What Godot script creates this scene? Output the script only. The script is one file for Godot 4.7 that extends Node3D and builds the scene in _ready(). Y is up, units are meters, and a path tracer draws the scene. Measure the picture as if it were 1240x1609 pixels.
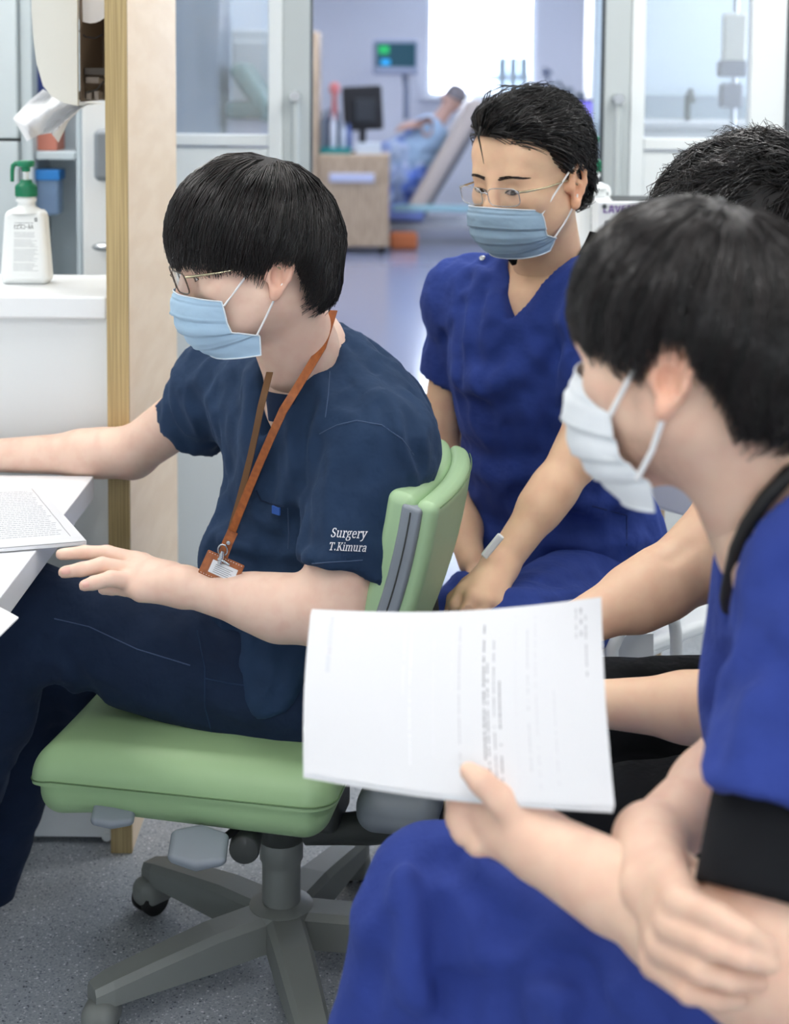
extends Node3D

# ---------------------------------------------------------------- camera model
const F := 2400.0                       # focal length in pixels of the 1240 x 1609 frame
const AX := Vector2(620.0, 340.0)       # where the lens axis meets the frame
const EYE := Vector3(0.0, 1.40, 0.0)
var CB := Basis()                       # camera basis
var M := {}                             # materials
var used := {}
var rng := RandomNumberGenerator.new()
var noise := FastNoiseLite.new()

func P(px: float, py: float, depth: float) -> Vector3:
	# the point in direction of a pixel at a given depth (metres along -z)
	var v: Vector3 = CB * Vector3((px - AX.x) / F, -(py - AX.y) / F, -1.0)
	return EYE + v * (depth / -v.z)

func X(px: float, depth: float, py := 400.0) -> float:
	return P(px, py, depth).x

func pix(p: Vector3) -> Vector2:
	var v: Vector3 = CB.inverse() * (p - EYE)
	return Vector2(AX.x + F * v.x / -v.z, AX.y - F * v.y / -v.z)

# ---------------------------------------------------------------- mesh builder
class MB:
	var v := PackedVector3Array()
	var n := PackedVector3Array()
	var c := PackedColorArray()
	var uv := PackedVector2Array()
	var ix := PackedInt32Array()
	var col := Color.WHITE

	func vert(p: Vector3, nn: Vector3, t := Vector2.ZERO) -> int:
		v.append(p)
		n.append(nn)
		c.append(col)
		uv.append(t)
		return v.size() - 1

	func tri_i(a: int, b: int, d: int) -> void:
		var g: Vector3 = (v[d] - v[a]).cross(v[b] - v[a])
		if g.dot(n[a] + n[b] + n[d]) < 0.0:
			ix.append(a); ix.append(d); ix.append(b)
		else:
			ix.append(a); ix.append(b); ix.append(d)

	func quad_i(a: int, b: int, d: int, e: int) -> void:
		tri_i(a, b, d)
		tri_i(a, d, e)

	func face(a: Vector3, b: Vector3, d: Vector3, e: Vector3, out: Vector3) -> void:
		# flat quad a b d e with its normal on the side of out
		var g := (b - a).cross(d - a).normalized()
		if g.dot(out) < 0.0:
			g = -g
		var i := vert(a, g, Vector2(0, 1))
		vert(b, g, Vector2(1, 1))
		vert(d, g, Vector2(1, 0))
		vert(e, g, Vector2(0, 0))
		quad_i(i, i + 1, i + 2, i + 3)

	func poly(pts: Array, out: Vector3) -> void:
		var g: Vector3 = (pts[1] - pts[0]).cross(pts[2] - pts[0]).normalized()
		if g.dot(out) < 0.0:
			g = -g
		var i := v.size()
		for p in pts:
			vert(p, g)
		for k in range(1, pts.size() - 1):
			tri_i(i, i + k, i + k + 1)

	func box(lo: Vector3, hi: Vector3, bev := 0.0) -> void:
		rbox(Transform3D(Basis(), (lo + hi) * 0.5), (hi - lo) * 0.5, bev, 1 if bev > 0.0 else 0)

	func rbox(xf: Transform3D, half: Vector3, r: float, seg := 3, deform = null, sub := 0) -> void:
		# rounded box; seg rings in each rounded edge, sub extra cuts across each flat; deform moves local points
		r = minf(r, minf(half.x, minf(half.y, half.z)))
		var inner := half - Vector3(r, r, r)
		var ticks := []
		for a in 3:
			var t := PackedFloat32Array()
			if r <= 0.0:
				t = PackedFloat32Array([-1.0, 1.0])
			else:
				for k in seg + 1:
					t.append(-2.0 + float(k) / seg)          # -2..-1 the rounded edge
				for k in sub:
					t.append(-1.0 + 2.0 * (k + 1) / (sub + 1))
				for k in seg + 1:
					t.append(1.0 + float(k) / seg)
			ticks.append(t)
		for a in 3:
			for s in [-1.0, 1.0]:
				var b: int = (a + 1) % 3
				var d: int = (a + 2) % 3
				var tb: PackedFloat32Array = ticks[b]
				var td: PackedFloat32Array = ticks[d]
				var first := v.size()
				for i in tb.size():
					for j in td.size():
						var q := Vector3()      # direction on the cube
						var base := Vector3()
						base[a] = inner[a] * s
						q[a] = s
						var nrm := Vector3()
						if r <= 0.0:
							base[b] = inner[b] * tb[i]
							base[d] = inner[d] * td[j]
							nrm[a] = s
						else:
							base[b] = inner[b] * clampf(tb[i], -1.0, 1.0)
							base[d] = inner[d] * clampf(td[j], -1.0, 1.0)
							q[b] = signf(tb[i]) * tan(maxf(absf(tb[i]) - 1.0, 0.0) * PI / 4.0)
							q[d] = signf(td[j]) * tan(maxf(absf(td[j]) - 1.0, 0.0) * PI / 4.0)
							nrm = q.normalized()
						var p: Vector3 = base + nrm * r
						if deform != null:
							p = deform.call(p)
						vert(xf * p, (xf.basis * nrm).normalized(), Vector2(0.5 + 0.5 * base[b] / maxf(half[b], 1e-6), 0.5 + 0.5 * base[d] / maxf(half[d], 1e-6)))
				var w := td.size()
				for i in tb.size() - 1:
					for j in w - 1:
						quad_i(first + i * w + j, first + (i + 1) * w + j, first + (i + 1) * w + j + 1, first + i * w + j + 1)

	func tube(path: Array, radii: Array, sides := 8, caps := true, flat := 1.0, flat_dir := Vector3.ZERO) -> void:
		# swept tube; flat < 1 squashes it along flat_dir
		var m := path.size()
		var first := v.size()
		var up := Vector3(0.31, 0.9, 0.2).normalized()
		for k in m:
			var a: Vector3 = path[maxi(k - 1, 0)]
			var b: Vector3 = path[mini(k + 1, m - 1)]
			var t := (b - a).normalized()
			if flat_dir != Vector3.ZERO:
				up = flat_dir
			var x := up.cross(t)
			if x.length_squared() < 1e-6:
				x = Vector3(0.9, 0.1, 0.3).cross(t)
			x = x.normalized()
			var y := t.cross(x).normalized()
			if flat_dir == Vector3.ZERO:
				up = y
			var r: float = radii[mini(k, radii.size() - 1)]
			for s in sides:
				var g := TAU * s / sides
				var nn := (x * cos(g) * flat + y * sin(g)).normalized() if flat != 1.0 else x * cos(g) + y * sin(g)
				vert(path[k] + (x * cos(g) + y * sin(g) * flat) * r, nn, Vector2(float(s) / sides, float(k) / m))
		for k in m - 1:
			for s in sides:
				var s2 := (s + 1) % sides
				var i := first + k * sides
				quad_i(i + s, i + s2, i + sides + s2, i + sides + s)
		if caps:
			for e in [0, m - 1]:
				var t2: Vector3 = ((path[0] - path[1]) if e == 0 else (path[m - 1] - path[m - 2])).normalized()
				var ci := vert(path[e], t2)
				var ri := v.size()
				for s in sides:
					vert(v[first + e * sides + s], t2)
				for s in sides:
					tri_i(ci, ri + s, ri + (s + 1) % sides)

	func lathe(xf: Transform3D, prof: Array, sides := 24, smooth := true, sq := Vector2.ONE) -> void:
		# prof: [radius, height] from bottom to top, around local y; sq scales x and z
		var m := prof.size()
		var first := v.size()
		for k in m - 1:
			var r0: float = prof[k][0]
			var r1: float = prof[k + 1][0]
			var y0: float = prof[k][1]
			var y1: float = prof[k + 1][1]
			var i0 := v.size()
			var d := Vector2(y1 - y0, r0 - r1).normalized()
			for e in 2:
				var dd := d
				if smooth:
					var kk: int = k - 1 if e == 0 else k + 1
					if kk >= 0 and kk < m - 1:
						var d2 := Vector2(prof[kk + 1][1] - prof[kk][1], prof[kk][0] - prof[kk + 1][0]).normalized()
						if d2.dot(d) > 0.5:
							dd = (d + d2).normalized()
				for s in sides:
					var g := TAU * s / sides
					var r: float = r0 if e == 0 else r1
					vert(xf * Vector3(cos(g) * r * sq.x, y0 if e == 0 else y1, sin(g) * r * sq.y), (xf.basis * Vector3(cos(g) * dd.x / sq.x, dd.y, sin(g) * dd.x / sq.y)).normalized(), Vector2(float(s) / sides, float(k + e) / m))
			for s in sides:
				var s2 := (s + 1) % sides
				quad_i(i0 + s, i0 + s2, i0 + sides + s2, i0 + sides + s)

	func sheet(pts: Array, w: int, closed := false, uvs := true) -> void:
		# grid of points, rows of w, smooth normals
		var h := pts.size() / w
		var first := v.size()
		for i in h:
			for j in w:
				var a: Vector3 = pts[i * w + (((j - 1 + w) % w) if closed else maxi(j - 1, 0))]
				var b: Vector3 = pts[i * w + (((j + 1) % w) if closed else mini(j + 1, w - 1))]
				var d: Vector3 = pts[maxi(i - 1, 0) * w + j]
				var e: Vector3 = pts[mini(i + 1, h - 1) * w + j]
				vert(pts[i * w + j], (b - a).cross(e - d).normalized(), Vector2(float(j) / (w - 1), float(i) / maxf(h - 1, 1)))
		for i in h - 1:
			for j in (w if closed else w - 1):
				var j2 := (j + 1) % w
				quad_i(first + i * w + j, first + i * w + j2, first + (i + 1) * w + j2, first + (i + 1) * w + j)

	func ribbon(path: Array, nrm: Array, width: float, thick: float) -> void:
		# flat strap with thickness
		var m := path.size()
		var rows := []
		for k in m:
			var t: Vector3 = (path[mini(k + 1, m - 1)] - path[maxi(k - 1, 0)]).normalized()
			var nn: Vector3 = nrm[k]
			var s: Vector3 = t.cross(nn).normalized()
			nn = s.cross(t).normalized()
			rows.append([path[k] - s * width * 0.5, path[k] + s * width * 0.5, nn, s])
		for k in m - 1:
			var a: Array = rows[k]
			var b: Array = rows[k + 1]
			for e in [1.0, -1.0]:
				var off0: Vector3 = a[2] * thick * 0.5 * e
				var off1: Vector3 = b[2] * thick * 0.5 * e
				var i := vert(a[0] + off0, a[2] * e, Vector2(0, k))
				vert(a[1] + off0, a[2] * e, Vector2(1, k))
				vert(b[1] + off1, b[2] * e, Vector2(1, k + 1))
				vert(b[0] + off1, b[2] * e, Vector2(0, k + 1))
				quad_i(i, i + 1, i + 2, i + 3)
			for e in 2:
				var sg: float = -1.0 if e == 0 else 1.0
				var i2 := vert(a[e] + a[2] * thick * 0.5, a[3] * sg)
				vert(a[e] - a[2] * thick * 0.5, a[3] * sg)
				vert(b[e] - b[2] * thick * 0.5, b[3] * sg)
				vert(b[e] + b[2] * thick * 0.5, b[3] * sg)
				quad_i(i2, i2 + 1, i2 + 2, i2 + 3)

	func prism(pts: Array, dir: Vector3) -> void:
		# convex outline pts extruded by dir
		poly(pts, -dir)
		var moved := []
		var mid := Vector3()
		for p in pts:
			moved.append(p + dir)
			mid += p / pts.size()
		poly(moved, dir)
		for k in pts.size():
			var a: Vector3 = pts[k]
			var b: Vector3 = pts[(k + 1) % pts.size()]
			face(a, b, b + dir, a + dir, (a + b) * 0.5 - mid)

	func from_mesh(mesh: Mesh, fn: Callable) -> void:
		# copy of a mesh with each point moved; fn(p) -> [point, normal]
		var arr := mesh.surface_get_arrays(0)
		var first := v.size()
		for p in arr[Mesh.ARRAY_VERTEX]:
			var q: Array = fn.call(p)
			vert(q[0], q[1])
		for i in arr[Mesh.ARRAY_INDEX]:
			ix.append(first + i)

	func mesh() -> ArrayMesh:
		var arr := []
		arr.resize(Mesh.ARRAY_MAX)
		arr[Mesh.ARRAY_VERTEX] = v
		arr[Mesh.ARRAY_NORMAL] = n
		arr[Mesh.ARRAY_TEX_UV] = uv
		arr[Mesh.ARRAY_COLOR] = c
		arr[Mesh.ARRAY_INDEX] = ix
		var m := ArrayMesh.new()
		m.add_surface_from_arrays(Mesh.PRIMITIVE_TRIANGLES, arr)
		return m

# ---------------------------------------------------------------- distance field, meshed as surface nets
class Fld:
	var o: Vector3
	var h: float
	var nx: int
	var ny: int
	var nz: int
	var d := PackedFloat32Array()

	func _init(lo: Vector3, hi: Vector3, cell: float) -> void:
		o = lo
		h = cell
		nx = int(ceil((hi.x - lo.x) / h)) + 1
		ny = int(ceil((hi.y - lo.y) / h)) + 1
		nz = int(ceil((hi.z - lo.z) / h)) + 1
		d.resize(nx * ny * nz)
		d.fill(1000.0)

	func rng_(lo: Vector3, hi: Vector3) -> PackedInt32Array:
		var a := (lo - o) / h
		var b := (hi - o) / h
		return PackedInt32Array([maxi(0, int(a.x)), mini(nx - 1, int(ceil(b.x))), maxi(0, int(a.y)), mini(ny - 1, int(ceil(b.y))), maxi(0, int(a.z)), mini(nz - 1, int(ceil(b.z)))])

	func cone(a: Vector3, b: Vector3, ra: float, rb: float, k := 0.02, cap := false, ax := Vector3.ZERO, sq := 1.0, sub := false) -> void:
		# tapered capsule joined smoothly; cap cuts it flat at b; sq > 1 makes it thinner along ax; sub takes it away
		var m := maxf(ra, rb) + k + 2.5 * h
		var r := rng_(a.min(b) - Vector3(m, m, m), a.max(b) + Vector3(m, m, m))
		var ab := b - a
		var squashed := sq != 1.0
		if squashed:
			ab += ax * (ab.dot(ax) * (sq - 1.0))
		var l2 := maxf(ab.length_squared(), 1e-9)
		var dir := (b - a).normalized()
		var dr := rb - ra
		var k4 := k * 0.25
		for z in range(r[4], r[5] + 1):
			var pz := o.z + z * h - a.z
			for y in range(r[2], r[3] + 1):
				var py := o.y + y * h - a.y
				var i := (z * ny + y) * nx + r[0]
				for x in range(r[0], r[1] + 1):
					var p := Vector3(o.x + x * h - a.x, py, pz)
					if squashed:
						p += ax * (p.dot(ax) * (sq - 1.0))
					var t := clampf(p.dot(ab) / l2, 0.0, 1.0)
					var dd := (p - ab * t).length() - ra - dr * t
					if cap:
						var pc := (Vector3(o.x + x * h, o.y + y * h, o.z + z * h) - b).dot(dir)
						if pc > dd:
							dd = pc
					var e := d[i]
					if sub:
						dd = -dd
						var g := maxf(k - absf(e - dd), 0.0) / k
						d[i] = maxf(e, dd) + g * g * k4
					else:
						var g2 := maxf(k - absf(e - dd), 0.0) / k
						d[i] = minf(e, dd) - g2 * g2 * k4
					i += 1

	func ell(c: Vector3, b: Basis, rad: Vector3, k := 0.02, sub := false) -> void:
		var mr := maxf(rad.x, maxf(rad.y, rad.z)) + k + 2.5 * h
		var r := rng_(c - Vector3(mr, mr, mr), c + Vector3(mr, mr, mr))
		var bt := b.transposed()
		var k4 := k * 0.25
		for z in range(r[4], r[5] + 1):
			for y in range(r[2], r[3] + 1):
				var i := (z * ny + y) * nx + r[0]
				for x in range(r[0], r[1] + 1):
					var p: Vector3 = bt * (Vector3(o.x + x * h, o.y + y * h, o.z + z * h) - c)
					var q := p / rad
					var k0 := q.length()
					var k1 := (q / rad).length()
					var dd := k0 * (k0 - 1.0) / maxf(k1, 1e-6)
					var e := d[i]
					if sub:
						dd = -dd
						var g := maxf(k - absf(e - dd), 0.0) / k
						d[i] = maxf(e, dd) + g * g * k4
					else:
						var g2 := maxf(k - absf(e - dd), 0.0) / k
						d[i] = minf(e, dd) - g2 * g2 * k4
					i += 1

	func chain(pts: Array, radii: Array, k := 0.004) -> void:
		for i in pts.size() - 1:
			cone(pts[i], pts[i + 1], radii[i], radii[i + 1], k)

	func cut(p0: Vector3, nrm: Vector3, lo := Vector3(-99, -99, -99), hi := Vector3(99, 99, 99)) -> void:
		# take away the side of the plane that nrm points to
		var r := rng_(lo, hi)
		for z in range(r[4], r[5] + 1):
			for y in range(r[2], r[3] + 1):
				var i := (z * ny + y) * nx + r[0]
				for x in range(r[0], r[1] + 1):
					var dd := (Vector3(o.x + x * h, o.y + y * h, o.z + z * h) - p0).dot(nrm)
					if dd > d[i]:
						d[i] = dd
					i += 1

	func wedge(org: Vector3, fwd: Vector3, up: Vector3, pts: PackedVector2Array, depth_lo: float, depth_hi: float) -> void:
		# take away a prism: outline pts in (side, up) about org, along fwd from depth_lo to depth_hi
		var side := up.cross(fwd).normalized()
		var m := pts.size()
		for z in nz:
			for y in ny:
				var i := (z * ny + y) * nx
				for x in nx:
					if d[i] < 0.05:
						var p := Vector3(o.x + x * h, o.y + y * h, o.z + z * h) - org
						var f := p.dot(fwd)
						var dd := maxf(depth_lo - f, f - depth_hi)
						var q := Vector2(p.dot(side), p.dot(up))
						var e := -1.0
						for s in m:
							var a := pts[s]
							var b := pts[(s + 1) % m]
							var l := (b - a).normalized()
							e = maxf(e, (q - a).dot(Vector2(l.y, -l.x)))
						dd = -maxf(dd, e)
						if dd > d[i]:
							d[i] = dd
					i += 1

	func ripple(nz_: FastNoiseLite, amp: float, sc: Vector3, off: Vector3, sharp := true) -> void:
		# cloth folds: ridges of noise stretched by sc
		for z in nz:
			for y in ny:
				var i := (z * ny + y) * nx
				for x in nx:
					var e := d[i]
					if e < 0.03 and e > -0.03:
						var nn := nz_.get_noise_3d((o.x + x * h) * sc.x + off.x, (o.y + y * h) * sc.y + off.y, (o.z + z * h) * sc.z + off.z)
						d[i] = e + amp * ((sqrt(nn * nn + 0.012) * 3.2 - 0.75) if sharp else nn * 2.0)
					i += 1

	func crease(pts: Array, w: float, depth: float) -> void:
		# a groove (depth > 0) or a ridge (depth < 0) along a polyline on the surface
		var lo: Vector3 = pts[0]
		var hi: Vector3 = pts[0]
		for p in pts:
			lo = lo.min(p)
			hi = hi.max(p)
		var m := w * 2.2
		var r := rng_(lo - Vector3(m, m, m), hi + Vector3(m, m, m))
		var iw := 1.0 / (w * w)
		var far2 := m * m
		for z in range(r[4], r[5] + 1):
			for y in range(r[2], r[3] + 1):
				var i := (z * ny + y) * nx + r[0]
				for x in range(r[0], r[1] + 1):
					if absf(d[i]) < m:
						var p := Vector3(o.x + x * h, o.y + y * h, o.z + z * h)
						var best := 9.0
						for s in pts.size() - 1:
							var a: Vector3 = pts[s]
							var ab: Vector3 = pts[s + 1] - a
							var t := clampf((p - a).dot(ab) / maxf(ab.length_squared(), 1e-9), 0.0, 1.0)
							best = minf(best, (p - a - ab * t).length_squared())
						if best < far2:
							d[i] += depth * exp(-best * iw)
					i += 1

	func at(p: Vector3) -> float:
		var q := (p - o) / h
		var x := int(q.x)
		var y := int(q.y)
		var z := int(q.z)
		if q.x < 0 or q.y < 0 or q.z < 0 or x >= nx - 1 or y >= ny - 1 or z >= nz - 1:
			return 1000.0
		q -= Vector3(x, y, z)
		var i := (z * ny + y) * nx + x
		var a := lerpf(lerpf(d[i], d[i + 1], q.x), lerpf(d[i + nx], d[i + nx + 1], q.x), q.y)
		i += nx * ny
		var b := lerpf(lerpf(d[i], d[i + 1], q.x), lerpf(d[i + nx], d[i + nx + 1], q.x), q.y)
		return lerpf(a, b, q.z)

	func grad(p: Vector3) -> Vector3:
		var e := h
		var g := Vector3(at(p + Vector3(e, 0, 0)) - at(p - Vector3(e, 0, 0)), at(p + Vector3(0, e, 0)) - at(p - Vector3(0, e, 0)), at(p + Vector3(0, 0, e)) - at(p - Vector3(0, 0, e)))
		return g.normalized()

	func ray(from: Vector3, dir: Vector3, reach: float) -> Vector3:
		# first point of the surface along a ray, or INF
		var t := 0.0
		while t < reach:
			var e := at(from + dir * t)
			if e < 0.0:
				var lo := maxf(t - h, 0.0)
				var hi := t
				for k in 8:
					var mid := (lo + hi) * 0.5
					if at(from + dir * mid) < 0.0:
						hi = mid
					else:
						lo = mid
				return from + dir * hi
			t += h * 0.8 if e > 500.0 else maxf(h * 0.4, minf(e * 0.8, h))
		return Vector3.INF

	func emit(mb: MB, xf := Transform3D(), tint = null) -> void:
		var id := PackedInt32Array()
		id.resize(d.size())
		id.fill(-1)
		var sx := 1
		var sy := nx
		var sz := nx * ny
		var corner := [0, sx, sy, sx + sy, sz, sx + sz, sy + sz, sx + sy + sz]
		var edges := [[0, 1], [2, 3], [4, 5], [6, 7], [0, 2], [1, 3], [4, 6], [5, 7], [0, 4], [1, 5], [2, 6], [3, 7]]
		var val := PackedFloat32Array()
		val.resize(8)
		var nb := xf.basis
		for z in nz - 1:
			for y in ny - 1:
				var i := (z * ny + y) * nx
				for x in nx - 1:
					var a := d[i]
					if a < 0.2 and a > -0.2:
						var neg := 0
						for k in 8:
							var e: float = d[i + corner[k]]
							val[k] = e
							if e < 0.0:
								neg += 1
						if neg > 0 and neg < 8:
							var s := Vector3()
							var m := 0
							for ed in edges:
								var p: float = val[ed[0]]
								var q: float = val[ed[1]]
								if (p < 0.0) != (q < 0.0):
									var t := p / (p - q)
									var ka: int = ed[0]
									var kb: int = ed[1]
									s += Vector3(ka & 1, (ka >> 1) & 1, ka >> 2) * (1.0 - t) + Vector3(kb & 1, (kb >> 1) & 1, kb >> 2) * t
									m += 1
							s /= m
							var pos := o + (Vector3(x, y, z) + s) * h
							var g := grad(pos)
							if g.length_squared() < 0.5:
								g = Vector3(val[1] + val[3] + val[5] + val[7] - val[0] - val[2] - val[4] - val[6], val[2] + val[3] + val[6] + val[7] - val[0] - val[1] - val[4] - val[5], val[4] + val[5] + val[6] + val[7] - val[0] - val[1] - val[2] - val[3]).normalized()
							if tint != null:
								mb.col = tint.call(pos)
							id[i] = mb.vert(xf * pos, (nb * g).normalized())
					i += 1
		for z in range(1, nz - 1):
			for y in range(1, ny - 1):
				var i := (z * ny + y) * nx + 1
				for x in range(1, nx - 1):
					var a := d[i]
					if a < 0.2 and a > -0.2:
						var inside := a < 0.0
						if (d[i + sx] < 0.0) != inside:
							join(mb, id, i, sy, sz)
						if (d[i + sy] < 0.0) != inside:
							join(mb, id, i, sx, sz)
						if (d[i + sz] < 0.0) != inside:
							join(mb, id, i, sx, sy)
					i += 1

	func join(mb: MB, id: PackedInt32Array, i: int, a: int, b: int) -> void:
		var p := id[i]
		var q := id[i - a]
		var r := id[i - a - b]
		var s := id[i - b]
		if p >= 0 and q >= 0 and r >= 0 and s >= 0:
			mb.quad_i(p, q, r, s)

# ---------------------------------------------------------------- nodes
func numbered(called: String) -> String:
	if not used.has(called):
		used[called] = 0
		return called
	used[called] += 1
	return "%s_%03d" % [called, used[called]]

func meta(o: Node3D, label: String, category := "", group := "", kind := "") -> Node3D:
	if label:
		o.set_meta("label", label)
	if category:
		o.set_meta("category", category)
	if group:
		o.set_meta("group", group)
	if kind:
		o.set_meta("kind", kind)
	return o

func thing(called: String, label: String, category: String, at := Vector3.ZERO, group := "") -> Node3D:
	var o := Node3D.new()
	o.name = numbered(called)
	add_child(o)
	o.position = at
	meta(o, label, category, group)
	return o

func put(called: String, mb: MB, material: Material, parent: Node3D = null, label := "") -> MeshInstance3D:
	# commits a shape given in world coordinates as one named mesh
	var o := MeshInstance3D.new()
	o.mesh = mb.mesh()
	o.material_override = material
	if parent == null:
		o.name = numbered(called)
		add_child(o)
	else:
		o.name = called
		parent.add_child(o, true)
		o.transform = parent.global_transform.affine_inverse()
	if label:
		o.set_meta("label", label)
	return o

func struct(called: String, mb: MB, material: Material, parent: Node3D = null) -> MeshInstance3D:
	var o := put(called, mb, material, parent)
	if parent == null:
		o.set_meta("kind", "structure")
	return o

func box_part(called: String, lo: Vector3, hi: Vector3, material: Material, parent: Node3D = null, bev := 0.003, label := "") -> MeshInstance3D:
	var mb := MB.new()
	mb.box(lo.min(hi), lo.max(hi), bev)
	return put(called, mb, material, parent, label)

# ---------------------------------------------------------------- materials
func mat(c: Color, rough := 0.6, metal := 0.0, spec := 0.5) -> StandardMaterial3D:
	var m := StandardMaterial3D.new()
	m.albedo_color = c
	m.roughness = rough
	m.metallic = metal
	m.metallic_specular = spec
	m.cull_mode = BaseMaterial3D.CULL_DISABLED
	return m

func rgb(r: float, g: float, b: float) -> Color:
	return Color(r / 255.0, g / 255.0, b / 255.0)

func noise_tex(freq: float, size: int, ramp: Gradient = null, octaves := 4, normal := false, bump := 4.0, sd := 1, kind := FastNoiseLite.TYPE_SIMPLEX_SMOOTH) -> NoiseTexture2D:
	var nn := FastNoiseLite.new()
	nn.noise_type = kind
	nn.frequency = freq
	nn.fractal_octaves = octaves
	nn.seed = sd
	var t := NoiseTexture2D.new()
	t.noise = nn
	t.width = size
	t.height = size
	t.seamless = true
	t.as_normal_map = normal
	t.bump_strength = bump
	t.color_ramp = ramp
	return t

func ramp(a: Color, b: Color, p := 0.3, q := 0.7) -> Gradient:
	var g := Gradient.new()
	g.offsets = PackedFloat32Array([p, q])
	g.colors = PackedColorArray([a, b])
	return g

func triplanar(m: StandardMaterial3D, scale: float) -> void:
	m.uv1_triplanar = true
	m.uv1_world_triplanar = true
	m.uv1_scale = Vector3.ONE * scale

# ---------------------------------------------------------------- the scene
func _ready() -> void:
	rng.seed = 7
	noise.noise_type = FastNoiseLite.TYPE_SIMPLEX_SMOOTH
	noise.frequency = 1.0
	noise.fractal_octaves = 2
	noise.seed = 5
	make_camera()
	make_environment()
	make_lights()
	make_materials()
	build_room()
	build_far_room()
	build_counter()
	build_desk()
	build_office_chair()
	build_meeting_chairs()
	build_cart()
	build_person_a()
	build_person_b()
	build_person_d()
	build_person_c()
	build_document()
	build_ward()

func make_camera() -> void:
	var cam := Camera3D.new()
	cam.name = "camera"
	add_child(cam)
	CB = Basis(Vector3.RIGHT, deg_to_rad(-5.0)) * Basis(Vector3.BACK, deg_to_rad(0.5))
	cam.transform = Transform3D(CB, EYE)
	cam.projection = Camera3D.PROJECTION_FRUSTUM
	cam.near = 0.05
	cam.far = 200.0
	cam.size = 0.05 * 1609.0 / F
	cam.frustum_offset = Vector2(0.0, -0.05 * (804.5 - AX.y) / F)
	var at := CameraAttributesPhysical.new()
	at.frustum_focal_length = 50.0
	at.exposure_aperture = 3.9
	at.frustum_focus_distance = 2.15
	cam.attributes = at
	cam.current = true

func make_environment() -> void:
	var e := Environment.new()
	e.background_mode = Environment.BG_SKY
	var sm := ProceduralSkyMaterial.new()
	sm.sky_top_color = Color(0.82, 0.87, 0.96)
	sm.sky_horizon_color = Color(0.97, 0.98, 1.0)
	sm.ground_horizon_color = Color(0.75, 0.76, 0.8)
	sm.ground_bottom_color = Color(0.55, 0.56, 0.6)
	sm.sky_energy_multiplier = 4.5
	var sky := Sky.new()
	sky.sky_material = sm
	e.sky = sky
	e.tonemap_mode = Environment.TONE_MAPPER_LINEAR
	e.tonemap_exposure = 1.13
	e.sdfgi_enabled = true
	e.ssao_enabled = true
	e.ssil_enabled = true
	var w := WorldEnvironment.new()
	w.environment = e
	add_child(w)

func panel_light(x: float, depth: float, y: float, sx: float, sz: float, energy: float, c: Color, where: String) -> void:
	# a ceiling fitting: white frame, glowing diffuser, and the light it gives
	var t := thing("ceiling_light", "flush white ceiling light panel " + where, "light", Vector3(x, y, -depth), "ceiling light panels " + where)
	var fr := MB.new()
	fr.box(Vector3(x - sx * 0.5 - 0.03, y - 0.02, -depth - sz * 0.5 - 0.03), Vector3(x + sx * 0.5 + 0.03, y, -depth + sz * 0.5 + 0.03), 0.004)
	put("frame", fr, mat(rgb(235, 235, 235)), t)
	var df := MB.new()
	df.box(Vector3(x - sx * 0.5, y - 0.026, -depth - sz * 0.5), Vector3(x + sx * 0.5, y - 0.02, -depth + sz * 0.5))
	var m := mat(rgb(250, 250, 250))
	m.emission_enabled = true
	m.emission = c
	m.emission_energy_multiplier = 2.5
	put("diffuser", df, m, t)
	var l := AreaLight3D.new()
	l.name = "ceiling_area_light"
	l.area_size = Vector2(sx, sz)
	l.light_energy = energy
	l.light_color = c
	l.area_range = 14.0
	l.shadow_enabled = true
	add_child(l, true)
	l.transform = Transform3D(Basis(Vector3.RIGHT, -PI / 2), Vector3(x, y - 0.03, -depth))

func make_lights() -> void:
	var day := Color(1.0, 0.99, 0.98)
	for x in [-1.7, 0.0, 1.7]:
		for dp in [-1.3, 0.5, 2.3]:
			panel_light(x, dp, 2.6, 0.6, 1.1, 0.7, day, "over the meeting room")
	panel_light(-1.1, 3.3, 2.6, 1.2, 0.3, 1.7, day, "beside the sliding doors")
	panel_light(1.1, 3.3, 2.6, 1.2, 0.3, 1.7, day, "beside the sliding doors")
	var cool := Color(0.93, 0.95, 1.0)
	for dp in [6.2, 9.0, 11.8]:
		for x in [-0.9, 1.9]:
			panel_light(x, dp, 2.7, 0.6, 1.2, 3.8, cool, "in the ward beyond the doors")

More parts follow.
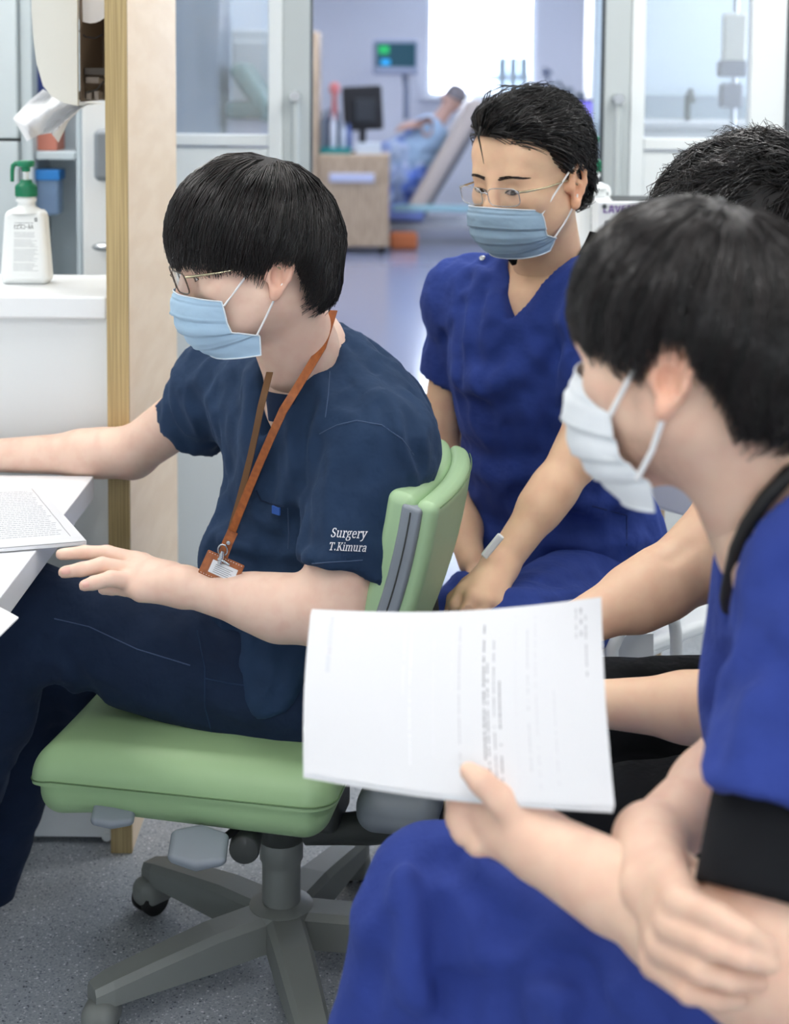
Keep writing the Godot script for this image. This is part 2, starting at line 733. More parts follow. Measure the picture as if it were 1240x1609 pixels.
func make_materials() -> void:
	# floors
	var f := mat(rgb(255, 255, 255), 0.55)
	f.albedo_texture = fleck_texture()
	triplanar(f, 1.15)
	M.floor = f
	var f2 := mat(rgb(138, 144, 166), 0.18, 0.0, 0.75)
	M.far_floor = f2
	M.wall = mat(rgb(214, 220, 222), 0.7)
	M.ceiling = mat(rgb(235, 236, 236), 0.8)
	M.far_wall = mat(rgb(208, 211, 218), 0.7)
	M.door = mat(rgb(222, 229, 231), 0.45)
	M.door_dark = mat(rgb(182, 191, 193), 0.45)
	M.gasket = mat(rgb(70, 78, 82), 0.6)
	var gl := mat(Color(0.85, 0.9, 0.92, 0.12), 0.02, 0.0, 0.5)
	gl.transparency = BaseMaterial3D.TRANSPARENCY_ALPHA
	M.glass = gl
	M.steel = mat(rgb(190, 194, 198), 0.25, 0.9)
	M.white = mat(rgb(232, 236, 238), 0.4)
	M.storage = mat(rgb(196, 208, 214), 0.45)
	M.white_panel = mat(rgb(224, 229, 230), 0.45)
	M.desk = mat(rgb(226, 228, 231), 0.35)
	M.grey_plastic = mat(rgb(124, 128, 125), 0.5)
	M.dark_plastic = mat(rgb(58, 62, 60), 0.5)
	M.light_grey = mat(rgb(132, 140, 148), 0.5)
	M.black = mat(rgb(22, 23, 25), 0.55)
	M.rubber = mat(rgb(18, 18, 19), 0.7)
	# maple veneer: broad face with faint figure, olive edge with straight lines
	var wf := mat(rgb(255, 255, 255), 0.5)
	wf.albedo_texture = noise_tex(0.012, 512, ramp(rgb(228, 206, 176), rgb(234, 214, 186)), 4, false, 4.0, 11)
	triplanar(wf, 1.0)
	wf.uv1_scale = Vector3(1.0, 2.2, 0.5)
	M.wood_face = wf
	var we := mat(rgb(255, 255, 255), 0.5)
	we.albedo_texture = noise_tex(0.05, 512, ramp(rgb(168, 146, 100), rgb(190, 168, 120)), 3, false, 4.0, 12)
	triplanar(we, 1.0)
	we.uv1_scale = Vector3(9.0, 0.12, 9.0)
	M.wood_edge = we
	var wc := mat(rgb(255, 255, 255), 0.5)
	wc.albedo_texture = noise_tex(0.03, 512, ramp(rgb(168, 146, 120), rgb(190, 168, 140)), 3, false, 4.0, 13)
	triplanar(wc, 1.0)
	wc.uv1_scale = Vector3(3.0, 0.3, 3.0)
	M.wood_cart = wc
	# chair vinyl
	var gv := mat(rgb(154, 186, 138), 0.42)
	gv.normal_enabled = true
	gv.normal_texture = noise_tex(0.15, 256, null, 2, true, 2.0, 4)
	gv.normal_scale = 0.12
	triplanar(gv, 12.0)
	M.green = gv
	M.green_back = mat(rgb(164, 196, 152), 0.45)
	M.stitch = mat(rgb(92, 120, 80), 0.8)
	# cloth
	M.cloth_a = cloth(rgb(37, 57, 85), 1)
	M.cloth_a2 = cloth(rgb(28, 42, 66), 6)
	M.cloth_b = cloth(rgb(46, 66, 138), 2)
	M.cloth_c = cloth(rgb(52, 70, 146), 3)
	M.cloth_black = cloth(rgb(20, 22, 26), 4)
	M.cloth_d = cloth(rgb(38, 52, 100), 5)
	M.thread = mat(rgb(56, 76, 106), 0.8)
	# skin
	M.skin_a = skin(rgb(234, 202, 182))
	M.skin_b = skin(rgb(232, 194, 160))
	M.skin_c = skin(rgb(234, 198, 174))
	M.skin_d = skin(rgb(228, 192, 162))
	M.hair = hair_mat(0.29)
	M.hair_cap = mat(rgb(20, 17, 17), 0.6)
	M.mask_blue = mask_mat(rgb(166, 196, 220))
	M.mask_blue2 = mask_mat(rgb(148, 176, 198))
	M.mask_white = mask_mat(rgb(224, 229, 233))
	M.mask_trim = mat(rgb(222, 232, 240), 0.7)
	M.loop = mat(rgb(244, 244, 244), 0.7)
	M.eye = mat(rgb(255, 255, 255), 0.15)
	M.eye.vertex_color_use_as_albedo = true
	M.brow = mat(rgb(44, 34, 30), 0.7)
	M.nail = mat(rgb(226, 176, 162), 0.25)
	M.frame_gold = mat(rgb(190, 180, 150), 0.2, 0.9)
	M.frame_dark = mat(rgb(92, 78, 66), 0.25, 0.7)
	var lens := mat(Color(1, 1, 1, 0.05), 0.01)
	lens.transparency = BaseMaterial3D.TRANSPARENCY_ALPHA
	M.lens = lens
	var lt := mat(rgb(255, 255, 255), 0.45)
	lt.albedo_texture = noise_tex(0.04, 256, ramp(rgb(140, 76, 34), rgb(168, 94, 42)), 3, false, 4.0, 21)
	triplanar(lt, 8.0)
	M.leather = lt
	M.leather_back = mat(rgb(112, 80, 50), 0.7)
	M.thread_white = mat(rgb(236, 236, 240), 0.7)
	M.paper = mat(rgb(230, 232, 235), 0.7)
	M.paper.backlight_enabled = true
	M.paper.backlight = Color(0.35, 0.35, 0.35)
	M.pump_green = mat(rgb(10, 120, 84), 0.4)
	var bt := mat(rgb(236, 240, 240), 0.3)
	M.bottle = bt

func fleck_texture() -> ImageTexture:
	# speckled vinyl: grey ground with dark and pale flecks
	var n := 1024
	var im := Image.create(n, n, false, Image.FORMAT_RGBA8)
	var r := RandomNumberGenerator.new()
	r.seed = 21
	im.fill(rgb(158, 164, 171))
	for k in 60000:
		var g := r.randf()
		var c := rgb(136, 143, 151) if g < 0.5 else rgb(180, 185, 190)
		if g < 0.05:
			c = rgb(72, 78, 86)
		elif g > 0.93:
			c = rgb(226, 229, 232)
		elif g > 0.86:
			c = rgb(112, 120, 132)
		var w := 1 + r.randi() % 4
		var h := 1 + r.randi() % 4
		im.fill_rect(Rect2i(r.randi() % (n - 4), r.randi() % (n - 4), w, h), c)
	return ImageTexture.create_from_image(im)

func cloth(c: Color, sd: int) -> StandardMaterial3D:
	var m := mat(c, 0.85, 0.0, 0.3)
	m.albedo_texture = noise_tex(0.02, 256, ramp(Color(0.93, 0.93, 0.93), Color.WHITE), 4, false, 4.0, sd)
	m.normal_enabled = true
	m.normal_texture = noise_tex(0.03, 512, null, 3, true, 6.0, sd + 40)
	m.normal_scale = 0.35
	triplanar(m, 2.2)
	m.rim_enabled = true
	m.rim = 0.8
	m.rim_tint = 0.84
	return m

func skin(c: Color) -> StandardMaterial3D:
	var m := mat(Color.WHITE, 0.5, 0.0, 0.4)
	m.albedo_texture = noise_tex(0.02, 256, ramp(c.lerp(rgb(210, 150, 130), 0.22), c, 0.2, 0.6), 4, false, 4.0, 31)
	triplanar(m, 5.0)
	m.subsurf_scatter_enabled = true
	m.subsurf_scatter_strength = 0.12
	m.vertex_color_use_as_albedo = true
	return m

func hair_mat(r: float) -> StandardMaterial3D:
	var m := mat(Color.WHITE, r, 0.0, 0.5)
	m.vertex_color_use_as_albedo = true
	return m

func mask_mat(c: Color) -> StandardMaterial3D:
	var m := mat(c, 0.8)
	m.normal_enabled = true
	m.normal_texture = noise_tex(0.08, 256, null, 3, true, 3.0, 17)
	m.normal_scale = 0.12
	triplanar(m, 20.0)
	m.backlight_enabled = true
	m.backlight = Color(0.25, 0.25, 0.25)
	return m

func V(x: float, y: float, depth: float) -> Vector3:
	return Vector3(x, y, -depth)

func on_y(px: float, py: float, y: float) -> Vector3:
	# where the ray of a pixel meets the level plane at height y
	var p := P(px, py, 1.0) - EYE
	return EYE + p * ((y - EYE.y) / p.y)

# ---------------------------------------------------------------- room shell
const WD := 3.98                        # depth of the wall with the sliding doors

func build_room() -> void:
	var m := MB.new()
	m.box(V(-3.0, -0.1, WD), V(3.0, 0.0, -2.2))
	struct("floor", m, M.floor)
	m = MB.new()
	m.box(V(-3.0, 2.6, WD), V(3.0, 2.7, -2.2))
	struct("ceiling", m, M.ceiling)
	m = MB.new()
	m.box(V(-3.1, -0.1, WD), V(-3.0, 2.7, -2.2))
	struct("wall_left", m, M.wall)
	m = MB.new()
	m.box(V(3.0, -0.1, WD), V(3.1, 2.7, -2.2))
	struct("wall_right", m, M.wall)
	# the wall behind the camera has a window that lets daylight in
	var w0 := 0.0
	var w1 := 0.75
	m = MB.new()
	m.box(V(-3.1, -0.1, -2.2), V(w0, 2.7, -2.3))
	m.box(V(w1, -0.1, -2.2), V(3.1, 2.7, -2.3))
	m.box(V(w0, -0.1, -2.2), V(w1, 1.2, -2.3))
	m.box(V(w0, 1.72, -2.2), V(w1, 2.7, -2.3))
	struct("wall_front", m, M.wall)
	var wn := Node3D.new()
	wn.name = "window_2"
	add_child(wn)
	wn.position = V((w0 + w1) * 0.5, 1.2, -2.25)
	wn.set_meta("kind", "structure")
	for k in 2:
		var step := (w1 - w0) * 0.5
		var wx := w0 + step * k
		var wf := MB.new()
		wf.box(V(wx, 1.2, -2.22), V(wx + 0.04, 1.72, -2.28), 0.003)
		wf.box(V(wx + step - 0.04, 1.2, -2.22), V(wx + step, 1.72, -2.28), 0.003)
		wf.box(V(wx + 0.04, 1.2, -2.22), V(wx + step - 0.04, 1.24, -2.28), 0.003)
		wf.box(V(wx + 0.04, 1.68, -2.22), V(wx + step - 0.04, 1.72, -2.28), 0.003)
		put("frame", wf, M.white, wn)
		wf = MB.new()
		wf.box(V(wx + 0.04, 1.24, -2.247), V(wx + step - 0.04, 1.68, -2.253))
		put("pane", wf, M.glass, wn)
	var xl := X(277, WD) - 0.42
	var xa := X(486, WD)
	var xb := X(945, WD)
	var xr := X(1234, WD)
	m = MB.new()
	m.box(V(-3.1, -0.1, WD + 0.14), V(xl, 2.8, WD))
	m.box(V(xr + 0.03, -0.1, WD + 0.14), V(3.1, 2.8, WD))
	m.box(V(xl, 2.12, WD + 0.14), V(xr + 0.03, 2.8, WD))
	struct("wall_back", m, M.wall)
	m = MB.new()
	m.box(V(xr + 0.03, 0, WD - 0.012), V(3.0, 0.07, WD), 0.003)
	struct("baseboard_back", m, M.door_dark)
	m = MB.new()
	m.box(V(xr - 0.012, 0.0, WD + 0.05), V(xr + 0.03, 2.12, WD - 0.01), 0.003)
	struct("trim_1", m, M.gasket)
	door_leaf("door_1", xl, xa, X(280, WD), X(421, WD), X(443, WD), X(465, WD), 1.0)
	door_leaf("door_2", xr - 0.012, xb, X(1172, WD), X(1008, WD), X(986, WD), X(963, WD), -1.0)

func door_leaf(called: String, x_out: float, x_in: float, g_out: float, g_in: float, stile: float, hx: float, s: float) -> void:
	# sliding door: stiles and rails round a glass pane, lower panel, gasket on the leading edge, bar handle
	var g_bot: float = P(350, 211, WD).y
	var root := Node3D.new()
	root.name = called
	add_child(root)
	root.position = V((x_out + x_in) * 0.5, 0, WD)
	root.set_meta("kind", "structure")
	var gx0 := g_out if called == "door_2" else x_out + 0.09
	var d0 := WD + 0.045
	var d1 := WD
	var m := MB.new()
	m.box(V(minf(x_out, gx0), 0.01, d0), V(maxf(x_out, gx0), 2.12, d1), 0.003)
	m.box(V(minf(g_in, stile), 0.01, d0), V(maxf(g_in, stile), 2.12, d1), 0.003)
	m.box(V(minf(gx0, g_in), 2.0, d0), V(maxf(gx0, g_in), 2.12, d1), 0.003)
	put("frame", m, M.door, root)
	m = MB.new()
	m.box(V(minf(stile, x_in), 0.01, d0), V(maxf(stile, x_in), 2.12, d1 + 0.006), 0.003)
	put("stile", m, M.door_dark, root)
	m = MB.new()
	m.box(V(x_in - 0.006, 0.01, d0), V(x_in + 0.006, 2.12, d1 + 0.01), 0.002)
	put("gasket", m, M.gasket, root)
	m = MB.new()
	m.box(V(minf(gx0, g_in), 0.01, d0), V(maxf(gx0, g_in), g_bot - 0.035, d1 + 0.004), 0.003)
	put("panel", m, M.door, root)
	m = MB.new()
	m.box(V(minf(gx0, g_in), g_bot - 0.03, d0), V(maxf(gx0, g_in), g_bot, d1 - 0.004), 0.003)
	put("rail", m, M.door, root)
	m = MB.new()
	m.box(V(minf(gx0, g_in), g_bot, WD + 0.026), V(maxf(gx0, g_in), 2.0, WD + 0.02))
	put("pane", m, M.glass, root)
	var hy: float = P(465, 145, WD).y
	m = MB.new()
	m.tube([V(hx, hy, WD - 0.045), V(hx, hy - 0.2, WD - 0.045), V(hx, hy - 0.62, WD - 0.045)], [0.011], 12)
	var hd := put("handle", m, M.door_dark, root)
	m = MB.new()
	m.tube([V(hx, hy - 0.01, WD + 0.006), V(hx, hy - 0.01, WD - 0.062)], [0.014], 14)
	put("bracket", m, M.steel, hd)
	m = MB.new()
	m.tube([V(hx, hy - 0.6, WD + 0.006), V(hx, hy - 0.6, WD - 0.062)], [0.014], 14)
	put("bracket", m, M.steel, hd)

const FD := 14.5                        # depth of the far wall of the ward

func build_far_room() -> void:
	var m := MB.new()
	m.box(V(-3.2, -0.1, FD), V(4.2, 0.0, WD))
	struct("floor", m, M.far_floor)
	m = MB.new()
	m.box(V(-3.2, 2.7, FD), V(4.2, 2.8, WD + 0.14))
	struct("ceiling", m, M.ceiling)
	m = MB.new()
	m.box(V(-3.3, -0.1, FD), V(-3.2, 2.8, WD + 0.14))
	struct("wall_left", m, M.far_wall)
	m = MB.new()
	m.box(V(4.2, -0.1, FD), V(4.3, 2.8, WD + 0.14))
	struct("wall_right", m, M.far_wall)
	var x0 := X(668, FD)
	var x1 := X(836, FD)
	var y0: float = P(750, 152, FD).y
	var y1 := 2.55
	m = MB.new()
	m.box(V(-3.3, -0.1, FD + 0.2), V(x0, 2.8, FD))
	m.box(V(x1, -0.1, FD + 0.2), V(4.3, 2.8, FD))
	m.box(V(x0, -0.1, FD + 0.2), V(x1, y0, FD))
	m.box(V(x0, y1, FD + 0.2), V(x1, 2.8, FD))
	struct("wall_back", m, M.far_wall)
	# window
	var w := Node3D.new()
	w.name = "window_1"
	add_child(w)
	w.position = V((x0 + x1) * 0.5, y0, FD)
	w.set_meta("kind", "structure")
	var xm := X(756, FD)
	m = MB.new()
	m.box(V(x0, y0, FD + 0.14), V(x0 + 0.04, y1, FD + 0.06), 0.004)
	m.box(V(x1 - 0.04, y0, FD + 0.14), V(x1, y1, FD + 0.06), 0.004)
	m.box(V(x0, y0, FD + 0.14), V(x1, y0 + 0.04, FD + 0.06), 0.004)
	m.box(V(x0, y1 - 0.04, FD + 0.14), V(x1, y1, FD + 0.06), 0.004)
	put("frame", m, M.white, w)
	m = MB.new()
	m.box(V(xm - 0.025, y0 + 0.04, FD + 0.13), V(xm + 0.025, y1 - 0.04, FD + 0.07), 0.004)
	put("mullion", m, mat(rgb(150, 176, 190), 0.4, 0.3), w)
	for pr in [[x0 + 0.04, xm - 0.025], [xm + 0.025, x1 - 0.04]]:
		m = MB.new()
		m.box(V(pr[0], y0 + 0.04, FD + 0.103), V(pr[1], y1 - 0.04, FD + 0.097))
		put("pane", m, M.glass, w)
	m = MB.new()
	m.box(V(x0 - 0.04, y0 - 0.03, FD + 0.06), V(x1 + 0.04, y0, FD - 0.08), 0.005)
	put("sill", m, M.white, w)

# ---------------------------------------------------------------- counter, panel and what stands there
func build_counter() -> void:
	var d0 := 2.68
	var xe := X(172, d0, 740)
	var xw := X(206, d0, 740)
	# the veneered end panel
	var t := thing("wood_partition_panel", "tall maple veneer end panel standing on the floor beside the white counter", "panel", V((xe + xw) * 0.5, 0, 2.68))
	var m := MB.new()
	m.box(V(xe + 0.002, 0, 3.26), V(xw, 2.6, 2.674), 0.001)
	put("veneer_face", m, M.wood_face, t)
	m = MB.new()
	m.box(V(xe, 0, 2.674), V(xw, 2.6, 2.664), 0.0015)
	put("edge_band", m, M.wood_edge, t, "olive coloured edge band")
	# counter
	var yt: float = P(90, 466, d0).y
	t = thing("counter", "white counter with a lipped top behind the desk", "counter", V(xe - 0.7, 0, 2.85))
	m = MB.new()
	m.rbox(Transform3D(Basis(), V((xe - 2.99) * 0.5 - 0.001, yt - 0.02, 2.835)), Vector3((xe + 2.99) * 0.5 - 0.002, 0.02, 0.155), 0.005, 2)
	put("top", m, M.white, t)
	m = MB.new()
	m.box(V(-2.99, 0.012, 2.72), V(xe - 0.003, yt - 0.041, 2.70), 0.002)
	put("front_panel", m, M.white_panel, t)
	m = MB.new()
	m.box(V(-2.98, 0.0, 2.95), V(xe - 0.01, 0.05, 2.73), 0.001)
	put("plinth", m, M.grey_plastic, t)
	m = MB.new()
	m.box(V(-2.98, 0.05, 2.98), V(xe - 0.004, yt - 0.041, 2.96), 0.001)
	put("back_panel", m, M.white_panel, t)
	var cp := P(168, 1314, 2.70)
	m = MB.new()
	m.tube([cp, cp + Vector3(0, 0, 0.003)], [0.009], 16)
	put("screw_cap", m, M.white_panel, t)
	build_dispenser(xe)
	build_pump_bottle("sanitizer_bottle", P(43, 451, 2.86), yt, 0.965, "white pump bottle with green top and printed label on the counter")
	# tall storage behind the counter
	t = thing("storage_unit", "pale grey open storage unit behind the counter", "cabinet", V(-0.98, 0, 3.8))
	var xs0 := X(-120, 3.6)
	var xs1 := X(33, 3.6)
	box_part("door", V(xs0, 0, 3.99), V(xs1, 1.255, 3.58), M.storage, t)
	box_part("door", V(xs0, 1.262, 3.99), V(xs1, 2.3, 3.58), M.storage, t)
	box_part("post", V(xs1 + 0.002, 0, 3.99), V(X(53, 3.6), 2.3, 3.6), M.storage, t)
	box_part("back", V(X(53, 3.6), 0, 3.80), V(X(126, 3.6), 2.3, 3.77), M.storage, t)
	box_part("side", V(X(118, 3.6), 0, 3.97), V(X(126, 3.6), 2.3, 3.62), M.storage, t)
	var ys: float = P(90, 238, 3.62).y
	box_part("shelf", V(X(54, 3.6), ys - 0.02, 3.77), V(X(117, 3.6), ys, 3.62), M.storage, t)
	# things on and under the shelf
	var ybx: float = ys
	var c1 := P(72, 220, 3.69)
	meta(box_part("small_box", Vector3(c1.x - 0.035, ybx, c1.z - 0.05), Vector3(c1.x + 0.035, ybx + 0.05, c1.z + 0.04), mat(rgb(206, 130, 112), 0.6)), "small salmon pink box on the storage shelf", "box")
	var c2 := P(62, 150, 3.70)
	meta(box_part("file_case", Vector3(c2.x - 0.03, ybx, c2.z - 0.06), Vector3(c2.x + 0.028, ybx + 0.24, c2.z + 0.04), mat(rgb(40, 60, 130), 0.5)), "dark blue upright file case on the storage shelf", "file")
	build_container(P(78, 300, 3.66))
	# white appliance beside it
	t = thing("white_wall_unit", "white upright unit with a grey dispenser next to the maple panel", "cabinet", V(X(150, 3.4), 0, 3.5))
	box_part("body", V(X(127, 3.4), 0.0, 3.7), V(X(200, 3.4), 2.3, 3.42), M.white, t, 0.006)
	var ga := P(150, 202, 3.4)
	var gb := P(190, 284, 3.4)
	m = MB.new()
	m.rbox(Transform3D(Basis(), (ga + gb) * 0.5), Vector3((gb.x - ga.x) * 0.5, (ga.y - gb.y) * 0.5, 0.03), 0.014, 3)
	put("grey_dispenser", m, M.light_grey, t)
	var kn := P(166, 388, 3.4)
	m = MB.new()
	m.lathe(Transform3D(Basis(Vector3.RIGHT, PI / 2), kn + Vector3(0, 0, -0.01)), [[0.0, 0.0], [0.026, 0.004], [0.03, 0.014], [0.024, 0.024], [0.0, 0.027]], 20, true, Vector2(1.0, 0.35))
	put("knob", m, M.steel, t)

func build_container(c: Vector3) -> void:
	var t := thing("storage_tub", "clear plastic tub with a blue lid hanging in the storage unit", "container", c)
	var m := MB.new()
	m.rbox(Transform3D(Basis(), c + Vector3(0, -0.012, 0)), Vector3(0.027, 0.045, 0.03), 0.008, 2)
	var cm := mat(Color(0.62, 0.75, 0.92, 0.45), 0.3)
	cm.transparency = BaseMaterial3D.TRANSPARENCY_ALPHA
	put("tub", m, cm, t)
	m = MB.new()
	m.rbox(Transform3D(Basis(), c + Vector3(0, 0.04, 0)), Vector3(0.031, 0.013, 0.034), 0.004, 2)
	put("lid", m, mat(rgb(38, 128, 206), 0.4), t)
	m = MB.new()
	m.rbox(Transform3D(Basis(), c + Vector3(-0.004, -0.03, 0.004)), Vector3(0.018, 0.02, 0.015), 0.004, 2)
	put("contents", m, mat(rgb(54, 64, 96), 0.6), t)

func build_dispenser(xe: float) -> void:
	var dp := 2.76
	var t := thing("towel_dispenser", "white paper towel dispenser with a curved cover and open side on the maple panel", "dispenser", V(xe, 1.4, dp + 0.1))
	var prof := [[123, -60], [52, -60], [52, 20], [55, 62], [60, 100], [70, 135], [84, 152], [104, 162], [124, 166]]
	var outer := []
	for q in prof:
		outer.append(P(q[0], q[1], dp))
	var m := MB.new()
	# the cover is a shell: end cheek towards the camera and the curved face behind it
	m.prism(outer, Vector3(0, 0, 0.012))
	for k in range(1, prof.size() - 1):
		var a: Vector3 = outer[k]
		var b: Vector3 = outer[k + 1]
		m.face(a, b, b + Vector3(0, 0, -0.24), a + Vector3(0, 0, -0.24), Vector3(-1, -0.3, 0))
	put("cover", m, mat(rgb(222, 222, 214), 0.35), t)
	var ha := P(124, -60, dp)
	var hb := P(160, 160, dp)
	m = MB.new()
	m.box(Vector3(ha.x, hb.y, ha.z - 0.24), Vector3(xe - 0.001, ha.y, ha.z - 0.2), 0.001)
	m.box(Vector3(ha.x, hb.y, ha.z - 0.2), Vector3(ha.x + 0.002, ha.y, ha.z), 0.0)
	put("housing", m, mat(rgb(96, 84, 72), 0.6), t)
	m = MB.new()
	m.box(Vector3(ha.x + 0.003, P(140, 118, dp).y, ha.z - 0.16), Vector3(xe - 0.002, P(140, 106, dp).y, ha.z - 0.02), 0.002)
	put("tray", m, mat(rgb(60, 54, 48), 0.5), t)
	m = MB.new()
	for k in 3:
		var pp := P(131 + k * 12, 150, dp + 0.04)
		m.rbox(Transform3D(Basis(), pp), Vector3(0.005, 0.008, 0.02), 0.002, 1)
	m.rbox(Transform3D(Basis(), P(150, 126, dp + 0.05)), Vector3(0.013, 0.006, 0.03), 0.003, 2)
	put("roller", m, mat(rgb(120, 112, 104), 0.5), t)
	m = MB.new()
	m.tube([P(124, 48, dp + 0.02), P(134, 58, dp + 0.02), P(150, 60, dp + 0.02), P(162, 54, dp + 0.02)], [0.0014], 6)
	put("cable", m, M.black, t)
	m = MB.new()
	m.tube([P(163, 128, dp + 0.02), P(152, 141, dp + 0.02), P(136, 146, dp + 0.02)], [0.0014], 6)
	put("cable", m, M.black, t)
	var roll := MB.new()
	roll.tube([P(142, 6, dp + 0.02), P(142, 6, dp + 0.2)], [0.035], 24)
	put("paper_roll", roll, M.paper, t)
	# the towel that hangs out
	var tw := thing("paper_towel", "crumpled white paper towel pulled out of the dispenser", "paper towel", P(80, 190, dp + 0.08))
	var g := [[[68, 140], [96, 156], [124, 166], [140, 163]], [[46, 158], [78, 176], [108, 180], [126, 172]], [[20, 186], [60, 204], [88, 200], [108, 190]], [[42, 222], [62, 212], [80, 209], [92, 224]]]
	var pts := []
	for i in 13:
		for j in 13:
			var u := i / 12.0 * 3.0
			var w := j / 12.0 * 3.0
			var a := mini(int(u), 2)
			var b := mini(int(w), 2)
			u -= a
			w -= b
			var q := Vector2()
			for e in [[0, 0], [0, 1], [1, 0], [1, 1]]:
				var s: Array = g[a + e[0]][b + e[1]]
				q += Vector2(s[0], s[1]) * (u if e[0] else 1.0 - u) * (w if e[1] else 1.0 - w)
			pts.append(P(q.x, q.y, dp + 0.07 + 0.035 * sin(j * 0.9 + i * 0.3) + 0.01 * i / 12.0))
	m = MB.new()
	m.sheet(pts, 13)
	put("sheet", m, M.paper, tw)

func build_pump_bottle(called: String, base: Vector3, y: float, s: float, label: String, face_turn := 0.0) -> void:
	var b := Vector3(base.x, y, base.z)
	var t := thing(called, label, "bottle", b)
	var xf := Transform3D(Basis(Vector3.UP, face_turn).scaled(Vector3.ONE * s), b)
	var m := MB.new()
	var taper := func(p: Vector3) -> Vector3:
		var k := (p.y + 0.07) / 0.14
		var w := lerpf(1.0, 0.80, clampf(k, 0, 1))
		return Vector3(p.x * w, p.y, p.z * w)
	m.rbox(xf * Transform3D(Basis(), Vector3(0, 0.072, 0)), Vector3(0.048, 0.072, 0.03), 0.014, 4, taper, 4)
	m.lathe(xf, [[0.034, 0.138], [0.026, 0.146], [0.018, 0.150], [0.0165, 0.154], [0.0165, 0.160], [0.02, 0.160], [0.02, 0.166], [0.0165, 0.166], [0.0165, 0.172]], 24)
	put("body", m, M.bottle, t)
	m = MB.new()
	m.lathe(xf, [[0.0, 0.170], [0.0205, 0.170], [0.0205, 0.191], [0.018, 0.193], [0.012, 0.197], [0.0115, 0.202], [0.0, 0.202]], 28)
	var cap := put("cap", m, M.pump_green, t)
	m = MB.new()
	for k in 28:
		var a := TAU * k / 28.0
		m.tube([xf * Vector3(cos(a) * 0.0206, 0.171, sin(a) * 0.0206), xf * Vector3(cos(a) * 0.0206, 0.189, sin(a) * 0.0206)], [0.0008 * s], 4)
	put("ribs", m, M.pump_green, cap)
	m = MB.new()
	m.lathe(xf, [[0.005, 0.2], [0.005, 0.222]], 14)
	put("stem", m, M.white, t)
	m = MB.new()
	m.lathe(xf, [[0.0, 0.218], [0.008, 0.218], [0.0085, 0.226], [0.016, 0.228], [0.0175, 0.236], [0.016, 0.239], [0.0, 0.240]], 24)
	m.tube([xf * Vector3(-0.008, 0.233, 0), xf * Vector3(-0.02, 0.233, 0), xf * Vector3(-0.025, 0.229, 0), xf * Vector3(-0.0265, 0.22, 0), xf * Vector3(-0.027, 0.198, 0)], [0.0052 * s, 0.0052 * s, 0.0048 * s, 0.0042 * s, 0.0036 * s], 10)
	put("nozzle", m, M.pump_green, t)
	# printed label
	m = MB.new()
	var lp := []
	for i in 9:
		for j in 7:
			var u := -0.5 + j / 6.0
			var h := 0.022 + 0.108 * (1.0 - i / 8.0)
			var w := lerpf(1.0, 0.80, clampf((h - 0.002) / 0.14, 0, 1))
			lp.append(xf * Vector3((0.006 + u * 0.056) * w, h, 0.0302 * w + 0.0004))
	m.sheet(lp, 7)
	var lm := mat(Color.WHITE, 0.4)
	lm.albedo_texture = label_texture()
	put("label", m, lm, t, "printed label with black lettering")

func line_on(im: Image, a: Vector2, b: Vector2, w: int, c: Color) -> void:
	var k := int(a.distance_to(b)) + 1
	for i in k + 1:
		var p := a.lerp(b, float(i) / k)
		im.fill_rect(Rect2i(int(p.x) - w / 2, int(p.y) - w / 2, w, w), c)

func label_texture() -> ImageTexture:
	var im := Image.create(220, 420, false, Image.FORMAT_RGBA8)
	im.fill(Color(0.925, 0.94, 0.94))
	var ink := Color(0.22, 0.25, 0.27)
	# product lettering in strokes: HI BI SU KO - RU A
	var glyphs := [[[0, 0, 0, 9], [0, 4, 7, 2], [0, 9, 8, 9]], [[0, 0, 0, 9], [0, 4, 6, 2], [0, 9, 7, 9], [7, 0, 8, 2], [9, 0, 10, 2]], [[0, 0, 8, 0], [8, 0, 0, 9], [4, 5, 9, 9]], [[0, 1, 8, 1], [8, 1, 8, 9], [0, 9, 8, 9]], [[0, 5, 8, 5]], [[2, 0, 2, 5], [2, 5, 0, 9], [5, 0, 5, 9], [5, 9, 9, 5]], [[0, 9, 4, 0], [4, 0, 8, 9], [2, 6, 6, 6]]]
	var ox := 6.0
	for g in glyphs:
		for s in g:
			line_on(im, Vector2(ox + s[0] * 2.2, 52 + s[1] * 3.4), Vector2(ox + s[2] * 2.2, 52 + s[3] * 3.4), 4, ink)
		ox += 25.0
	im.fill_rect(Rect2i(190, 0, 24, 28), ink)
	im.fill_rect(Rect2i(196, 6, 12, 5), Color(0.92, 0.94, 0.94))
	im.fill_rect(Rect2i(196, 16, 12, 5), Color(0.92, 0.94, 0.94))
	var r := RandomNumberGenerator.new()
	r.seed = 3
	for row in 34:
		var y := (36 if row == 0 else 100 + row * 9)
		var x := 6
		var stop := (180 if row < 6 else 150 + r.randi() % 60)
		if row in [6, 14, 26]:
			continue
		while x < stop:
			var w := 3 + r.randi() % 9
			im.fill_rect(Rect2i(x, y, w, 3 if row else 6), Color(0.5, 0.53, 0.55))
			x += w + 3
	return ImageTexture.create_from_image(im)

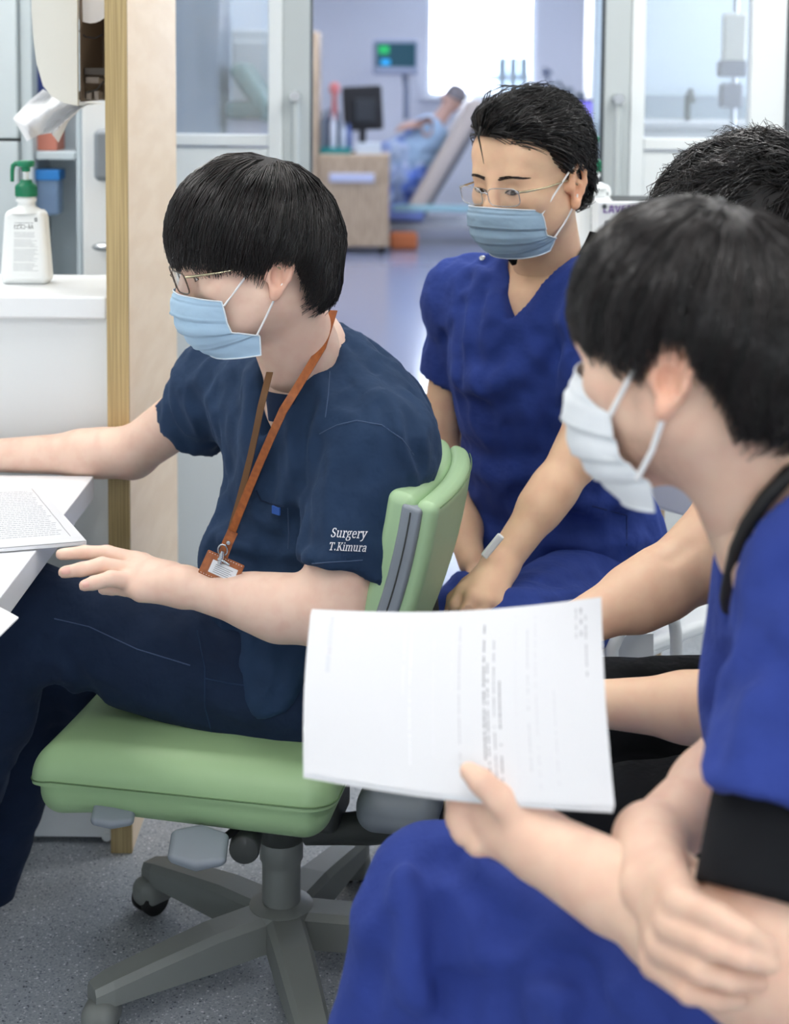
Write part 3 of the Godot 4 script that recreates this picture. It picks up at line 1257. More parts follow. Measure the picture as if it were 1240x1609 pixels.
# ---------------------------------------------------------------- desk and papers
func build_desk() -> void:
	var xr := -0.515
	var t := thing("desk", "white desk with a thick edge in front of the counter", "desk", V(-1.1, 0, 2.1))
	var m := MB.new()
	m.rbox(Transform3D(Basis(), V((xr - 1.9) * 0.5, 0.70, 1.965)), Vector3((xr + 1.9) * 0.5, 0.02, 0.62), 0.002, 1)
	put("top", m, M.desk, t)
	for q in [[-1.86, 1.40], [-0.9, 1.40], [-1.86, 2.54], [-0.9, 2.54]]:
		m = MB.new()
		m.box(V(q[0] - 0.02, 0.0, q[1] + 0.02), V(q[0] + 0.02, 0.68, q[1] - 0.02), 0.002)
		put("leg", m, M.white, t)
	m = MB.new()
	m.box(V(-1.84, 0.62, 2.56), V(-0.92, 0.68, 2.53), 0.002)
	put("rail", m, M.white, t)
	# the sheet in a clear file that sticks out over the edge
	var c := [on_y(-150, 778, 0.722), on_y(62, 771, 0.722), on_y(136, 856, 0.722), on_y(-150, 880, 0.722)]
	sheet_pile("document_folder", c, 0.006, print_texture(5, false), "printed page in a clear folder lying on the desk edge", "document")
	var c2 := [on_y(-160, 935, 0.722), on_y(-20, 945, 0.722), on_y(29, 972, 0.722), on_y(-40, 1040, 0.722)]
	sheet_pile("paper_sheet", c2, 0.003, null, "blank white paper corner jutting over the desk edge", "paper")

func sheet_pile(called: String, c: Array, th: float, tex: Texture2D, label: String, cat: String) -> void:
	var mid: Vector3 = (c[0] + c[1] + c[2] + c[3]) * 0.25
	var t := thing(called, label, cat, mid)
	var m := MB.new()
	m.prism([c[0], c[1], c[2], c[3]], Vector3(0, th - 0.001, 0))
	put("pages", m, M.paper, t)
	if tex:
		var pts := []
		for i in 5:
			for j in 5:
				var a: Vector3 = c[0].lerp(c[1], j / 4.0)
				var b: Vector3 = c[3].lerp(c[2], j / 4.0)
				pts.append(a.lerp(b, i / 4.0) + Vector3(0, th, 0))
		m = MB.new()
		m.sheet(pts, 5)
		var pm := mat(Color.WHITE, 0.3)
		pm.albedo_texture = tex
		put("top_page", m, pm, t, "printed top page")

func print_texture(sd: int, sideways: bool) -> ImageTexture:
	# a page of tiny print
	var w := 900
	var h := 640
	var im := Image.create(w, h, false, Image.FORMAT_RGBA8)
	im.fill(Color(0.885, 0.89, 0.90) if sideways else Color(0.82, 0.83, 0.845))
	var r := RandomNumberGenerator.new()
	r.seed = sd
	if not sideways:
		for k in 26:
			var y := 50 + k * 20
			var x := 30
			while x < 800:
				var n := 5 + r.randi() % 26
				im.fill_rect(Rect2i(x, y, n, 5), Color(0.48, 0.51, 0.54))
				x += n + 5
		im.fill_rect(Rect2i(838, 20, 4, 560), Color(0.35, 0.36, 0.38))
	else:
		# text lines run from top to bottom of the held page
		var cols := [[64, 30, 250, 0.84, 11], [300, 60, 330, 0.93, 3], [322, 30, 560, 0.95, 3], [392, 110, 520, 0.90, 4], [448, 90, 300, 0.90, 4], [470, 60, 540, 0.80, 5], [545, 60, 600, 0.35, 4], [556, 200, 620, 0.5, 4], [575, 120, 600, 0.62, 4], [592, 240, 590, 0.45, 4], [640, 30, 600, 0.87, 4], [676, 60, 560, 0.80, 4], [700, 40, 600, 0.84, 4], [730, 110, 590, 0.88, 4], [752, 300, 600, 0.84, 4], [836, 30, 130, 0.6, 5], [850, 40, 260, 0.66, 4], [822, 30, 130, 0.7, 4]]
		for q in cols:
			var y: int = q[1]
			while y < q[2]:
				var n := 3 + r.randi() % 12
				if r.randf() < 0.8:
					im.fill_rect(Rect2i(q[0], y, q[4], n), Color(q[3], q[3], q[3] + 0.02))
				y += n + 3
		im.fill_rect(Rect2i(60, 60, 14, 90), Color(0.86, 0.87, 0.88))
		im.fill_rect(Rect2i(60, 190, 14, 70), Color(0.85, 0.86, 0.88))
	return ImageTexture.create_from_image(im)

# ---------------------------------------------------------------- green office chair
func build_office_chair() -> void:
	var hub := V(-0.168, 0.0, 2.29)
	var turn := deg_to_rad(10.0)
	var f := Vector3(-cos(turn), 0, -sin(turn))          # where the chair faces
	var s := Vector3(-sin(turn), 0, cos(turn))           # towards its side that shows
	var t := thing("office_chair", "green vinyl swivel chair with grey five star base under the man at the desk", "chair", hub)
	# five star base
	var m := MB.new()
	m.lathe(Transform3D(Basis(), hub), [[0.0, 0.06], [0.05, 0.06], [0.052, 0.075], [0.05, 0.118], [0.036, 0.124], [0.0, 0.124]], 24)
	var base := put("base_hub", m, M.grey_plastic, t)
	for k in 5:
		var a := deg_to_rad(68.0 + 72.0 * k)
		var d := Vector3(cos(a), 0, -sin(a))
		var w := Vector3(-d.z, 0, d.x)
		m = MB.new()
		var rows := [[0.03, 0.118, 0.062, 0.030], [0.12, 0.114, 0.058, 0.029], [0.22, 0.100, 0.056, 0.026], [0.285, 0.090, 0.054, 0.024], [0.312, 0.082, 0.054, 0.018]]
		var ring := []
		for q in rows:
			var c: Vector3 = hub + d * q[0]
			var y1: float = q[1]
			var y0: float = q[2]
			var hw: float = q[3]
			for e in [[-1.0, y0], [-1.0, y1 - 0.010], [-0.72, y1], [0.72, y1], [1.0, y1 - 0.010], [1.0, y0]]:
				ring.append(c + w * hw * e[0] + Vector3(0, e[1], 0))
		for i in rows.size() - 1:
			for j in 6:
				var j2 := (j + 1) % 6
				var mid: Vector3 = (ring[i * 6] + ring[i * 6 + 4]) * 0.5
				m.face(ring[i * 6 + j], ring[i * 6 + j2], ring[i * 6 + 6 + j2], ring[i * 6 + 6 + j], (ring[i * 6 + j] + ring[i * 6 + j2]) * 0.5 - mid + (Vector3.DOWN * 0.1 if j == 5 else Vector3.ZERO))
		m.poly([ring[24], ring[25], ring[26], ring[27], ring[28], ring[29]], d)
		var leg := put("base_leg", m, M.grey_plastic, t)
		caster(leg, hub + d * 0.295, a + [0.5, 1.5, 0.9, 0.3, 1.2][k])
	# column and mechanism
	m = MB.new()
	m.lathe(Transform3D(Basis(), hub), [[0.030, 0.118], [0.030, 0.18], [0.031, 0.19], [0.034, 0.194], [0.034, 0.22], [0.028, 0.24], [0.0, 0.24]], 24)
	put("column", m, M.grey_plastic, t)
	m = MB.new()
	m.lathe(Transform3D(Basis(), hub), [[0.014, 0.245], [0.014, 0.33]], 16)
	put("gas_spring", m, M.black, t)
	var mech := MB.new()
	var mc: Vector3 = hub + f * 0.02 + Vector3(0, 0.296, 0)
	var cb := Basis(f, Vector3.UP, f.cross(Vector3.UP))
	mech.rbox(Transform3D(cb, mc), Vector3(0.12, 0.036, 0.055), 0.015, 3)
	mech.rbox(Transform3D(cb, mc + Vector3(0, 0.02, 0) + f * 0.05), Vector3(0.14, 0.018, 0.09), 0.01, 2)
	mech.lathe(Transform3D(Basis(), hub), [[0.036, 0.225], [0.05, 0.247], [0.056, 0.28], [0.05, 0.31]], 20)
	put("mechanism", mech, M.dark_plastic, t)
	m = MB.new()
	var kc := P(386, 1325, 2.12)
	m.lathe(Transform3D(Basis(Vector3.RIGHT, PI / 2), kc), [[0.0, 0.022], [0.019, 0.022], [0.022, 0.018], [0.022, -0.09]], 24)
	put("tension_knob", m, M.dark_plastic, t)
	# two paddles
	m = MB.new()
	m.tube([P(398, 1290, 2.16), P(372, 1302, 2.12), P(346, 1322, 2.09)], [0.006], 8)
	var lv := put("lever", m, M.black, t)
	m = MB.new()
	var wide := func(p: Vector3) -> Vector3:
		return Vector3(p.x, p.y * (1.0 - 0.25 * absf(p.x) / 0.04), p.z * (1.0 - 0.35 * absf(p.x) / 0.04))
	m.rbox(Transform3D(Basis(Vector3.RIGHT, 0.42) * Basis(Vector3.BACK, -0.08), P(312, 1332, 2.06)), Vector3(0.041, 0.010, 0.036), 0.009, 3, wide, 3)
	put("paddle", m, M.light_grey, lv)
	m = MB.new()
	m.tube([P(262, 1272, 2.2), P(225, 1273, 2.16), P(185, 1272, 2.13)], [0.009], 8, true, 0.5, Vector3.UP)
	lv = put("lever", m, M.black, t)
	m = MB.new()
	m.rbox(Transform3D(Basis(Vector3.RIGHT, 0.4), P(179, 1277, 2.12)), Vector3(0.031, 0.008, 0.026), 0.007, 3, wide, 3)
	put("paddle", m, M.light_grey, lv)
	# seat cushion
	var sc: Vector3 = hub + f * 0.100 + Vector3(0, 0.385, 0)
	var seat_shape := func(p: Vector3) -> Vector3:
		# a shallow dish that turns down at the front
		var k := p.x / 0.235
		var y := p.y
		if y > 0.0:
			y += 0.006 * (p.z / 0.235) ** 2
		y -= 0.02 * maxf(k - 0.45, 0.0) ** 2 * 3.0
		var taper := 1.0 - 0.06 * k
		if p.y < 0.0:
			taper *= 0.95
			return Vector3(p.x * 0.96, y, p.z * taper)
		return Vector3(p.x, y, p.z * taper)
	m = MB.new()
	m.rbox(Transform3D(cb, sc), Vector3(0.232, 0.054, 0.230), 0.045, 6, seat_shape, 8)
	var seat := put("seat", m, M.green, t)
	# the stitched seam round the cushion
	m = MB.new()
	var seam := []
	for corner in 4:
		var cx: float = 0.187 * [1.0, -1.0, -1.0, 1.0][corner]
		var cz: float = 0.185 * [1.0, 1.0, -1.0, -1.0][corner]
		for k in 12:
			var a := PI * 0.5 * (corner + k / 11.0)
			var q: Vector3 = seat_shape.call(Vector3(cx + cos(a) * 0.0457, 0.007, cz + sin(a) * 0.0457))
			seam.append(cb * q + sc)
	seam.append(seam[0])
	m.tube(seam, [0.0012], 5, false)
	put("seam", m, M.stitch, seat)
	m = MB.new()
	m.rbox(Transform3D(cb, sc + Vector3(0, -0.056, 0)), Vector3(0.15, 0.01, 0.13), 0.008, 2)
	put("seat_pan", m, M.black, t)
	# backrest, leaning back
	var bc: Vector3 = hub - f * 0.212 + s * 0.032 + Vector3(0, 0.66, 0)
	var lean := deg_to_rad(19.0)
	var bu := (Vector3.UP * cos(lean) - f * sin(lean)).normalized()
	var bf := s.cross(bu).normalized()
	if bf.dot(f) < 0:
		bf = -bf
	var bb := Basis(s, bu, bf)
	var wrap := func(p: Vector3) -> Vector3:
		var w := 1.0 - 0.10 * (p.y / 0.18)
		var u := p.x / 0.21
		return Vector3(p.x * w, p.y - 0.012 * u * u, p.z + 0.022 * u * u + 0.02 * (p.y / 0.18) ** 2)
	m = MB.new()
	m.rbox(Transform3D(bb, bc + bf * 0.012), Vector3(0.194, 0.182, 0.021), 0.015, 4, wrap, 10)
	put("backrest_cushion", m, M.green_back, t)
	m = MB.new()
	m.rbox(Transform3D(bb, bc - bf * 0.006), Vector3(0.1975, 0.172, 0.0145), 0.005, 2, wrap, 10)
	var band := put("edge_band", m, M.light_grey, t, "grey vinyl edge of the backrest")
	m = MB.new()
	var sl := []
	for k in 24:
		var q: Vector3 = wrap.call(Vector3(0.1982, -0.165 + 0.33 * k / 23.0, -0.006))
		sl.append(bb * q + bc)
	m.tube(sl, [0.0012], 5)
	put("seam", m, M.dark_plastic, band)
	m = MB.new()
	m.rbox(Transform3D(bb, bc - bf * 0.024), Vector3(0.190, 0.182, 0.016), 0.013, 4, wrap, 10)
	var rear := put("backrest_shell", m, M.green_back, t)
	m = MB.new()
	sl = []
	for k in 40:
		var u := -0.176 + 0.352 * k / 39.0
		var q: Vector3 = wrap.call(Vector3(u, 0.178, -0.014))
		sl.append(bb * q + bc - bf * 0.026)
	m.tube(sl, [0.0009], 5)
	put("seam", m, M.stitch, rear)
	# bracket from the mechanism to the backrest
	m = MB.new()
	m.tube([P(478, 1312, 2.27), P(530, 1303, 2.26), P(580, 1300, 2.25), P(640, 1296, 2.24), P(676, 1280, 2.24), P(692, 1250, 2.25), P(690, 1180, 2.26), P(676, 1060, 2.27), P(668, 940, 2.27)], [0.016, 0.024, 0.027, 0.026, 0.024, 0.024, 0.024, 0.022, 0.02], 14, true, 0.8, s)
	put("back_bracket", m, M.dark_plastic, t)
	m = MB.new()
	m.rbox(Transform3D(cb, P(632, 1254, 2.22)), Vector3(0.062, 0.034, 0.07), 0.03, 5)
	put("bracket_cover", m, M.light_grey, t)

func caster(leg: Node3D, at: Vector3, a: float) -> void:
	var d := Vector3(cos(a), 0, -sin(a))
	var w := Vector3(-d.z, 0, d.x)
	var c := at + d * 0.012 + Vector3(0, 0.026, 0)
	var m := MB.new()
	m.lathe(Transform3D(Basis(), at), [[0.0, 0.05], [0.012, 0.05], [0.014, 0.058], [0.012, 0.066], [0.0, 0.066]], 14)
	put("caster_stem", m, M.steel, leg)
	m = MB.new()
	var bs := Basis(d, Vector3.UP, d.cross(Vector3.UP))
	var hood := func(p: Vector3) -> Vector3:
		return Vector3(p.x, p.y, p.z)
	m.rbox(Transform3D(bs, c + Vector3(0, 0.012, 0) - d * 0.006), Vector3(0.034, 0.024, 0.026), 0.02, 4, hood, 1)
	put("caster_hood", m, M.grey_plastic, leg)
	for sd in [-1.0, 1.0]:
		m = MB.new()
		var e: Vector3 = c + w * 0.013 * sd
		m.lathe(Transform3D(Basis(d, w, d.cross(w)), e), [[0.0, -0.009], [0.022, -0.009], [0.0255, -0.006], [0.0255, 0.006], [0.022, 0.009], [0.0, 0.009]], 24)
		put("caster_wheel", m, M.rubber, leg)

# ---------------------------------------------------------------- the other chairs
func chair_shapes() -> Dictionary:
	# white stacking chair about its own base; it faces +z
	var r := {}
	var m := MB.new()
	var dish := func(p: Vector3) -> Vector3:
		return Vector3(p.x * (1.0 - 0.1 * p.z / 0.2), p.y - 0.02 * (p.z / 0.2) ** 2 * (1.0 if p.z > 0 else 0.2), p.z)
	m.rbox(Transform3D(Basis(), Vector3(0, 0.435, 0)), Vector3(0.205, 0.014, 0.2), 0.012, 3, dish, 5)
	r.seat = m
	m = MB.new()
	var bend := func(p: Vector3) -> Vector3:
		return Vector3(p.x, p.y, p.z + 0.03 * (p.x / 0.2) ** 2 - 0.12 * p.y)
	m.rbox(Transform3D(Basis(), Vector3(0, 0.70, -0.22)), Vector3(0.2, 0.1, 0.01), 0.009, 3, bend, 5)
	r.backrest = m
	r.legs = []
	for sx in [-1.0, 1.0]:
		for sz in [-1.0, 1.0]:
			m = MB.new()
			m.tube([Vector3(sx * 0.21, 0.0, sz * 0.22), Vector3(sx * 0.2, 0.25, sz * 0.2), Vector3(sx * 0.19, 0.425, sz * 0.17)], [0.011], 10)
			r.legs.append(m)
	r.rails = []
	for sx in [-1.0, 1.0]:
		m = MB.new()
		r.rails.append(m)
		m.tube([Vector3(sx * 0.19, 0.425, 0.17), Vector3(sx * 0.19, 0.425, -0.17), Vector3(sx * 0.19, 0.46, -0.205), Vector3(sx * 0.185, 0.62, -0.215), Vector3(sx * 0.18, 0.74, -0.235)], [0.011], 10)
	return r

func put_chair(sh: Dictionary, at: Vector3, turn: float, label: String) -> Node3D:
	var t := thing("stacking_chair", label, "chair", at, "white stacking chairs")
	t.rotation.y = turn
	for q in [["seat", sh.seat, M.white], ["backrest", sh.backrest, M.white]]:
		var o := MeshInstance3D.new()
		o.name = q[0]
		o.mesh = q[1].mesh()
		o.material_override = q[2]
		t.add_child(o, true)
	for l in sh.rails + sh.legs:
		var o := MeshInstance3D.new()
		o.name = "leg" if l in sh.legs else "side_rail"
		o.mesh = l.mesh()
		o.material_override = M.white
		t.add_child(o, true)
	return t

func build_meeting_chairs() -> void:
	var sh := chair_shapes()
	var a := put_chair(sh, V(0.33, 0, 2.72), deg_to_rad(-42.0), "white tube framed chair under the man facing the group")
	var m := MB.new()
	m.tube([P(962, 1075, 2.34), P(962, 1020, 2.34), P(976, 988, 2.35), P(1010, 966, 2.36), P(1044, 962, 2.37), P(1060, 978, 2.38), P(1063, 1000, 2.38), P(1063, 1075, 2.38)], [0.0105], 12)
	put("arm_hoop", m, M.white, a)
	m = MB.new()
	m.prism([P(968, 1080, 2.39), P(968, 1012, 2.39), P(988, 996, 2.39), P(1027, 996, 2.39), P(1027, 1080, 2.39)], Vector3(0, 0, -0.008))
	put("side_panel", m, M.white, a)
	put_chair(sh, V(0.58, 0, 1.98), deg_to_rad(-85.0), "white tube framed chair under the man in black trousers")
	put_chair(sh, V(0.52, 0, 1.36), deg_to_rad(-108.0), "white tube framed chair under the man holding the page")

# ---------------------------------------------------------------- wooden cart with bottle and glove box
func build_cart() -> void:
	var d0 := 3.12
	var yt: float = P(925, 404, 3.3).y
	var x1 := X(1048, d0, 770)
	var x0 := x1 - 0.32
	var t := thing("wooden_cart", "wooden utility cart with white top behind the seated men", "cart", V((x0 + x1) * 0.5, 0, 3.3))
	box_part("top", V(x0, yt - 0.025, 3.5), V(x1, yt, d0), M.white, t, 0.004)
	box_part("side", V(x1 - 0.022, 0.08, 3.48), V(x1 - 0.001, yt - 0.026, d0 + 0.01), M.wood_cart, t, 0.002)
	box_part("side", V(x0 + 0.001, 0.08, 3.48), V(x0 + 0.022, yt - 0.026, d0 + 0.01), M.wood_cart, t, 0.002)
	box_part("back", V(x0 + 0.023, 0.08, 3.48), V(x1 - 0.023, yt - 0.026, 3.465), M.wood_cart, t, 0.001)
	for k in 3:
		var y := 0.09 + k * (yt - 0.13) / 3.0
		var d := box_part("drawer", V(x0 + 0.024, y, 3.46), V(x1 - 0.024, y + (yt - 0.13) / 3.0 - 0.006, d0 + 0.012), M.white_panel, t, 0.003)
		var m := MB.new()
		m.tube([V(x0 + 0.1, y + 0.2, d0 + 0.0), V(x1 - 0.1, y + 0.2, d0 + 0.0)], [0.006], 8)
		put("handle", m, M.steel, d)
	for q in [[x0 + 0.05, 3.18], [x1 - 0.05, 3.18], [x0 + 0.05, 3.44], [x1 - 0.05, 3.44]]:
		var m := MB.new()
		m.lathe(Transform3D(Basis(Vector3.BACK, PI / 2), V(q[0], 0.035, q[1])), [[0.0, -0.012], [0.035, -0.012], [0.035, 0.012], [0.0, 0.012]], 18)
		m.tube([V(q[0], 0.035, q[1]), V(q[0], 0.082, q[1])], [0.008], 8)
		put("caster", m, M.rubber, t)
	build_pump_bottle("sanitizer_bottle", P(925, 404, 3.3), yt, 1.1, "white pump bottle with green top behind the man facing the group", 0.5)
	# glove box
	var c := P(941, 318, 3.16)
	var gx0 := c.x
	var h := c.y - yt
	var bt := thing("glove_box", "white glove carton with purple lettering on the wooden cart", "box", Vector3(gx0 + 0.06, yt, c.z - 0.06))
	var m2 := MB.new()
	m2.box(Vector3(gx0, yt, c.z - 0.13), Vector3(gx0 + 0.145, yt + h, c.z), 0.001)
	put("carton", m2, M.white, bt)
	m2 = MB.new()
	m2.rbox(Transform3D(Basis(Vector3.RIGHT, 0.1), Vector3(gx0 + 0.085, yt + h + 0.003, c.z - 0.065)), Vector3(0.05, 0.002, 0.03), 0.002, 1)
	put("opening", m2, M.dark_plastic, bt)
	lettering("LAVENDER NITRILE", 0.0215, Vector3(gx0 + 0.008, yt + h - 0.027, c.z + 0.0012), mat(rgb(128, 100, 168), 0.6), bt, "lettering")
	m2 = MB.new()
	m2.box(Vector3(gx0 + 0.021, yt + h - 0.0105, c.z), Vector3(gx0 + 0.042, yt + h - 0.0075, c.z + 0.0008))
	put("small_print", m2, mat(rgb(150, 152, 158), 0.6), bt)
	m2 = MB.new()
	m2.lathe(Transform3D(Basis(Vector3.RIGHT, PI / 2), Vector3(gx0 + 0.012, yt + h - 0.0085, c.z + 0.0004)), [[0.0, 0.0012], [0.005, 0.0012], [0.005, 0.0]], 16)
	put("emblem", m2, mat(rgb(70, 80, 84), 0.6), bt)
	m2 = MB.new()
	var r := RandomNumberGenerator.new()
	r.seed = 4
	var x := gx0 + 0.014
	while x < gx0 + 0.07:
		var w := r.randf_range(0.0008, 0.003)
		m2.box(Vector3(x, yt + h - 0.055, c.z), Vector3(x + w, yt + h - 0.038, c.z + 0.0012))
		x += w + r.randf_range(0.001, 0.003)
	put("barcode", m2, mat(rgb(80, 82, 88), 0.6), bt)

func text_mesh(text: String, size: float, serif := false) -> TextMesh:
	var tm := TextMesh.new()
	var fo := SystemFont.new()
	fo.font_names = PackedStringArray(["Droid Serif" if serif else "Droid Sans"])
	if not serif:
		fo.font_weight = 700
	else:
		fo.font_italic = true
	tm.font = fo
	tm.text = text
	tm.font_size = 48
	tm.pixel_size = size / 48.0
	tm.depth = 0.0006
	tm.horizontal_alignment = HORIZONTAL_ALIGNMENT_LEFT
	tm.vertical_alignment = VERTICAL_ALIGNMENT_BOTTOM
	return tm

func lettering(text: String, size: float, at: Vector3, m: Material, parent: Node3D, called: String) -> void:
	var mb := MB.new()
	mb.from_mesh(text_mesh(text, size), func(p: Vector3) -> Array: return [at + p, Vector3.BACK])
	put(called, mb, m, parent)

# ---------------------------------------------------------------- tools for people
# Head frame: x towards the person's left, y up, z where the face looks; origin between the eyes' level and the ears.
func head_frame(px: float, py: float, depth: float, beta: float, pitch: float, roll := 0.0) -> Transform3D:
	# beta: 0 looks to the left of the picture, 90 straight at the camera
	var b := deg_to_rad(beta)
	var f := Vector3(-cos(b), 0, sin(b))
	var l := Vector3.UP.cross(f).normalized()
	var bas := Basis(l, Vector3.UP, f)
	bas = bas * Basis(Vector3.RIGHT, deg_to_rad(pitch)) * Basis(Vector3.BACK, deg_to_rad(roll))
	return Transform3D(bas, P(px, py, depth))

func cast(fld: Fld, px: float, py: float, d0: float, reach := 1.2) -> Vector3:
	var a := P(px, py, d0)
	return fld.ray(a, (a - EYE).normalized(), reach)

func fold(fld: Fld, pts: Array, w: float, depth: float, d0: float) -> void:
	# a fold of the cloth that runs through these picture points, on the surface
	var path := []
	for k in pts.size() - 1:
		for j in 3:
			var q: Vector2 = Vector2(pts[k][0], pts[k][1]).lerp(Vector2(pts[k + 1][0], pts[k + 1][1]), j / 3.0)
			var h := cast(fld, q.x, q.y, d0)
			if h != Vector3.INF:
				path.append(h)
	var e: Array = pts[pts.size() - 1]
	var hh := cast(fld, e[0], e[1], d0)
	if hh != Vector3.INF:
		path.append(hh)
	if path.size() > 1:
		fld.crease(path, w * 1.2, depth * 1.3)

func head_skin(mb: MB, xf: Transform3D, neck_to: Vector3, neck_r: float, ears: Array, tint = null) -> Fld:
	# the head with face and neck on its own fine grid, in the head frame
	var nk: Vector3 = xf.affine_inverse() * neck_to
	var lo := Vector3(-0.11, -0.13, -0.13).min(nk - Vector3(0.08, 0.03, 0.08))
	var hi := Vector3(0.11, 0.13, 0.14).max(nk + Vector3(0.08, 0.05, 0.08))
	var f := Fld.new(lo, hi, 0.0038)
	var I := Basis()
	f.ell(Vector3(0, 0.026, -0.012), I, Vector3(0.076, 0.088, 0.096), 0.02)
	f.ell(Vector3(0, -0.028, 0.028), I, Vector3(0.065, 0.084, 0.064), 0.03)
	for s in [-1.0, 1.0]:
		f.cone(Vector3(0.052 * s, -0.05, 0.0), Vector3(0.018 * s, -0.092, 0.066), 0.022, 0.019, 0.03)
		f.ell(Vector3(0.044 * s, -0.022, 0.058), I, Vector3(0.024, 0.022, 0.026), 0.025)
	f.cone(Vector3(-0.026, 0.052, 0.052), Vector3(0.026, 0.052, 0.052), 0.036, 0.036, 0.04)
	f.cone(Vector3(-0.036, 0.016, 0.079), Vector3(0.036, 0.016, 0.079), 0.012, 0.012, 0.02)
	f.cone(Vector3(0, -0.09, 0.07), Vector3(0, -0.098, 0.066), 0.02, 0.018, 0.02)
	for s in [-1.0, 1.0]:
		f.ell(Vector3(0.034 * s, -0.006, 0.104), I, Vector3(0.019, 0.014, 0.017), 0.014, true)
		f.ell(Vector3(0.033 * s, -0.007, 0.077), I, Vector3(0.0165, 0.0125, 0.0125), 0.006)
	f.cone(Vector3(0, 0.012, 0.090), Vector3(0, -0.03, 0.106), 0.0085, 0.011, 0.012)
	f.cone(Vector3(0, -0.032, 0.104), Vector3(0, -0.036, 0.103), 0.012, 0.013, 0.008)
	f.cone(Vector3(-0.02, -0.068, 0.088), Vector3(0.02, -0.068, 0.088), 0.01, 0.01, 0.012)
	# neck and its muscles
	f.cone(Vector3(0, -0.055, -0.022), nk, 0.056, neck_r, 0.03)
	f.emit(mb, xf, tint)
	for s in ears:
		var e := Fld.new(Vector3(-0.02, -0.045, -0.035), Vector3(0.035, 0.045, 0.035), 0.0019)
		e.ell(Vector3(0.004, 0.0, -0.003), Basis(Vector3.UP, 0.3), Vector3(0.005, 0.027, 0.016), 0.004)
		e.chain([Vector3(0.004, 0.006, 0.012), Vector3(0.007, 0.018, 0.012), Vector3(0.011, 0.0295, 0.004), Vector3(0.014, 0.03, -0.008), Vector3(0.016, 0.021, -0.017), Vector3(0.016, 0.006, -0.019), Vector3(0.013, -0.008, -0.015), Vector3(0.01, -0.018, -0.008), Vector3(0.009, -0.026, 0.0)], [0.003, 0.0036, 0.004, 0.004, 0.004, 0.004, 0.0038, 0.004, 0.006], 0.003)
		e.chain([Vector3(0.007, 0.016, -0.004), Vector3(0.01, 0.006, -0.011), Vector3(0.009, -0.008, -0.009), Vector3(0.008, -0.014, 0.0)], [0.0035, 0.0038, 0.0036, 0.003], 0.004)
		e.cone(Vector3(0.004, -0.004, 0.011), Vector3(0.008, -0.003, 0.007), 0.0045, 0.0035, 0.004)
		e.cone(Vector3(0.008, -0.024, 0.001), Vector3(0.008, -0.029, 0.003), 0.0068, 0.0055, 0.005)
		e.cone(Vector3(-0.014, 0.0, 0.004), Vector3(0.0, 0.0, 0.004), 0.016, 0.010, 0.006)
		e.ell(Vector3(0.0135, -0.004, -0.001), Basis(), Vector3(0.0105, 0.0125, 0.0085), 0.004, true)
		e.ell(Vector3(0.014, 0.014, -0.006), Basis(Vector3.RIGHT, 0.5), Vector3(0.006, 0.010, 0.0035), 0.003, true)
		var eb := (Basis(Vector3.UP, 0.3) * Basis(Vector3.RIGHT, -0.14)).scaled(Vector3.ONE * 1.1)
		var ex := Transform3D(eb, Vector3(0.0725, -0.012, -0.012))
		if s < 0:
			ex = Transform3D(Basis.from_scale(Vector3(-1, 1, 1)), Vector3.ZERO) * ex
		var was := mb.v.size()
		e.emit(mb, xf * ex, func(_p: Vector3) -> Color: return Color(1.0, 0.86, 0.82))
	mb.col = Color.WHITE
	return f

func hand(f: Fld, wrist: Vector3, wr: float, palm: Array, fingers: Array, k := 0.006) -> void:
	# palm: list of [a, b, ra, rb]; fingers: list of [points, radii]
	for p in palm:
		f.cone(p[0], p[1], p[2], p[3], 0.012)
	for g in fingers:
		f.chain(g[0], g[1], k)

func nails(parent: Node3D, list: Array) -> void:
	# list of [fingertip, direction of finger, outward normal, half width]
	for q in list:
		var d: Vector3 = q[1].normalized()
		var n: Vector3 = q[2].normalized()
		var s := d.cross(n).normalized()
		n = s.cross(d).normalized()
		var mb := MB.new()
		var pts := []
		for i in 5:
			for j in 5:
				var u := (j - 2) / 2.0
				var w := (i - 2) / 2.0
				pts.append(q[0] + s * u * q[3] * (1.0 - 0.15 * absf(w)) + d * w * q[3] * 1.15 - n * (u * u * 0.0018) )
		mb.sheet(pts, 5)
		put("fingernail", mb, M.nail, parent)

# ---------------------------------------------------------------- hair
var hr_tab := PackedFloat32Array()
const HT := 40
const HP := 72

func hair_table(ells: Array, c: Vector3) -> void:
	# radius of the hair's outer shape in each direction about c
	hr_tab.resize((HT + 1) * HP)
	for i in HT + 1:
		for j in HP:
			var th := PI * i / HT
			var ph := TAU * j / HP - PI
			var d := Vector3(sin(th) * sin(ph), cos(th), sin(th) * cos(ph))
			var best := 0.0
			for e in ells:
				# farthest crossing of the ray with the ellipsoid
				var q: Vector3 = (c - e[0]) / e[1]
				var g: Vector3 = d / e[1]
				var a := g.dot(g)
				var b := q.dot(g)
				var cc := q.dot(q) - 1.0
				var disc := b * b - a * cc
				if disc > 0.0:
					var r := (-b + sqrt(disc)) / a
					if r > 0.0:
						best = sqrt(best * best + r * r) if false else maxf(best, r)
			hr_tab[i * HP + j] = best
	# soften the joins
	for pass_ in 3:
		var t := hr_tab.duplicate()
		for i in range(1, HT):
			for j in HP:
				t[i * HP + j] = (hr_tab[i * HP + j] * 2.0 + hr_tab[(i - 1) * HP + j] + hr_tab[(i + 1) * HP + j] + hr_tab[i * HP + (j + 1) % HP] + hr_tab[i * HP + (j + HP - 1) % HP]) / 6.0
		hr_tab = t

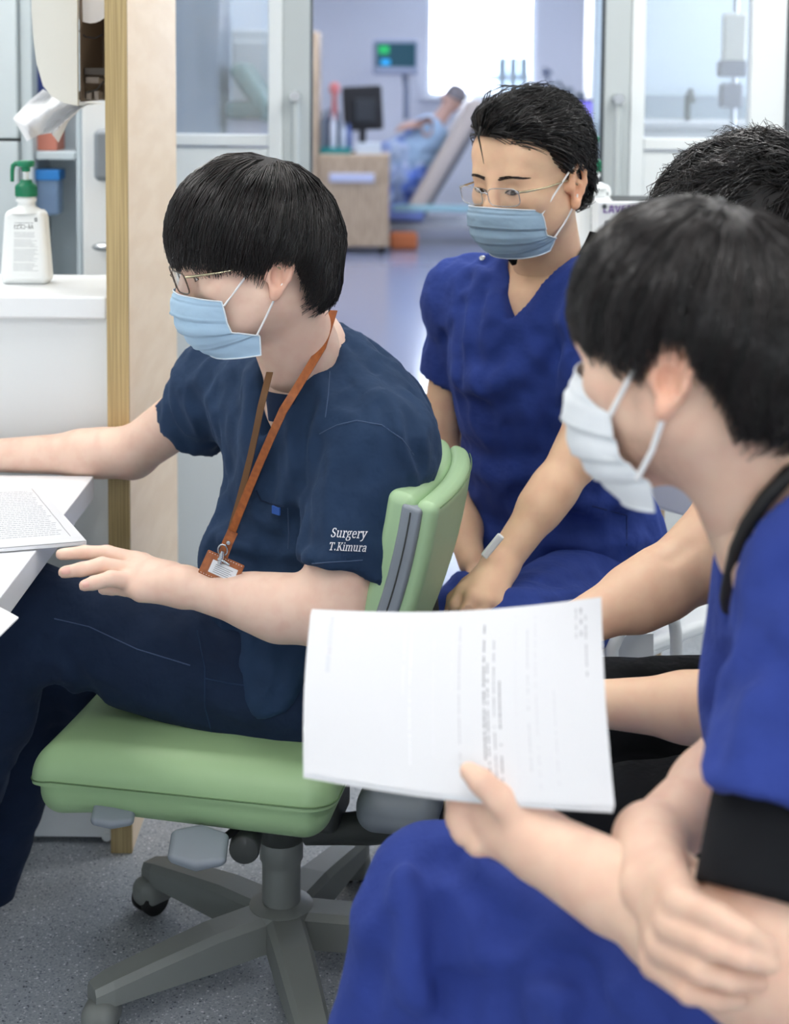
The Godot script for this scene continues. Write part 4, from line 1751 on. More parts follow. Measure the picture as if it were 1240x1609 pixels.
func hair_r(d: Vector3) -> float:
	var th := acos(clampf(d.y, -1.0, 1.0)) / PI * HT
	var ph := (atan2(d.x, d.z) + PI) / TAU * HP
	var i := mini(int(th), HT - 1)
	var j := int(ph) % HP
	var u := th - i
	var w := ph - floorf(ph)
	var j2 := (j + 1) % HP
	return lerpf(lerpf(hr_tab[i * HP + j], hr_tab[i * HP + j2], w), lerpf(hr_tab[(i + 1) * HP + j], hr_tab[(i + 1) * HP + j2], w), u)

func hem_at(hem: Array, ph: float) -> float:
	for k in hem.size() - 1:
		if ph >= hem[k][0] and ph <= hem[k + 1][0]:
			var t: float = (ph - hem[k][0]) / maxf(hem[k + 1][0] - hem[k][0], 0.001)
			return lerpf(hem[k][1], hem[k + 1][1], t)
	return hem[0][1]

func hem_dir(c: Vector3, ph_deg: float, y: float) -> Vector3:
	# direction from c at azimuth ph whose hair surface point has height y
	var ph := deg_to_rad(ph_deg)
	var lo := 0.02
	var hi := PI - 0.02
	for k in 14:
		var th := (lo + hi) * 0.5
		var d := Vector3(sin(th) * sin(ph), cos(th), sin(th) * cos(ph))
		if c.y + hair_r(d) * d.y > y:
			lo = th
		else:
			hi = th
	return Vector3(sin(lo) * sin(ph), cos(lo), sin(lo) * cos(ph))

func build_hair(parent: Node3D, xf: Transform3D, ells: Array, c: Vector3, whorl: Vector3, hem: Array, opt: Dictionary) -> void:
	# a close cap under clumps of strands that run from the whorl to the hem
	hair_table(ells, c)
	var w: Vector3 = opt.get("crown", whorl).normalized()
	var flow: Vector3 = opt.get("flow", Vector3.ZERO)
	var messy: float = opt.get("messy", 0.0)
	var r := RandomNumberGenerator.new()
	r.seed = opt.get("seed", 1)
	var mb := MB.new()
	var na := 72
	var ns := 16
	var pts := []
	for i in ns + 2:
		for j in na:
			var ph := -180.0 + 360.0 * j / na
			var e := hem_dir(c, ph, hem_at(hem, ph) + 0.006)
			var s := minf(float(i) / ns, 1.0)
			var d := w.slerp(e, s)
			var rr: float = hair_r(d) - opt.get("cap", 0.006)
			if i == ns + 1:
				rr -= 0.022
			pts.append(xf * (c + d * rr))
	mb.sheet(pts, na, true)
	var cap := put("hair", mb, M.hair_cap, parent, opt.get("label", "black hair"))
	mb = MB.new()
	var clumps: int = opt.get("clumps", 420)
	var per: int = opt.get("per", 9)
	var thick: float = opt.get("thick", 0.0008)
	var fuzz: float = opt.get("fuzz", 0.004)
	var lift: float = opt.get("lift", 0.003)
	var shade: float = opt.get("shade", 1.0)
	var nseg := 7
	for q in clumps:
		var ph := r.randf_range(-180.0, 180.0)
		var dy: float = r.randf_range(-0.011, 0.009) + (-0.012 if r.randf() < 0.12 else 0.0)
		var s0: float = pow(r.randf(), 0.75) * opt.get("root", 0.86)
		var off := r.randf_range(-0.004, lift)
		var sway: float = r.randfn(0.0, 1.0) * opt.get("sway", 0.03)
		var endpull := r.randf_range(-0.006, 0.006)
		var tone := r.randf_range(0.5, 1.5) * shade
		var turnv := Vector3(r.randfn(0.0, 1.0), r.randfn(0.0, 0.5), r.randfn(0.0, 1.0)) * messy
		for n in per:
			var p2 := wrapf(ph + r.randfn(0.0, 3.2), -180.0, 180.0)
			var e := hem_dir(c, p2, hem_at(hem, p2) + dy + r.randf_range(-0.008, 0.005))
			var path := []
			var rad := []
			var front := flow != Vector3.ZERO and absf(p2) < 55.0
			var ss := clampf(s0 + r.randfn(0.0, 0.03), 0.0, 0.9 if front else 0.97 if flow != Vector3.ZERO else 0.92)
			var reach: float = minf(1.0, ss + opt.get("len", 1.0) * r.randf_range(0.8, 1.0))
			var axis := w.cross(e)
			if axis.length_squared() < 1e-5:
				continue
			axis = axis.normalized()
			var wob: float = r.randfn(0.0, 1.0) * 0.25 * opt.get("sway", 0.03)
			if flow != Vector3.ZERO:
				# strands that follow a direction over the scalp
				var dd := w.slerp(e, ss)
				for k in nseg:
					var t := k / (nseg - 1.0)
					var pp := c + dd * (hair_r(dd) + lerpf(-0.006, off, smoothstep(0.0, 0.4, t)) + endpull * t + fuzz * 0.3 * t * t * r.randfn(0.0, 1.0))
					var az := rad_to_deg(atan2(dd.x, dd.z))
					if pp.y < hem_at(hem, az) - 0.012 and k > 2:
						break
					path.append(xf * pp)
					rad.append(thick * (1.0 - 0.75 * t) + 0.0001)
					var go := flow + turnv + Vector3(dd.x * 0.5, -0.55 - 0.5 * absf(dd.x), 0.0) * smoothstep(0.75, 0.1, dd.y)
					go -= dd * go.dot(dd)
					dd = (dd + go.normalized() * 0.085 * opt.get("len", 1.0)).normalized()
				if path.size() > 2:
					mb.col = Color(0.012, 0.011, 0.011) * (tone * r.randf_range(0.7, 1.3))
					mb.tube(path, rad, 3, false)
				continue
			for k in nseg:
				var t := k / (nseg - 1.0)
				var d := w.slerp(e, lerpf(ss, reach, t))
				d = d.rotated(d.cross(axis).normalized(), 0.0) + axis * (sway * sin(t * PI) + wob * sin(t * TAU))
				d = d.normalized()
				var o2 := lerpf(-0.008, off, smoothstep(0.0, 0.3, t)) + endpull * t * t * 0.6
				o2 += fuzz * 0.4 * r.randfn(0.0, 1.0) * t * 0.5
				path.append(xf * (c + d * (hair_r(d) + o2)))
				rad.append(thick * (1.0 - 0.75 * t) + 0.0001)
			var tn := tone * r.randf_range(0.7, 1.3)
			mb.col = Color(0.013 * tn, 0.011 * tn, 0.011 * tn)
			mb.tube(path, rad, 3, false)
	put("strands", mb, M.hair, cap)

# ---------------------------------------------------------------- masks and glasses
func build_mask(parent: Node3D, xf: Transform3D, rows: Array, material: Material, pleats: Array, label: String, seed_ := 1) -> void:
	# rows: [front y, front z, side y, side z, half width, roundness] from top to bottom, in the head frame
	var nr := 44
	var nc := 41
	var nn := FastNoiseLite.new()
	nn.seed = seed_
	nn.frequency = 28.0
	var pts := []
	var trim_top := []
	var trim_bot := []
	var trim_l := []
	var trim_r := []
	for i in nr + 1:
		var t := float(i) / nr * (rows.size() - 1)
		var k := mini(int(t), rows.size() - 2)
		var u := t - k
		var q := []
		for e in 6:
			q.append(lerpf(rows[k][e], rows[k + 1][e], u))
		var step := 0.0
		for pl in pleats:
			var x: float = float(i) / nr - pl[0]
			# the cloth steps back under each pleat
			if x > 0.0 and x < pl[1]:
				step += -pl[2] * (1.0 - x / pl[1])
			elif x <= 0.0 and x > -0.03:
				step += pl[2] * 0.5 * (1.0 + x / 0.03)
		for j in nc:
			var a := -1.0 + 2.0 * j / (nc - 1)
			var ang := a * PI * 0.5
			var cz := pow(maxf(cos(ang), 0.0), q[5])
			var sxx := signf(a) * pow(absf(sin(ang)), 0.9)
			var y: float = lerpf(q[2], q[0], cz)
			var z: float = lerpf(q[3], q[1], cz)
			var p := Vector3(sxx * q[4], y, z)
			var nout := Vector3(sxx * 0.9, 0, cz + 0.1).normalized()
			p += nout * (step * (1.0 - 0.5 * absf(a)) + 0.0016 * nn.get_noise_3d(p.x, p.y * 1.6, p.z))
			pts.append(xf * p)
			if i == 0:
				trim_top.append(xf * (p + nout * 0.0006))
			if i == nr:
				trim_bot.append(xf * (p + nout * 0.0006))
			if j == nc - 1:
				trim_l.append(xf * (p + nout * 0.0006))
			if j == 0:
				trim_r.append(xf * (p + nout * 0.0006))
	var mb := MB.new()
	mb.sheet(pts, nc)
	var o := put("face_mask", mb, material, parent, label)
	mb = MB.new()
	for tr in [trim_top, trim_bot, trim_l, trim_r]:
		mb.tube(tr, [0.0011], 6)
	put("mask_edge", mb, M.mask_trim if material != M.mask_white else M.mask_white, o)

func ear_loop(parent: Node3D, xf: Transform3D, pts: Array, r := 0.0016) -> void:
	var path := []
	for k in pts.size() - 1:
		for j in 4:
			path.append(xf * pts[k].lerp(pts[k + 1], j / 4.0))
	path.append(xf * pts[pts.size() - 1])
	var mb := MB.new()
	mb.tube(path, [r], 6)
	put("ear_loop", mb, M.loop, parent)

func build_glasses(parent: Node3D, xf: Transform3D, lw: float, lh: float, z: float, y: float, tilt: float, round_: float, rim: Material, temple: Material, full: bool) -> void:
	var g: MeshInstance3D
	var mb := MB.new()
	var loops := {}
	for s in [-1.0, 1.0]:
		var ring := []
		for k in 33:
			var a := TAU * k / 32.0
			var cx := signf(cos(a)) * pow(absf(cos(a)), round_)
			var sy := signf(sin(a)) * pow(absf(sin(a)), round_)
			var lx: float = 0.0335 + cx * lw * 0.5
			ring.append(Vector3(s * lx, y + sy * lh * 0.5, z - 0.012 * (lx / 0.06) ** 2 - sy * tilt))
		loops[s] = ring
		var w := []
		for p in ring:
			w.append(xf * p)
		mb.tube(w, [0.0011 if full else 0.0008], 6, false)
	# bridge and nose pads
	var inner := 0.0335 - lw * 0.5
	mb.tube([xf * Vector3(-inner, y + 0.004, z), xf * Vector3(-inner * 0.5, y + 0.007, z + 0.003), xf * Vector3(inner * 0.5, y + 0.007, z + 0.003), xf * Vector3(inner, y + 0.004, z)], [0.0013], 6)
	g = put("glasses", mb, rim, parent, "thin metal framed glasses")
	for s in [-1.0, 1.0]:
		mb = MB.new()
		mb.tube([xf * Vector3(s * inner, y - 0.002, z), xf * Vector3(s * (inner - 0.003), y - 0.007, z - 0.006)], [0.0022, 0.003], 8)
		put("nose_pad", mb, M.lens, g)
		mb = MB.new()
		var cpt := Vector3(s * 0.0335, y, z - 0.004)
		var pts := []
		for k in 32:
			pts.append(xf * loops[s][k])
		mb.poly(pts, xf.basis.z)
		put("lens", mb, M.lens, g)
		mb = MB.new()
		var ox: float = 0.0335 + lw * 0.5
		mb.tube([xf * Vector3(s * ox, y + lh * 0.28, z - 0.012 * (ox / 0.06) ** 2), xf * Vector3(s * (ox + 0.008), y + lh * 0.3, z - 0.02), xf * Vector3(s * 0.0765, y + lh * 0.3, z - 0.06), xf * Vector3(s * 0.079, y + 0.012, -0.005), xf * Vector3(s * 0.078, y + 0.002, -0.022), xf * Vector3(s * 0.077, -0.02, -0.034)], [0.0017, 0.002, 0.0016, 0.0016, 0.002, 0.002], 8)
		put("temple", mb, temple, g)

func on_face(f: Fld, x: float, y: float) -> Vector3:
	var h := f.ray(Vector3(x, y, 0.135), Vector3(0, 0, -1), 0.12)
	return h if h != Vector3.INF else Vector3(x, y, 0.085)

func build_eyes(parent: Node3D, xf: Transform3D, hf: Fld, look: Vector2, open_ := 0.0042) -> void:
	# almond openings with iris and pupil, lash line above
	for s in [-1.0, 1.0]:
		var c := Vector3(0.033 * s, -0.0075, 0.0765)
		var mb := MB.new()
		var n := 13
		var m := 9
		var first := mb.v.size()
		var pos := []
		for i in m:
			for j in n:
				var u := -1.0 + 2.0 * j / (n - 1)
				var w := -1.0 + 2.0 * i / (m - 1)
				var hgt := open_ * (1.0 - u * u) * (1.0 if w > 0 else 0.8)
				var p := Vector3(u * 0.0142, w * hgt + 0.001 * u * s, 0.0)
				# lie on the lid's bulge
				var zz := 0.0138 * sqrt(maxf(0.02, 1.0 - (p.x / 0.0168) ** 2 - (p.y / 0.0128) ** 2))
				p.z = on_face(hf, c.x + p.x, c.y + p.y).z - c.z + 0.0007
				var iris := Vector2(p.x - look.x, p.y - look.y).length()
				mb.col = Color(0.55, 0.5, 0.48)
				if iris < 0.0056:
					mb.col = Color(0.03, 0.016, 0.01)
				if iris < 0.0024:
					mb.col = Color(0.004, 0.003, 0.003)
				pos.append(c + p)
				mb.vert(xf * (c + p), (xf.basis * Vector3(p.x, p.y, zz)).normalized())
		for i in m - 1:
			for j in n - 1:
				var a := first + i * n + j
				mb.quad_i(a, a + 1, a + n + 1, a + n)
		var e := put("eye", mb, M.eye, parent)
		mb = MB.new()
		var lash := []
		var low := []
		for j in n:
			lash.append(xf * (pos[(m - 1) * n + j] + Vector3(0, 0.0003, 0.0007)))
			low.append(xf * (pos[j] + Vector3(0, -0.0002, 0.0004)))
		mb.tube(lash, [0.0005, 0.0011, 0.0013, 0.0012, 0.0006], 6)
		mb.tube(low, [0.0004], 5)
		put("eyelashes", mb, M.brow, e)

func build_brows(parent: Node3D, xf: Transform3D, hf: Fld, y: float) -> void:
	var r := RandomNumberGenerator.new()
	r.seed = 9
	for s in [-1.0, 1.0]:
		var mb := MB.new()
		for k in 120:
			var u := r.randf()
			var x := lerpf(0.013, 0.053, u)
			var yy := y + 0.006 * sin(u * PI * 0.8) - 0.002 * u + r.randf_range(-0.003, 0.003) * (1.0 - 0.6 * u)
			var p := on_face(hf, s * x, yy) + Vector3(0, 0, 0.0008)
			var p2 := on_face(hf, s * (x + 0.007), yy + 0.0018 - 0.003 * u) + Vector3(0, 0, 0.0012)
			mb.tube([xf * p, xf * p2], [0.0006, 0.0002], 3, false)
		put("eyebrow", mb, M.brow, parent)

func bounds(pts: Array, m: float) -> Array:
	var lo: Vector3 = pts[0]
	var hi: Vector3 = pts[0]
	for p in pts:
		lo = lo.min(p)
		hi = hi.max(p)
	return [lo - Vector3(m, m, m), hi + Vector3(m, m, m)]

func seam_line(fld: Fld, pts: Array, d0: float, r: float, material: Material, parent: Node3D, called := "seam") -> void:
	var path := []
	for k in pts.size() - 1:
		for j in 5:
			var q: Vector2 = Vector2(pts[k][0], pts[k][1]).lerp(Vector2(pts[k + 1][0], pts[k + 1][1]), j / 5.0)
			var h := cast(fld, q.x, q.y, d0)
			if h != Vector3.INF:
				path.append(h)
	if path.size() > 1:
		var mb := MB.new()
		mb.tube(path, [r], 4, false)
		put(called, mb, material, parent)

# ---------------------------------------------------------------- man at the desk (dark navy scrubs)
func build_person_a() -> void:
	var root := thing("person", "person in dark navy scrubs wearing glasses and a brown lanyard at the desk", "person", V(-0.15, 0.0, 2.3))
	var hx := head_frame(400, 408, 2.14, 14.0, 9.0)
	var ns := P(590, 708, 2.16)
	var ne := P(524, 952, 2.07)
	var nw := P(288, 922, 2.09)
	var fs := P(347, 612, 2.48)
	var fe := P(208, 711, 2.62)
	var fw := P(-20, 716, 2.62)
	var nb := P(476, 560, 2.28)
	var ch := P(512, 700, 2.31)
	var pe := P(496, 1020, 2.36)
	var fa := Vector3(-0.8, 0, 0.6)
	# skin: head, neck, chest under the shirt, arms and hands in one mesh
	var sk := MB.new()
	var hf := head_skin(sk, hx, P(486, 590, 2.28), 0.066, [1.0, -1.0])
	var b := bounds([nb, ch, ns, fs], 0.12)
	var f := Fld.new(b[0], b[1], 0.009)
	f.cone(nb, ch, 0.085, 0.15, 0.03, false, fa, 1.35)
	f.cone(P(482, 590, 2.28), P(474, 640, 2.27), 0.06, 0.07, 0.03)
	f.emit(sk)
	# near arm and hand
	b = bounds([P(560, 800, 2.11), ne, nw, P(90, 870, 2.15)], 0.075)
	f = Fld.new(b[0], b[1], 0.004)
	f.cone(P(548, 862, 2.09), ne, 0.050, 0.044, 0.02)
	f.cone(ne, P(440, 958, 2.07), 0.046, 0.042, 0.025)
	f.cone(P(500, 965, 2.065), P(400, 945, 2.075), 0.042, 0.036, 0.02)
	f.cone(P(440, 955, 2.07), nw, 0.041, 0.0255, 0.02)
	f.cone(ns.lerp(ne, 0.75), ne, 0.05, 0.043, 0.02)
	hand(f, nw, 0.026, [[nw, P(212, 884, 2.16), 0.0245, 0.0165], [nw, P(208, 899, 2.135), 0.0245, 0.0165], [nw, P(212, 915, 2.115), 0.0245, 0.016], [nw, P(222, 930, 2.10), 0.023, 0.015], [P(272, 905, 2.12), P(225, 890, 2.18), 0.018, 0.013]], [
		[[P(212, 882, 2.16), P(168, 869, 2.16), P(132, 868, 2.155), P(96, 871, 2.15)], [0.0140, 0.0112, 0.0100, 0.0084]],
		[[P(208, 898, 2.135), P(160, 888, 2.125), P(128, 895, 2.12), P(101, 899, 2.12)], [0.0142, 0.0116, 0.0104, 0.0088]],
		[[P(212, 914, 2.115), P(174, 909, 2.10), P(148, 916, 2.095), P(133, 920, 2.095)], [0.0138, 0.0112, 0.0100, 0.0086]],
		[[P(222, 928, 2.10), P(196, 925, 2.12), P(176, 925, 2.13), P(162, 926, 2.13)], [0.014, 0.0105, 0.009, 0.008]],
		[[P(262, 900, 2.15), P(225, 882, 2.20), P(198, 876, 2.215), P(178, 874, 2.22)], [0.014, 0.0125, 0.011, 0.009]]], 0.004)
	f.emit(sk)
	# far arm on the desk
	b = bounds([P(320, 660, 2.5), fe, fw, P(-170, 730, 2.6)], 0.07)
	f = Fld.new(b[0], b[1], 0.006)
	f.cone(fs, fe, 0.05, 0.043, 0.02)
	f.cone(fe, P(130, 712, 2.62), 0.043, 0.039, 0.02)
	f.cone(P(160, 712, 2.62), fw, 0.040, 0.028, 0.02)
	f.cone(fw, P(-90, 724, 2.62), 0.026, 0.02, 0.015)
	for k in 4:
		f.chain([P(-85, 722, 2.58 + 0.025 * k), P(-130, 728, 2.57 + 0.028 * k), P(-165, 736, 2.57 + 0.028 * k)], [0.011, 0.009, 0.007])
	f.emit(sk)
	var body := put("body", sk, M.skin_a, root, "bare forearms, neck and face")
	nails(body, [[P(103, 896, 2.110), P(101, 899, 2.12) - P(128, 895, 2.12), Vector3(0, 0.5, 0.85), 0.0055], [P(136, 917, 2.086), P(133, 920, 2.095) - P(148, 916, 2.095), Vector3(0, 0.5, 0.85), 0.0052]])
	# trousers
	b = bounds([P(500, 1040, 2.3), P(20, 985, 2.3), P(-120, 1330, 2.3), P(60, 1060, 2.52), P(-40, 1330, 2.5), pe], 0.17)
	f = Fld.new(b[0], b[1], 0.0085)
	var kn := P(28, 970, 2.30)
	var hp := P(466, 1084, 2.24)
	f.cone(pe + Vector3(0, -0.02, 0), pe + Vector3(-0.02, 0.04, 0), 0.165, 0.155, 0.03, false, fa, 1.2)
	f.cone(hp, kn, 0.099, 0.084, 0.03)
	f.cone(kn, P(-120, 1420, 2.32), 0.078, 0.056, 0.03)
	f.cone(P(430, 1085, 2.44), P(70, 1062, 2.52), 0.09, 0.07, 0.03)
	f.cone(P(70, 1062, 2.52), P(-60, 1500, 2.52), 0.07, 0.055, 0.03)
	f.ripple(noise, 0.0035, Vector3(7, 12, 9), Vector3(3, 0, 1))
	for q in [[[[95, 1030], [140, 1090], [190, 1140]], 0.014, 0.012], [[[60, 1010], [90, 1080], [85, 1150]], 0.012, 0.008], [[[330, 960], [350, 1020], [420, 1070]], 0.012, 0.006], [[[30, 1050], [50, 1130], [30, 1200]], 0.012, -0.008], [[[110, 950], [60, 1010], [40, 1060]], 0.014, 0.006], [[[250, 1000], [330, 1040], [430, 1075]], 0.010, -0.004], [[[300, 1120], [380, 1150], [450, 1160]], 0.012, 0.006]]:
		fold(f, q[0], q[1], q[2], 1.9)
	f.cut(Vector3(0, 0.424, 0), Vector3.DOWN, V(-0.42, 0.0, 2.75), V(0.3, 0.6, 1.85))
	var mb := MB.new()
	f.emit(mb)
	var tr := put("trousers", mb, M.cloth_a2, root, "dark navy scrub trousers")
	seam_line(f, [[85, 972], [140, 985], [215, 1020], [320, 1052]], 1.9, 0.0011, M.thread, tr)
	seam_line(f, [[310, 990], [322, 1050], [322, 1110], [335, 1160]], 1.9, 0.0011, M.cloth_a, tr)
	seam_line(f, [[322, 1066], [362, 1074], [392, 1078]], 1.9, 0.0011, M.cloth_a, tr)
	# scrub shirt
	b = bounds([ns, fs, pe, nb, P(420, 1110, 2.1), P(690, 700, 2.3), P(290, 690, 2.54)], 0.14)
	f = Fld.new(b[0], b[1], 0.0068)
	f.cone(pe + Vector3(0, 0.02, 0), ch, 0.165, 0.178, 0.04, false, fa, 1.22)
	f.cone(ns, fs, 0.078, 0.074, 0.05)
	f.cone(P(590, 672, 2.32), P(560, 800, 2.36), 0.085, 0.11, 0.05)
	f.cone(P(500, 575, 2.29), P(594, 690, 2.23), 0.062, 0.078, 0.05)
	f.cone(P(470, 590, 2.3), P(360, 610, 2.46), 0.055, 0.07, 0.05)
	f.cone(P(430, 880, 2.30), P(440, 1010, 2.29), 0.115, 0.105, 0.05)
	f.cone(P(448, 990, 2.24), P(418, 1075, 2.165), 0.088, 0.050, 0.04, false, Vector3(-0.35, 0.35, 0.87).normalized(), 2.3)
	var se := P(535, 906, 2.085)
	f.cone(ns, se, 0.086, 0.072, 0.04, true)
	var fse := P(298, 668, 2.53)
	f.cone(fs, fse, 0.078, 0.066, 0.03, true)
	f.ripple(noise, 0.005, Vector3(11, 6, 11), Vector3(0, 7, 0))
	f.ripple(noise, 0.0014, Vector3(30, 16, 30), Vector3(9, 2, 4))
	for q in [
		[[[500, 700], [480, 770], [478, 850]], 0.010, 0.012],
		[[[640, 650], [648, 690], [664, 735]], 0.009, 0.012], [[[628, 655], [630, 700], [650, 745]], 0.008, -0.008],
		[[[600, 640], [612, 690], [628, 735]], 0.009, 0.009], [[[395, 590], [392, 680], [400, 760]], 0.013, -0.009],
		[[[435, 665], [425, 740], [410, 800]], 0.012, 0.009], [[[460, 660], [462, 730], [440, 800]], 0.011, -0.008],
		[[[480, 640], [470, 700], [474, 760]], 0.010, 0.009], [[[360, 800], [400, 840], [470, 880]], 0.012, 0.009],
		[[[330, 868], [390, 885], [480, 895]], 0.011, 0.012], [[[350, 850], [410, 868], [485, 872]], 0.010, -0.008],
		[[[370, 600], [365, 660], [362, 740]], 0.012, 0.009], [[[520, 720], [512, 800], [520, 880]], 0.010, -0.006],
		[[[480, 560], [510, 620], [505, 660]], 0.010, -0.006],
		[[[395, 1000], [385, 1050], [400, 1095]], 0.010, -0.006], [[[450, 1010], [440, 1060], [430, 1095]], 0.010, 0.008],
		[[[300, 620], [318, 650], [330, 700]], 0.010, 0.008], [[[318, 600], [330, 630], [345, 680]], 0.009, -0.006],
		[[[470, 810], [440, 850], [420, 880]], 0.010, 0.006], [[[500, 500], [540, 560], [600, 620]], 0.012, -0.004]]:
		fold(f, q[0], q[1] * 1.0, q[2] * 1.0, 1.85)
	# neck opening: V in front and round the neck
	f.cone(P(482, 590, 2.27), P(462, 505, 2.24), 0.060, 0.068, 0.008, false, Vector3.ZERO, 1.0, true)
	var vo := P(462, 585, 2.24)
	f.wedge(vo, fa, Vector3.UP, PackedVector2Array([Vector2(-0.062, 0.07), Vector2(-0.048, 0.02), Vector2(0.004, -0.088), Vector2(0.014, -0.088), Vector2(0.062, 0.03), Vector2(0.075, 0.07)]), 0.0, 0.30)
	# sleeve openings round the arms
	f.cone(se + (ns - se).normalized() * 0.03, se + (se - ns).normalized() * 0.03, 0.051, 0.051, 0.004, false, Vector3.ZERO, 1.0, true)
	f.cone(fse + (fs - fse).normalized() * 0.03, fse + (fse - fs).normalized() * 0.03, 0.051, 0.051, 0.004, false, Vector3.ZERO, 1.0, true)
	mb = MB.new()
	f.emit(mb)
	var sh := put("scrub_shirt", mb, M.cloth_a, root, "dark navy short sleeved scrub shirt")
	seam_line(f, [[502, 682], [530, 668], [560, 661], [600, 668], [632, 690], [655, 722]], 1.85, 0.0011, M.thread, sh)
	seam_line(f, [[527, 512], [520, 560], [516, 620], [510, 665]], 1.85, 0.0010, M.thread, sh)
	seam_line(f, [[490, 886], [515, 884], [550, 882], [575, 880]], 1.85, 0.0010, M.thread, sh)
	seam_line(f, [[402, 770], [410, 786], [430, 793], [452, 797]], 1.85, 0.0016, M.cloth_a2, sh, "pocket_edge")
	seam_line(f, [[452, 797], [454, 840], [452, 868]], 1.85, 0.0010, M.thread, sh, "pocket_edge")
	var tq := cast(f, 434, 802, 1.85)
	if tq != Vector3.INF:
		mb = MB.new()
		var g := f.grad(tq)
		mb.rbox(Transform3D(Basis(g.cross(Vector3.UP).normalized(), Vector3.UP, g), tq), Vector3(0.009, 0.006, 0.0015), 0.001, 1)
		put("pocket_tag", mb, mat(rgb(42, 88, 170), 0.7), sh, "small blue tag on the pocket")
	# embroidery on the sleeve
	for q in [["Surgery", 518, 849, 22.0], ["T.Kimura", 515, 869, 19.5]]:
		var tm := text_mesh(q[0], 1.0, true)
		mb = MB.new()
		var fl := f
		mb.from_mesh(tm, func(p: Vector3) -> Array:
			var h := cast(fl, q[1] + (p.x * 0.67 + p.y * 0.22) * q[3], q[2] - p.y * q[3] * 0.9 + p.x * 0.5, 1.85)
			if h == Vector3.INF:
				h = P(q[1] + p.x * q[3], q[2] - p.y * q[3], 2.1)
			var nn := fl.grad(h)
			return [h + nn * (0.0008 + 0.0006 * signf(p.z)), nn])
		put("embroidery", mb, M.thread_white, sh, "white embroidered lettering")
	# undershirt in the V
	mb = MB.new()
	var pts := []
	for i in 6:
		for j in 7:
			var u := j / 6.0 * 2.0 - 1.0
			var w := i / 5.0
			var q := P(434, 640 - 26 * (1 - w) + 20 * w, 2.2) + Vector3.UP.cross(fa) * u * 0.045 * (1.0 - 0.6 * w) + fa * (0.012 - 0.02 * u * u)
			pts.append(q)
	mb.sheet(pts, 7)
	put("undershirt", mb, M.cloth_a2, root)
	lanyard(root, f)
	# hair, mask, glasses
	build_hair(root, hx, [[Vector3(0, 0.042, -0.004), Vector3(0.096, 0.110, 0.122)], [Vector3(0, 0.020, -0.020), Vector3(0.092, 0.09, 0.112)], [Vector3(0, -0.035, -0.062), Vector3(0.074, 0.06, 0.054)]], Vector3(0, 0.03, -0.008), Vector3(0.02, 0.93, -0.38), [[-180.0, -0.072], [-150.0, -0.070], [-130.0, -0.058], [-119.0, -0.02], [-108.0, 0.006], [-92.0, 0.012], [-80.0, 0.0], [-66.0, 0.004], [-50.0, 0.012], [-20.0, 0.020], [0.0, 0.020], [20.0, 0.020], [50.0, 0.014], [66.0, 0.006], [78.0, -0.004], [86.0, 0.006], [96.0, 0.014], [108.0, 0.008], [118.0, -0.018], [129.0, -0.058], [150.0, -0.070], [180.0, -0.072]], {"seed": 3, "clumps": 760, "per": 11, "label": "straight black hair with a heavy fringe", "sway": 0.05, "lift": 0.004})
	build_mask(root, hx, [[-0.024, 0.118, -0.040, 0.062, 0.064, 0.75], [-0.036, 0.125, -0.052, 0.061, 0.068, 0.72], [-0.056, 0.128, -0.070, 0.060, 0.070, 0.70], [-0.076, 0.124, -0.084, 0.056, 0.070, 0.70], [-0.098, 0.113, -0.090, 0.036, 0.068, 0.8], [-0.114, 0.098, -0.096, 0.018, 0.066, 0.9], [-0.123, 0.082, -0.124, 0.020, 0.060, 0.9]], M.mask_blue, [[0.10, 0.05, 0.002], [0.33, 0.12, 0.005], [0.56, 0.12, 0.005], [0.78, 0.10, 0.004]], "light blue pleated mask", 2)
	var mask := root.get_node("face_mask")
	ear_loop(mask, hx, [Vector3(0.066, -0.046, 0.060), Vector3(0.074, -0.015, 0.03), Vector3(0.082, 0.014, 0.0), Vector3(0.083, 0.014, -0.012)])
	ear_loop(mask, hx, [Vector3(0.068, -0.094, 0.022), Vector3(0.072, -0.07, 0.006), Vector3(0.084, -0.038, -0.013), Vector3(0.082, -0.028, -0.022)])
	ear_loop(mask, hx, [Vector3(-0.066, -0.046, 0.060), Vector3(-0.078, 0.0, 0.0)])
	build_glasses(root, hx, 0.052, 0.032, 0.116, -0.008, -0.003, 0.45, M.frame_dark, M.frame_gold, true)
	build_eyes(root, hx, hf, Vector2(0, -0.001))
	build_brows(root, hx, hf, 0.016)

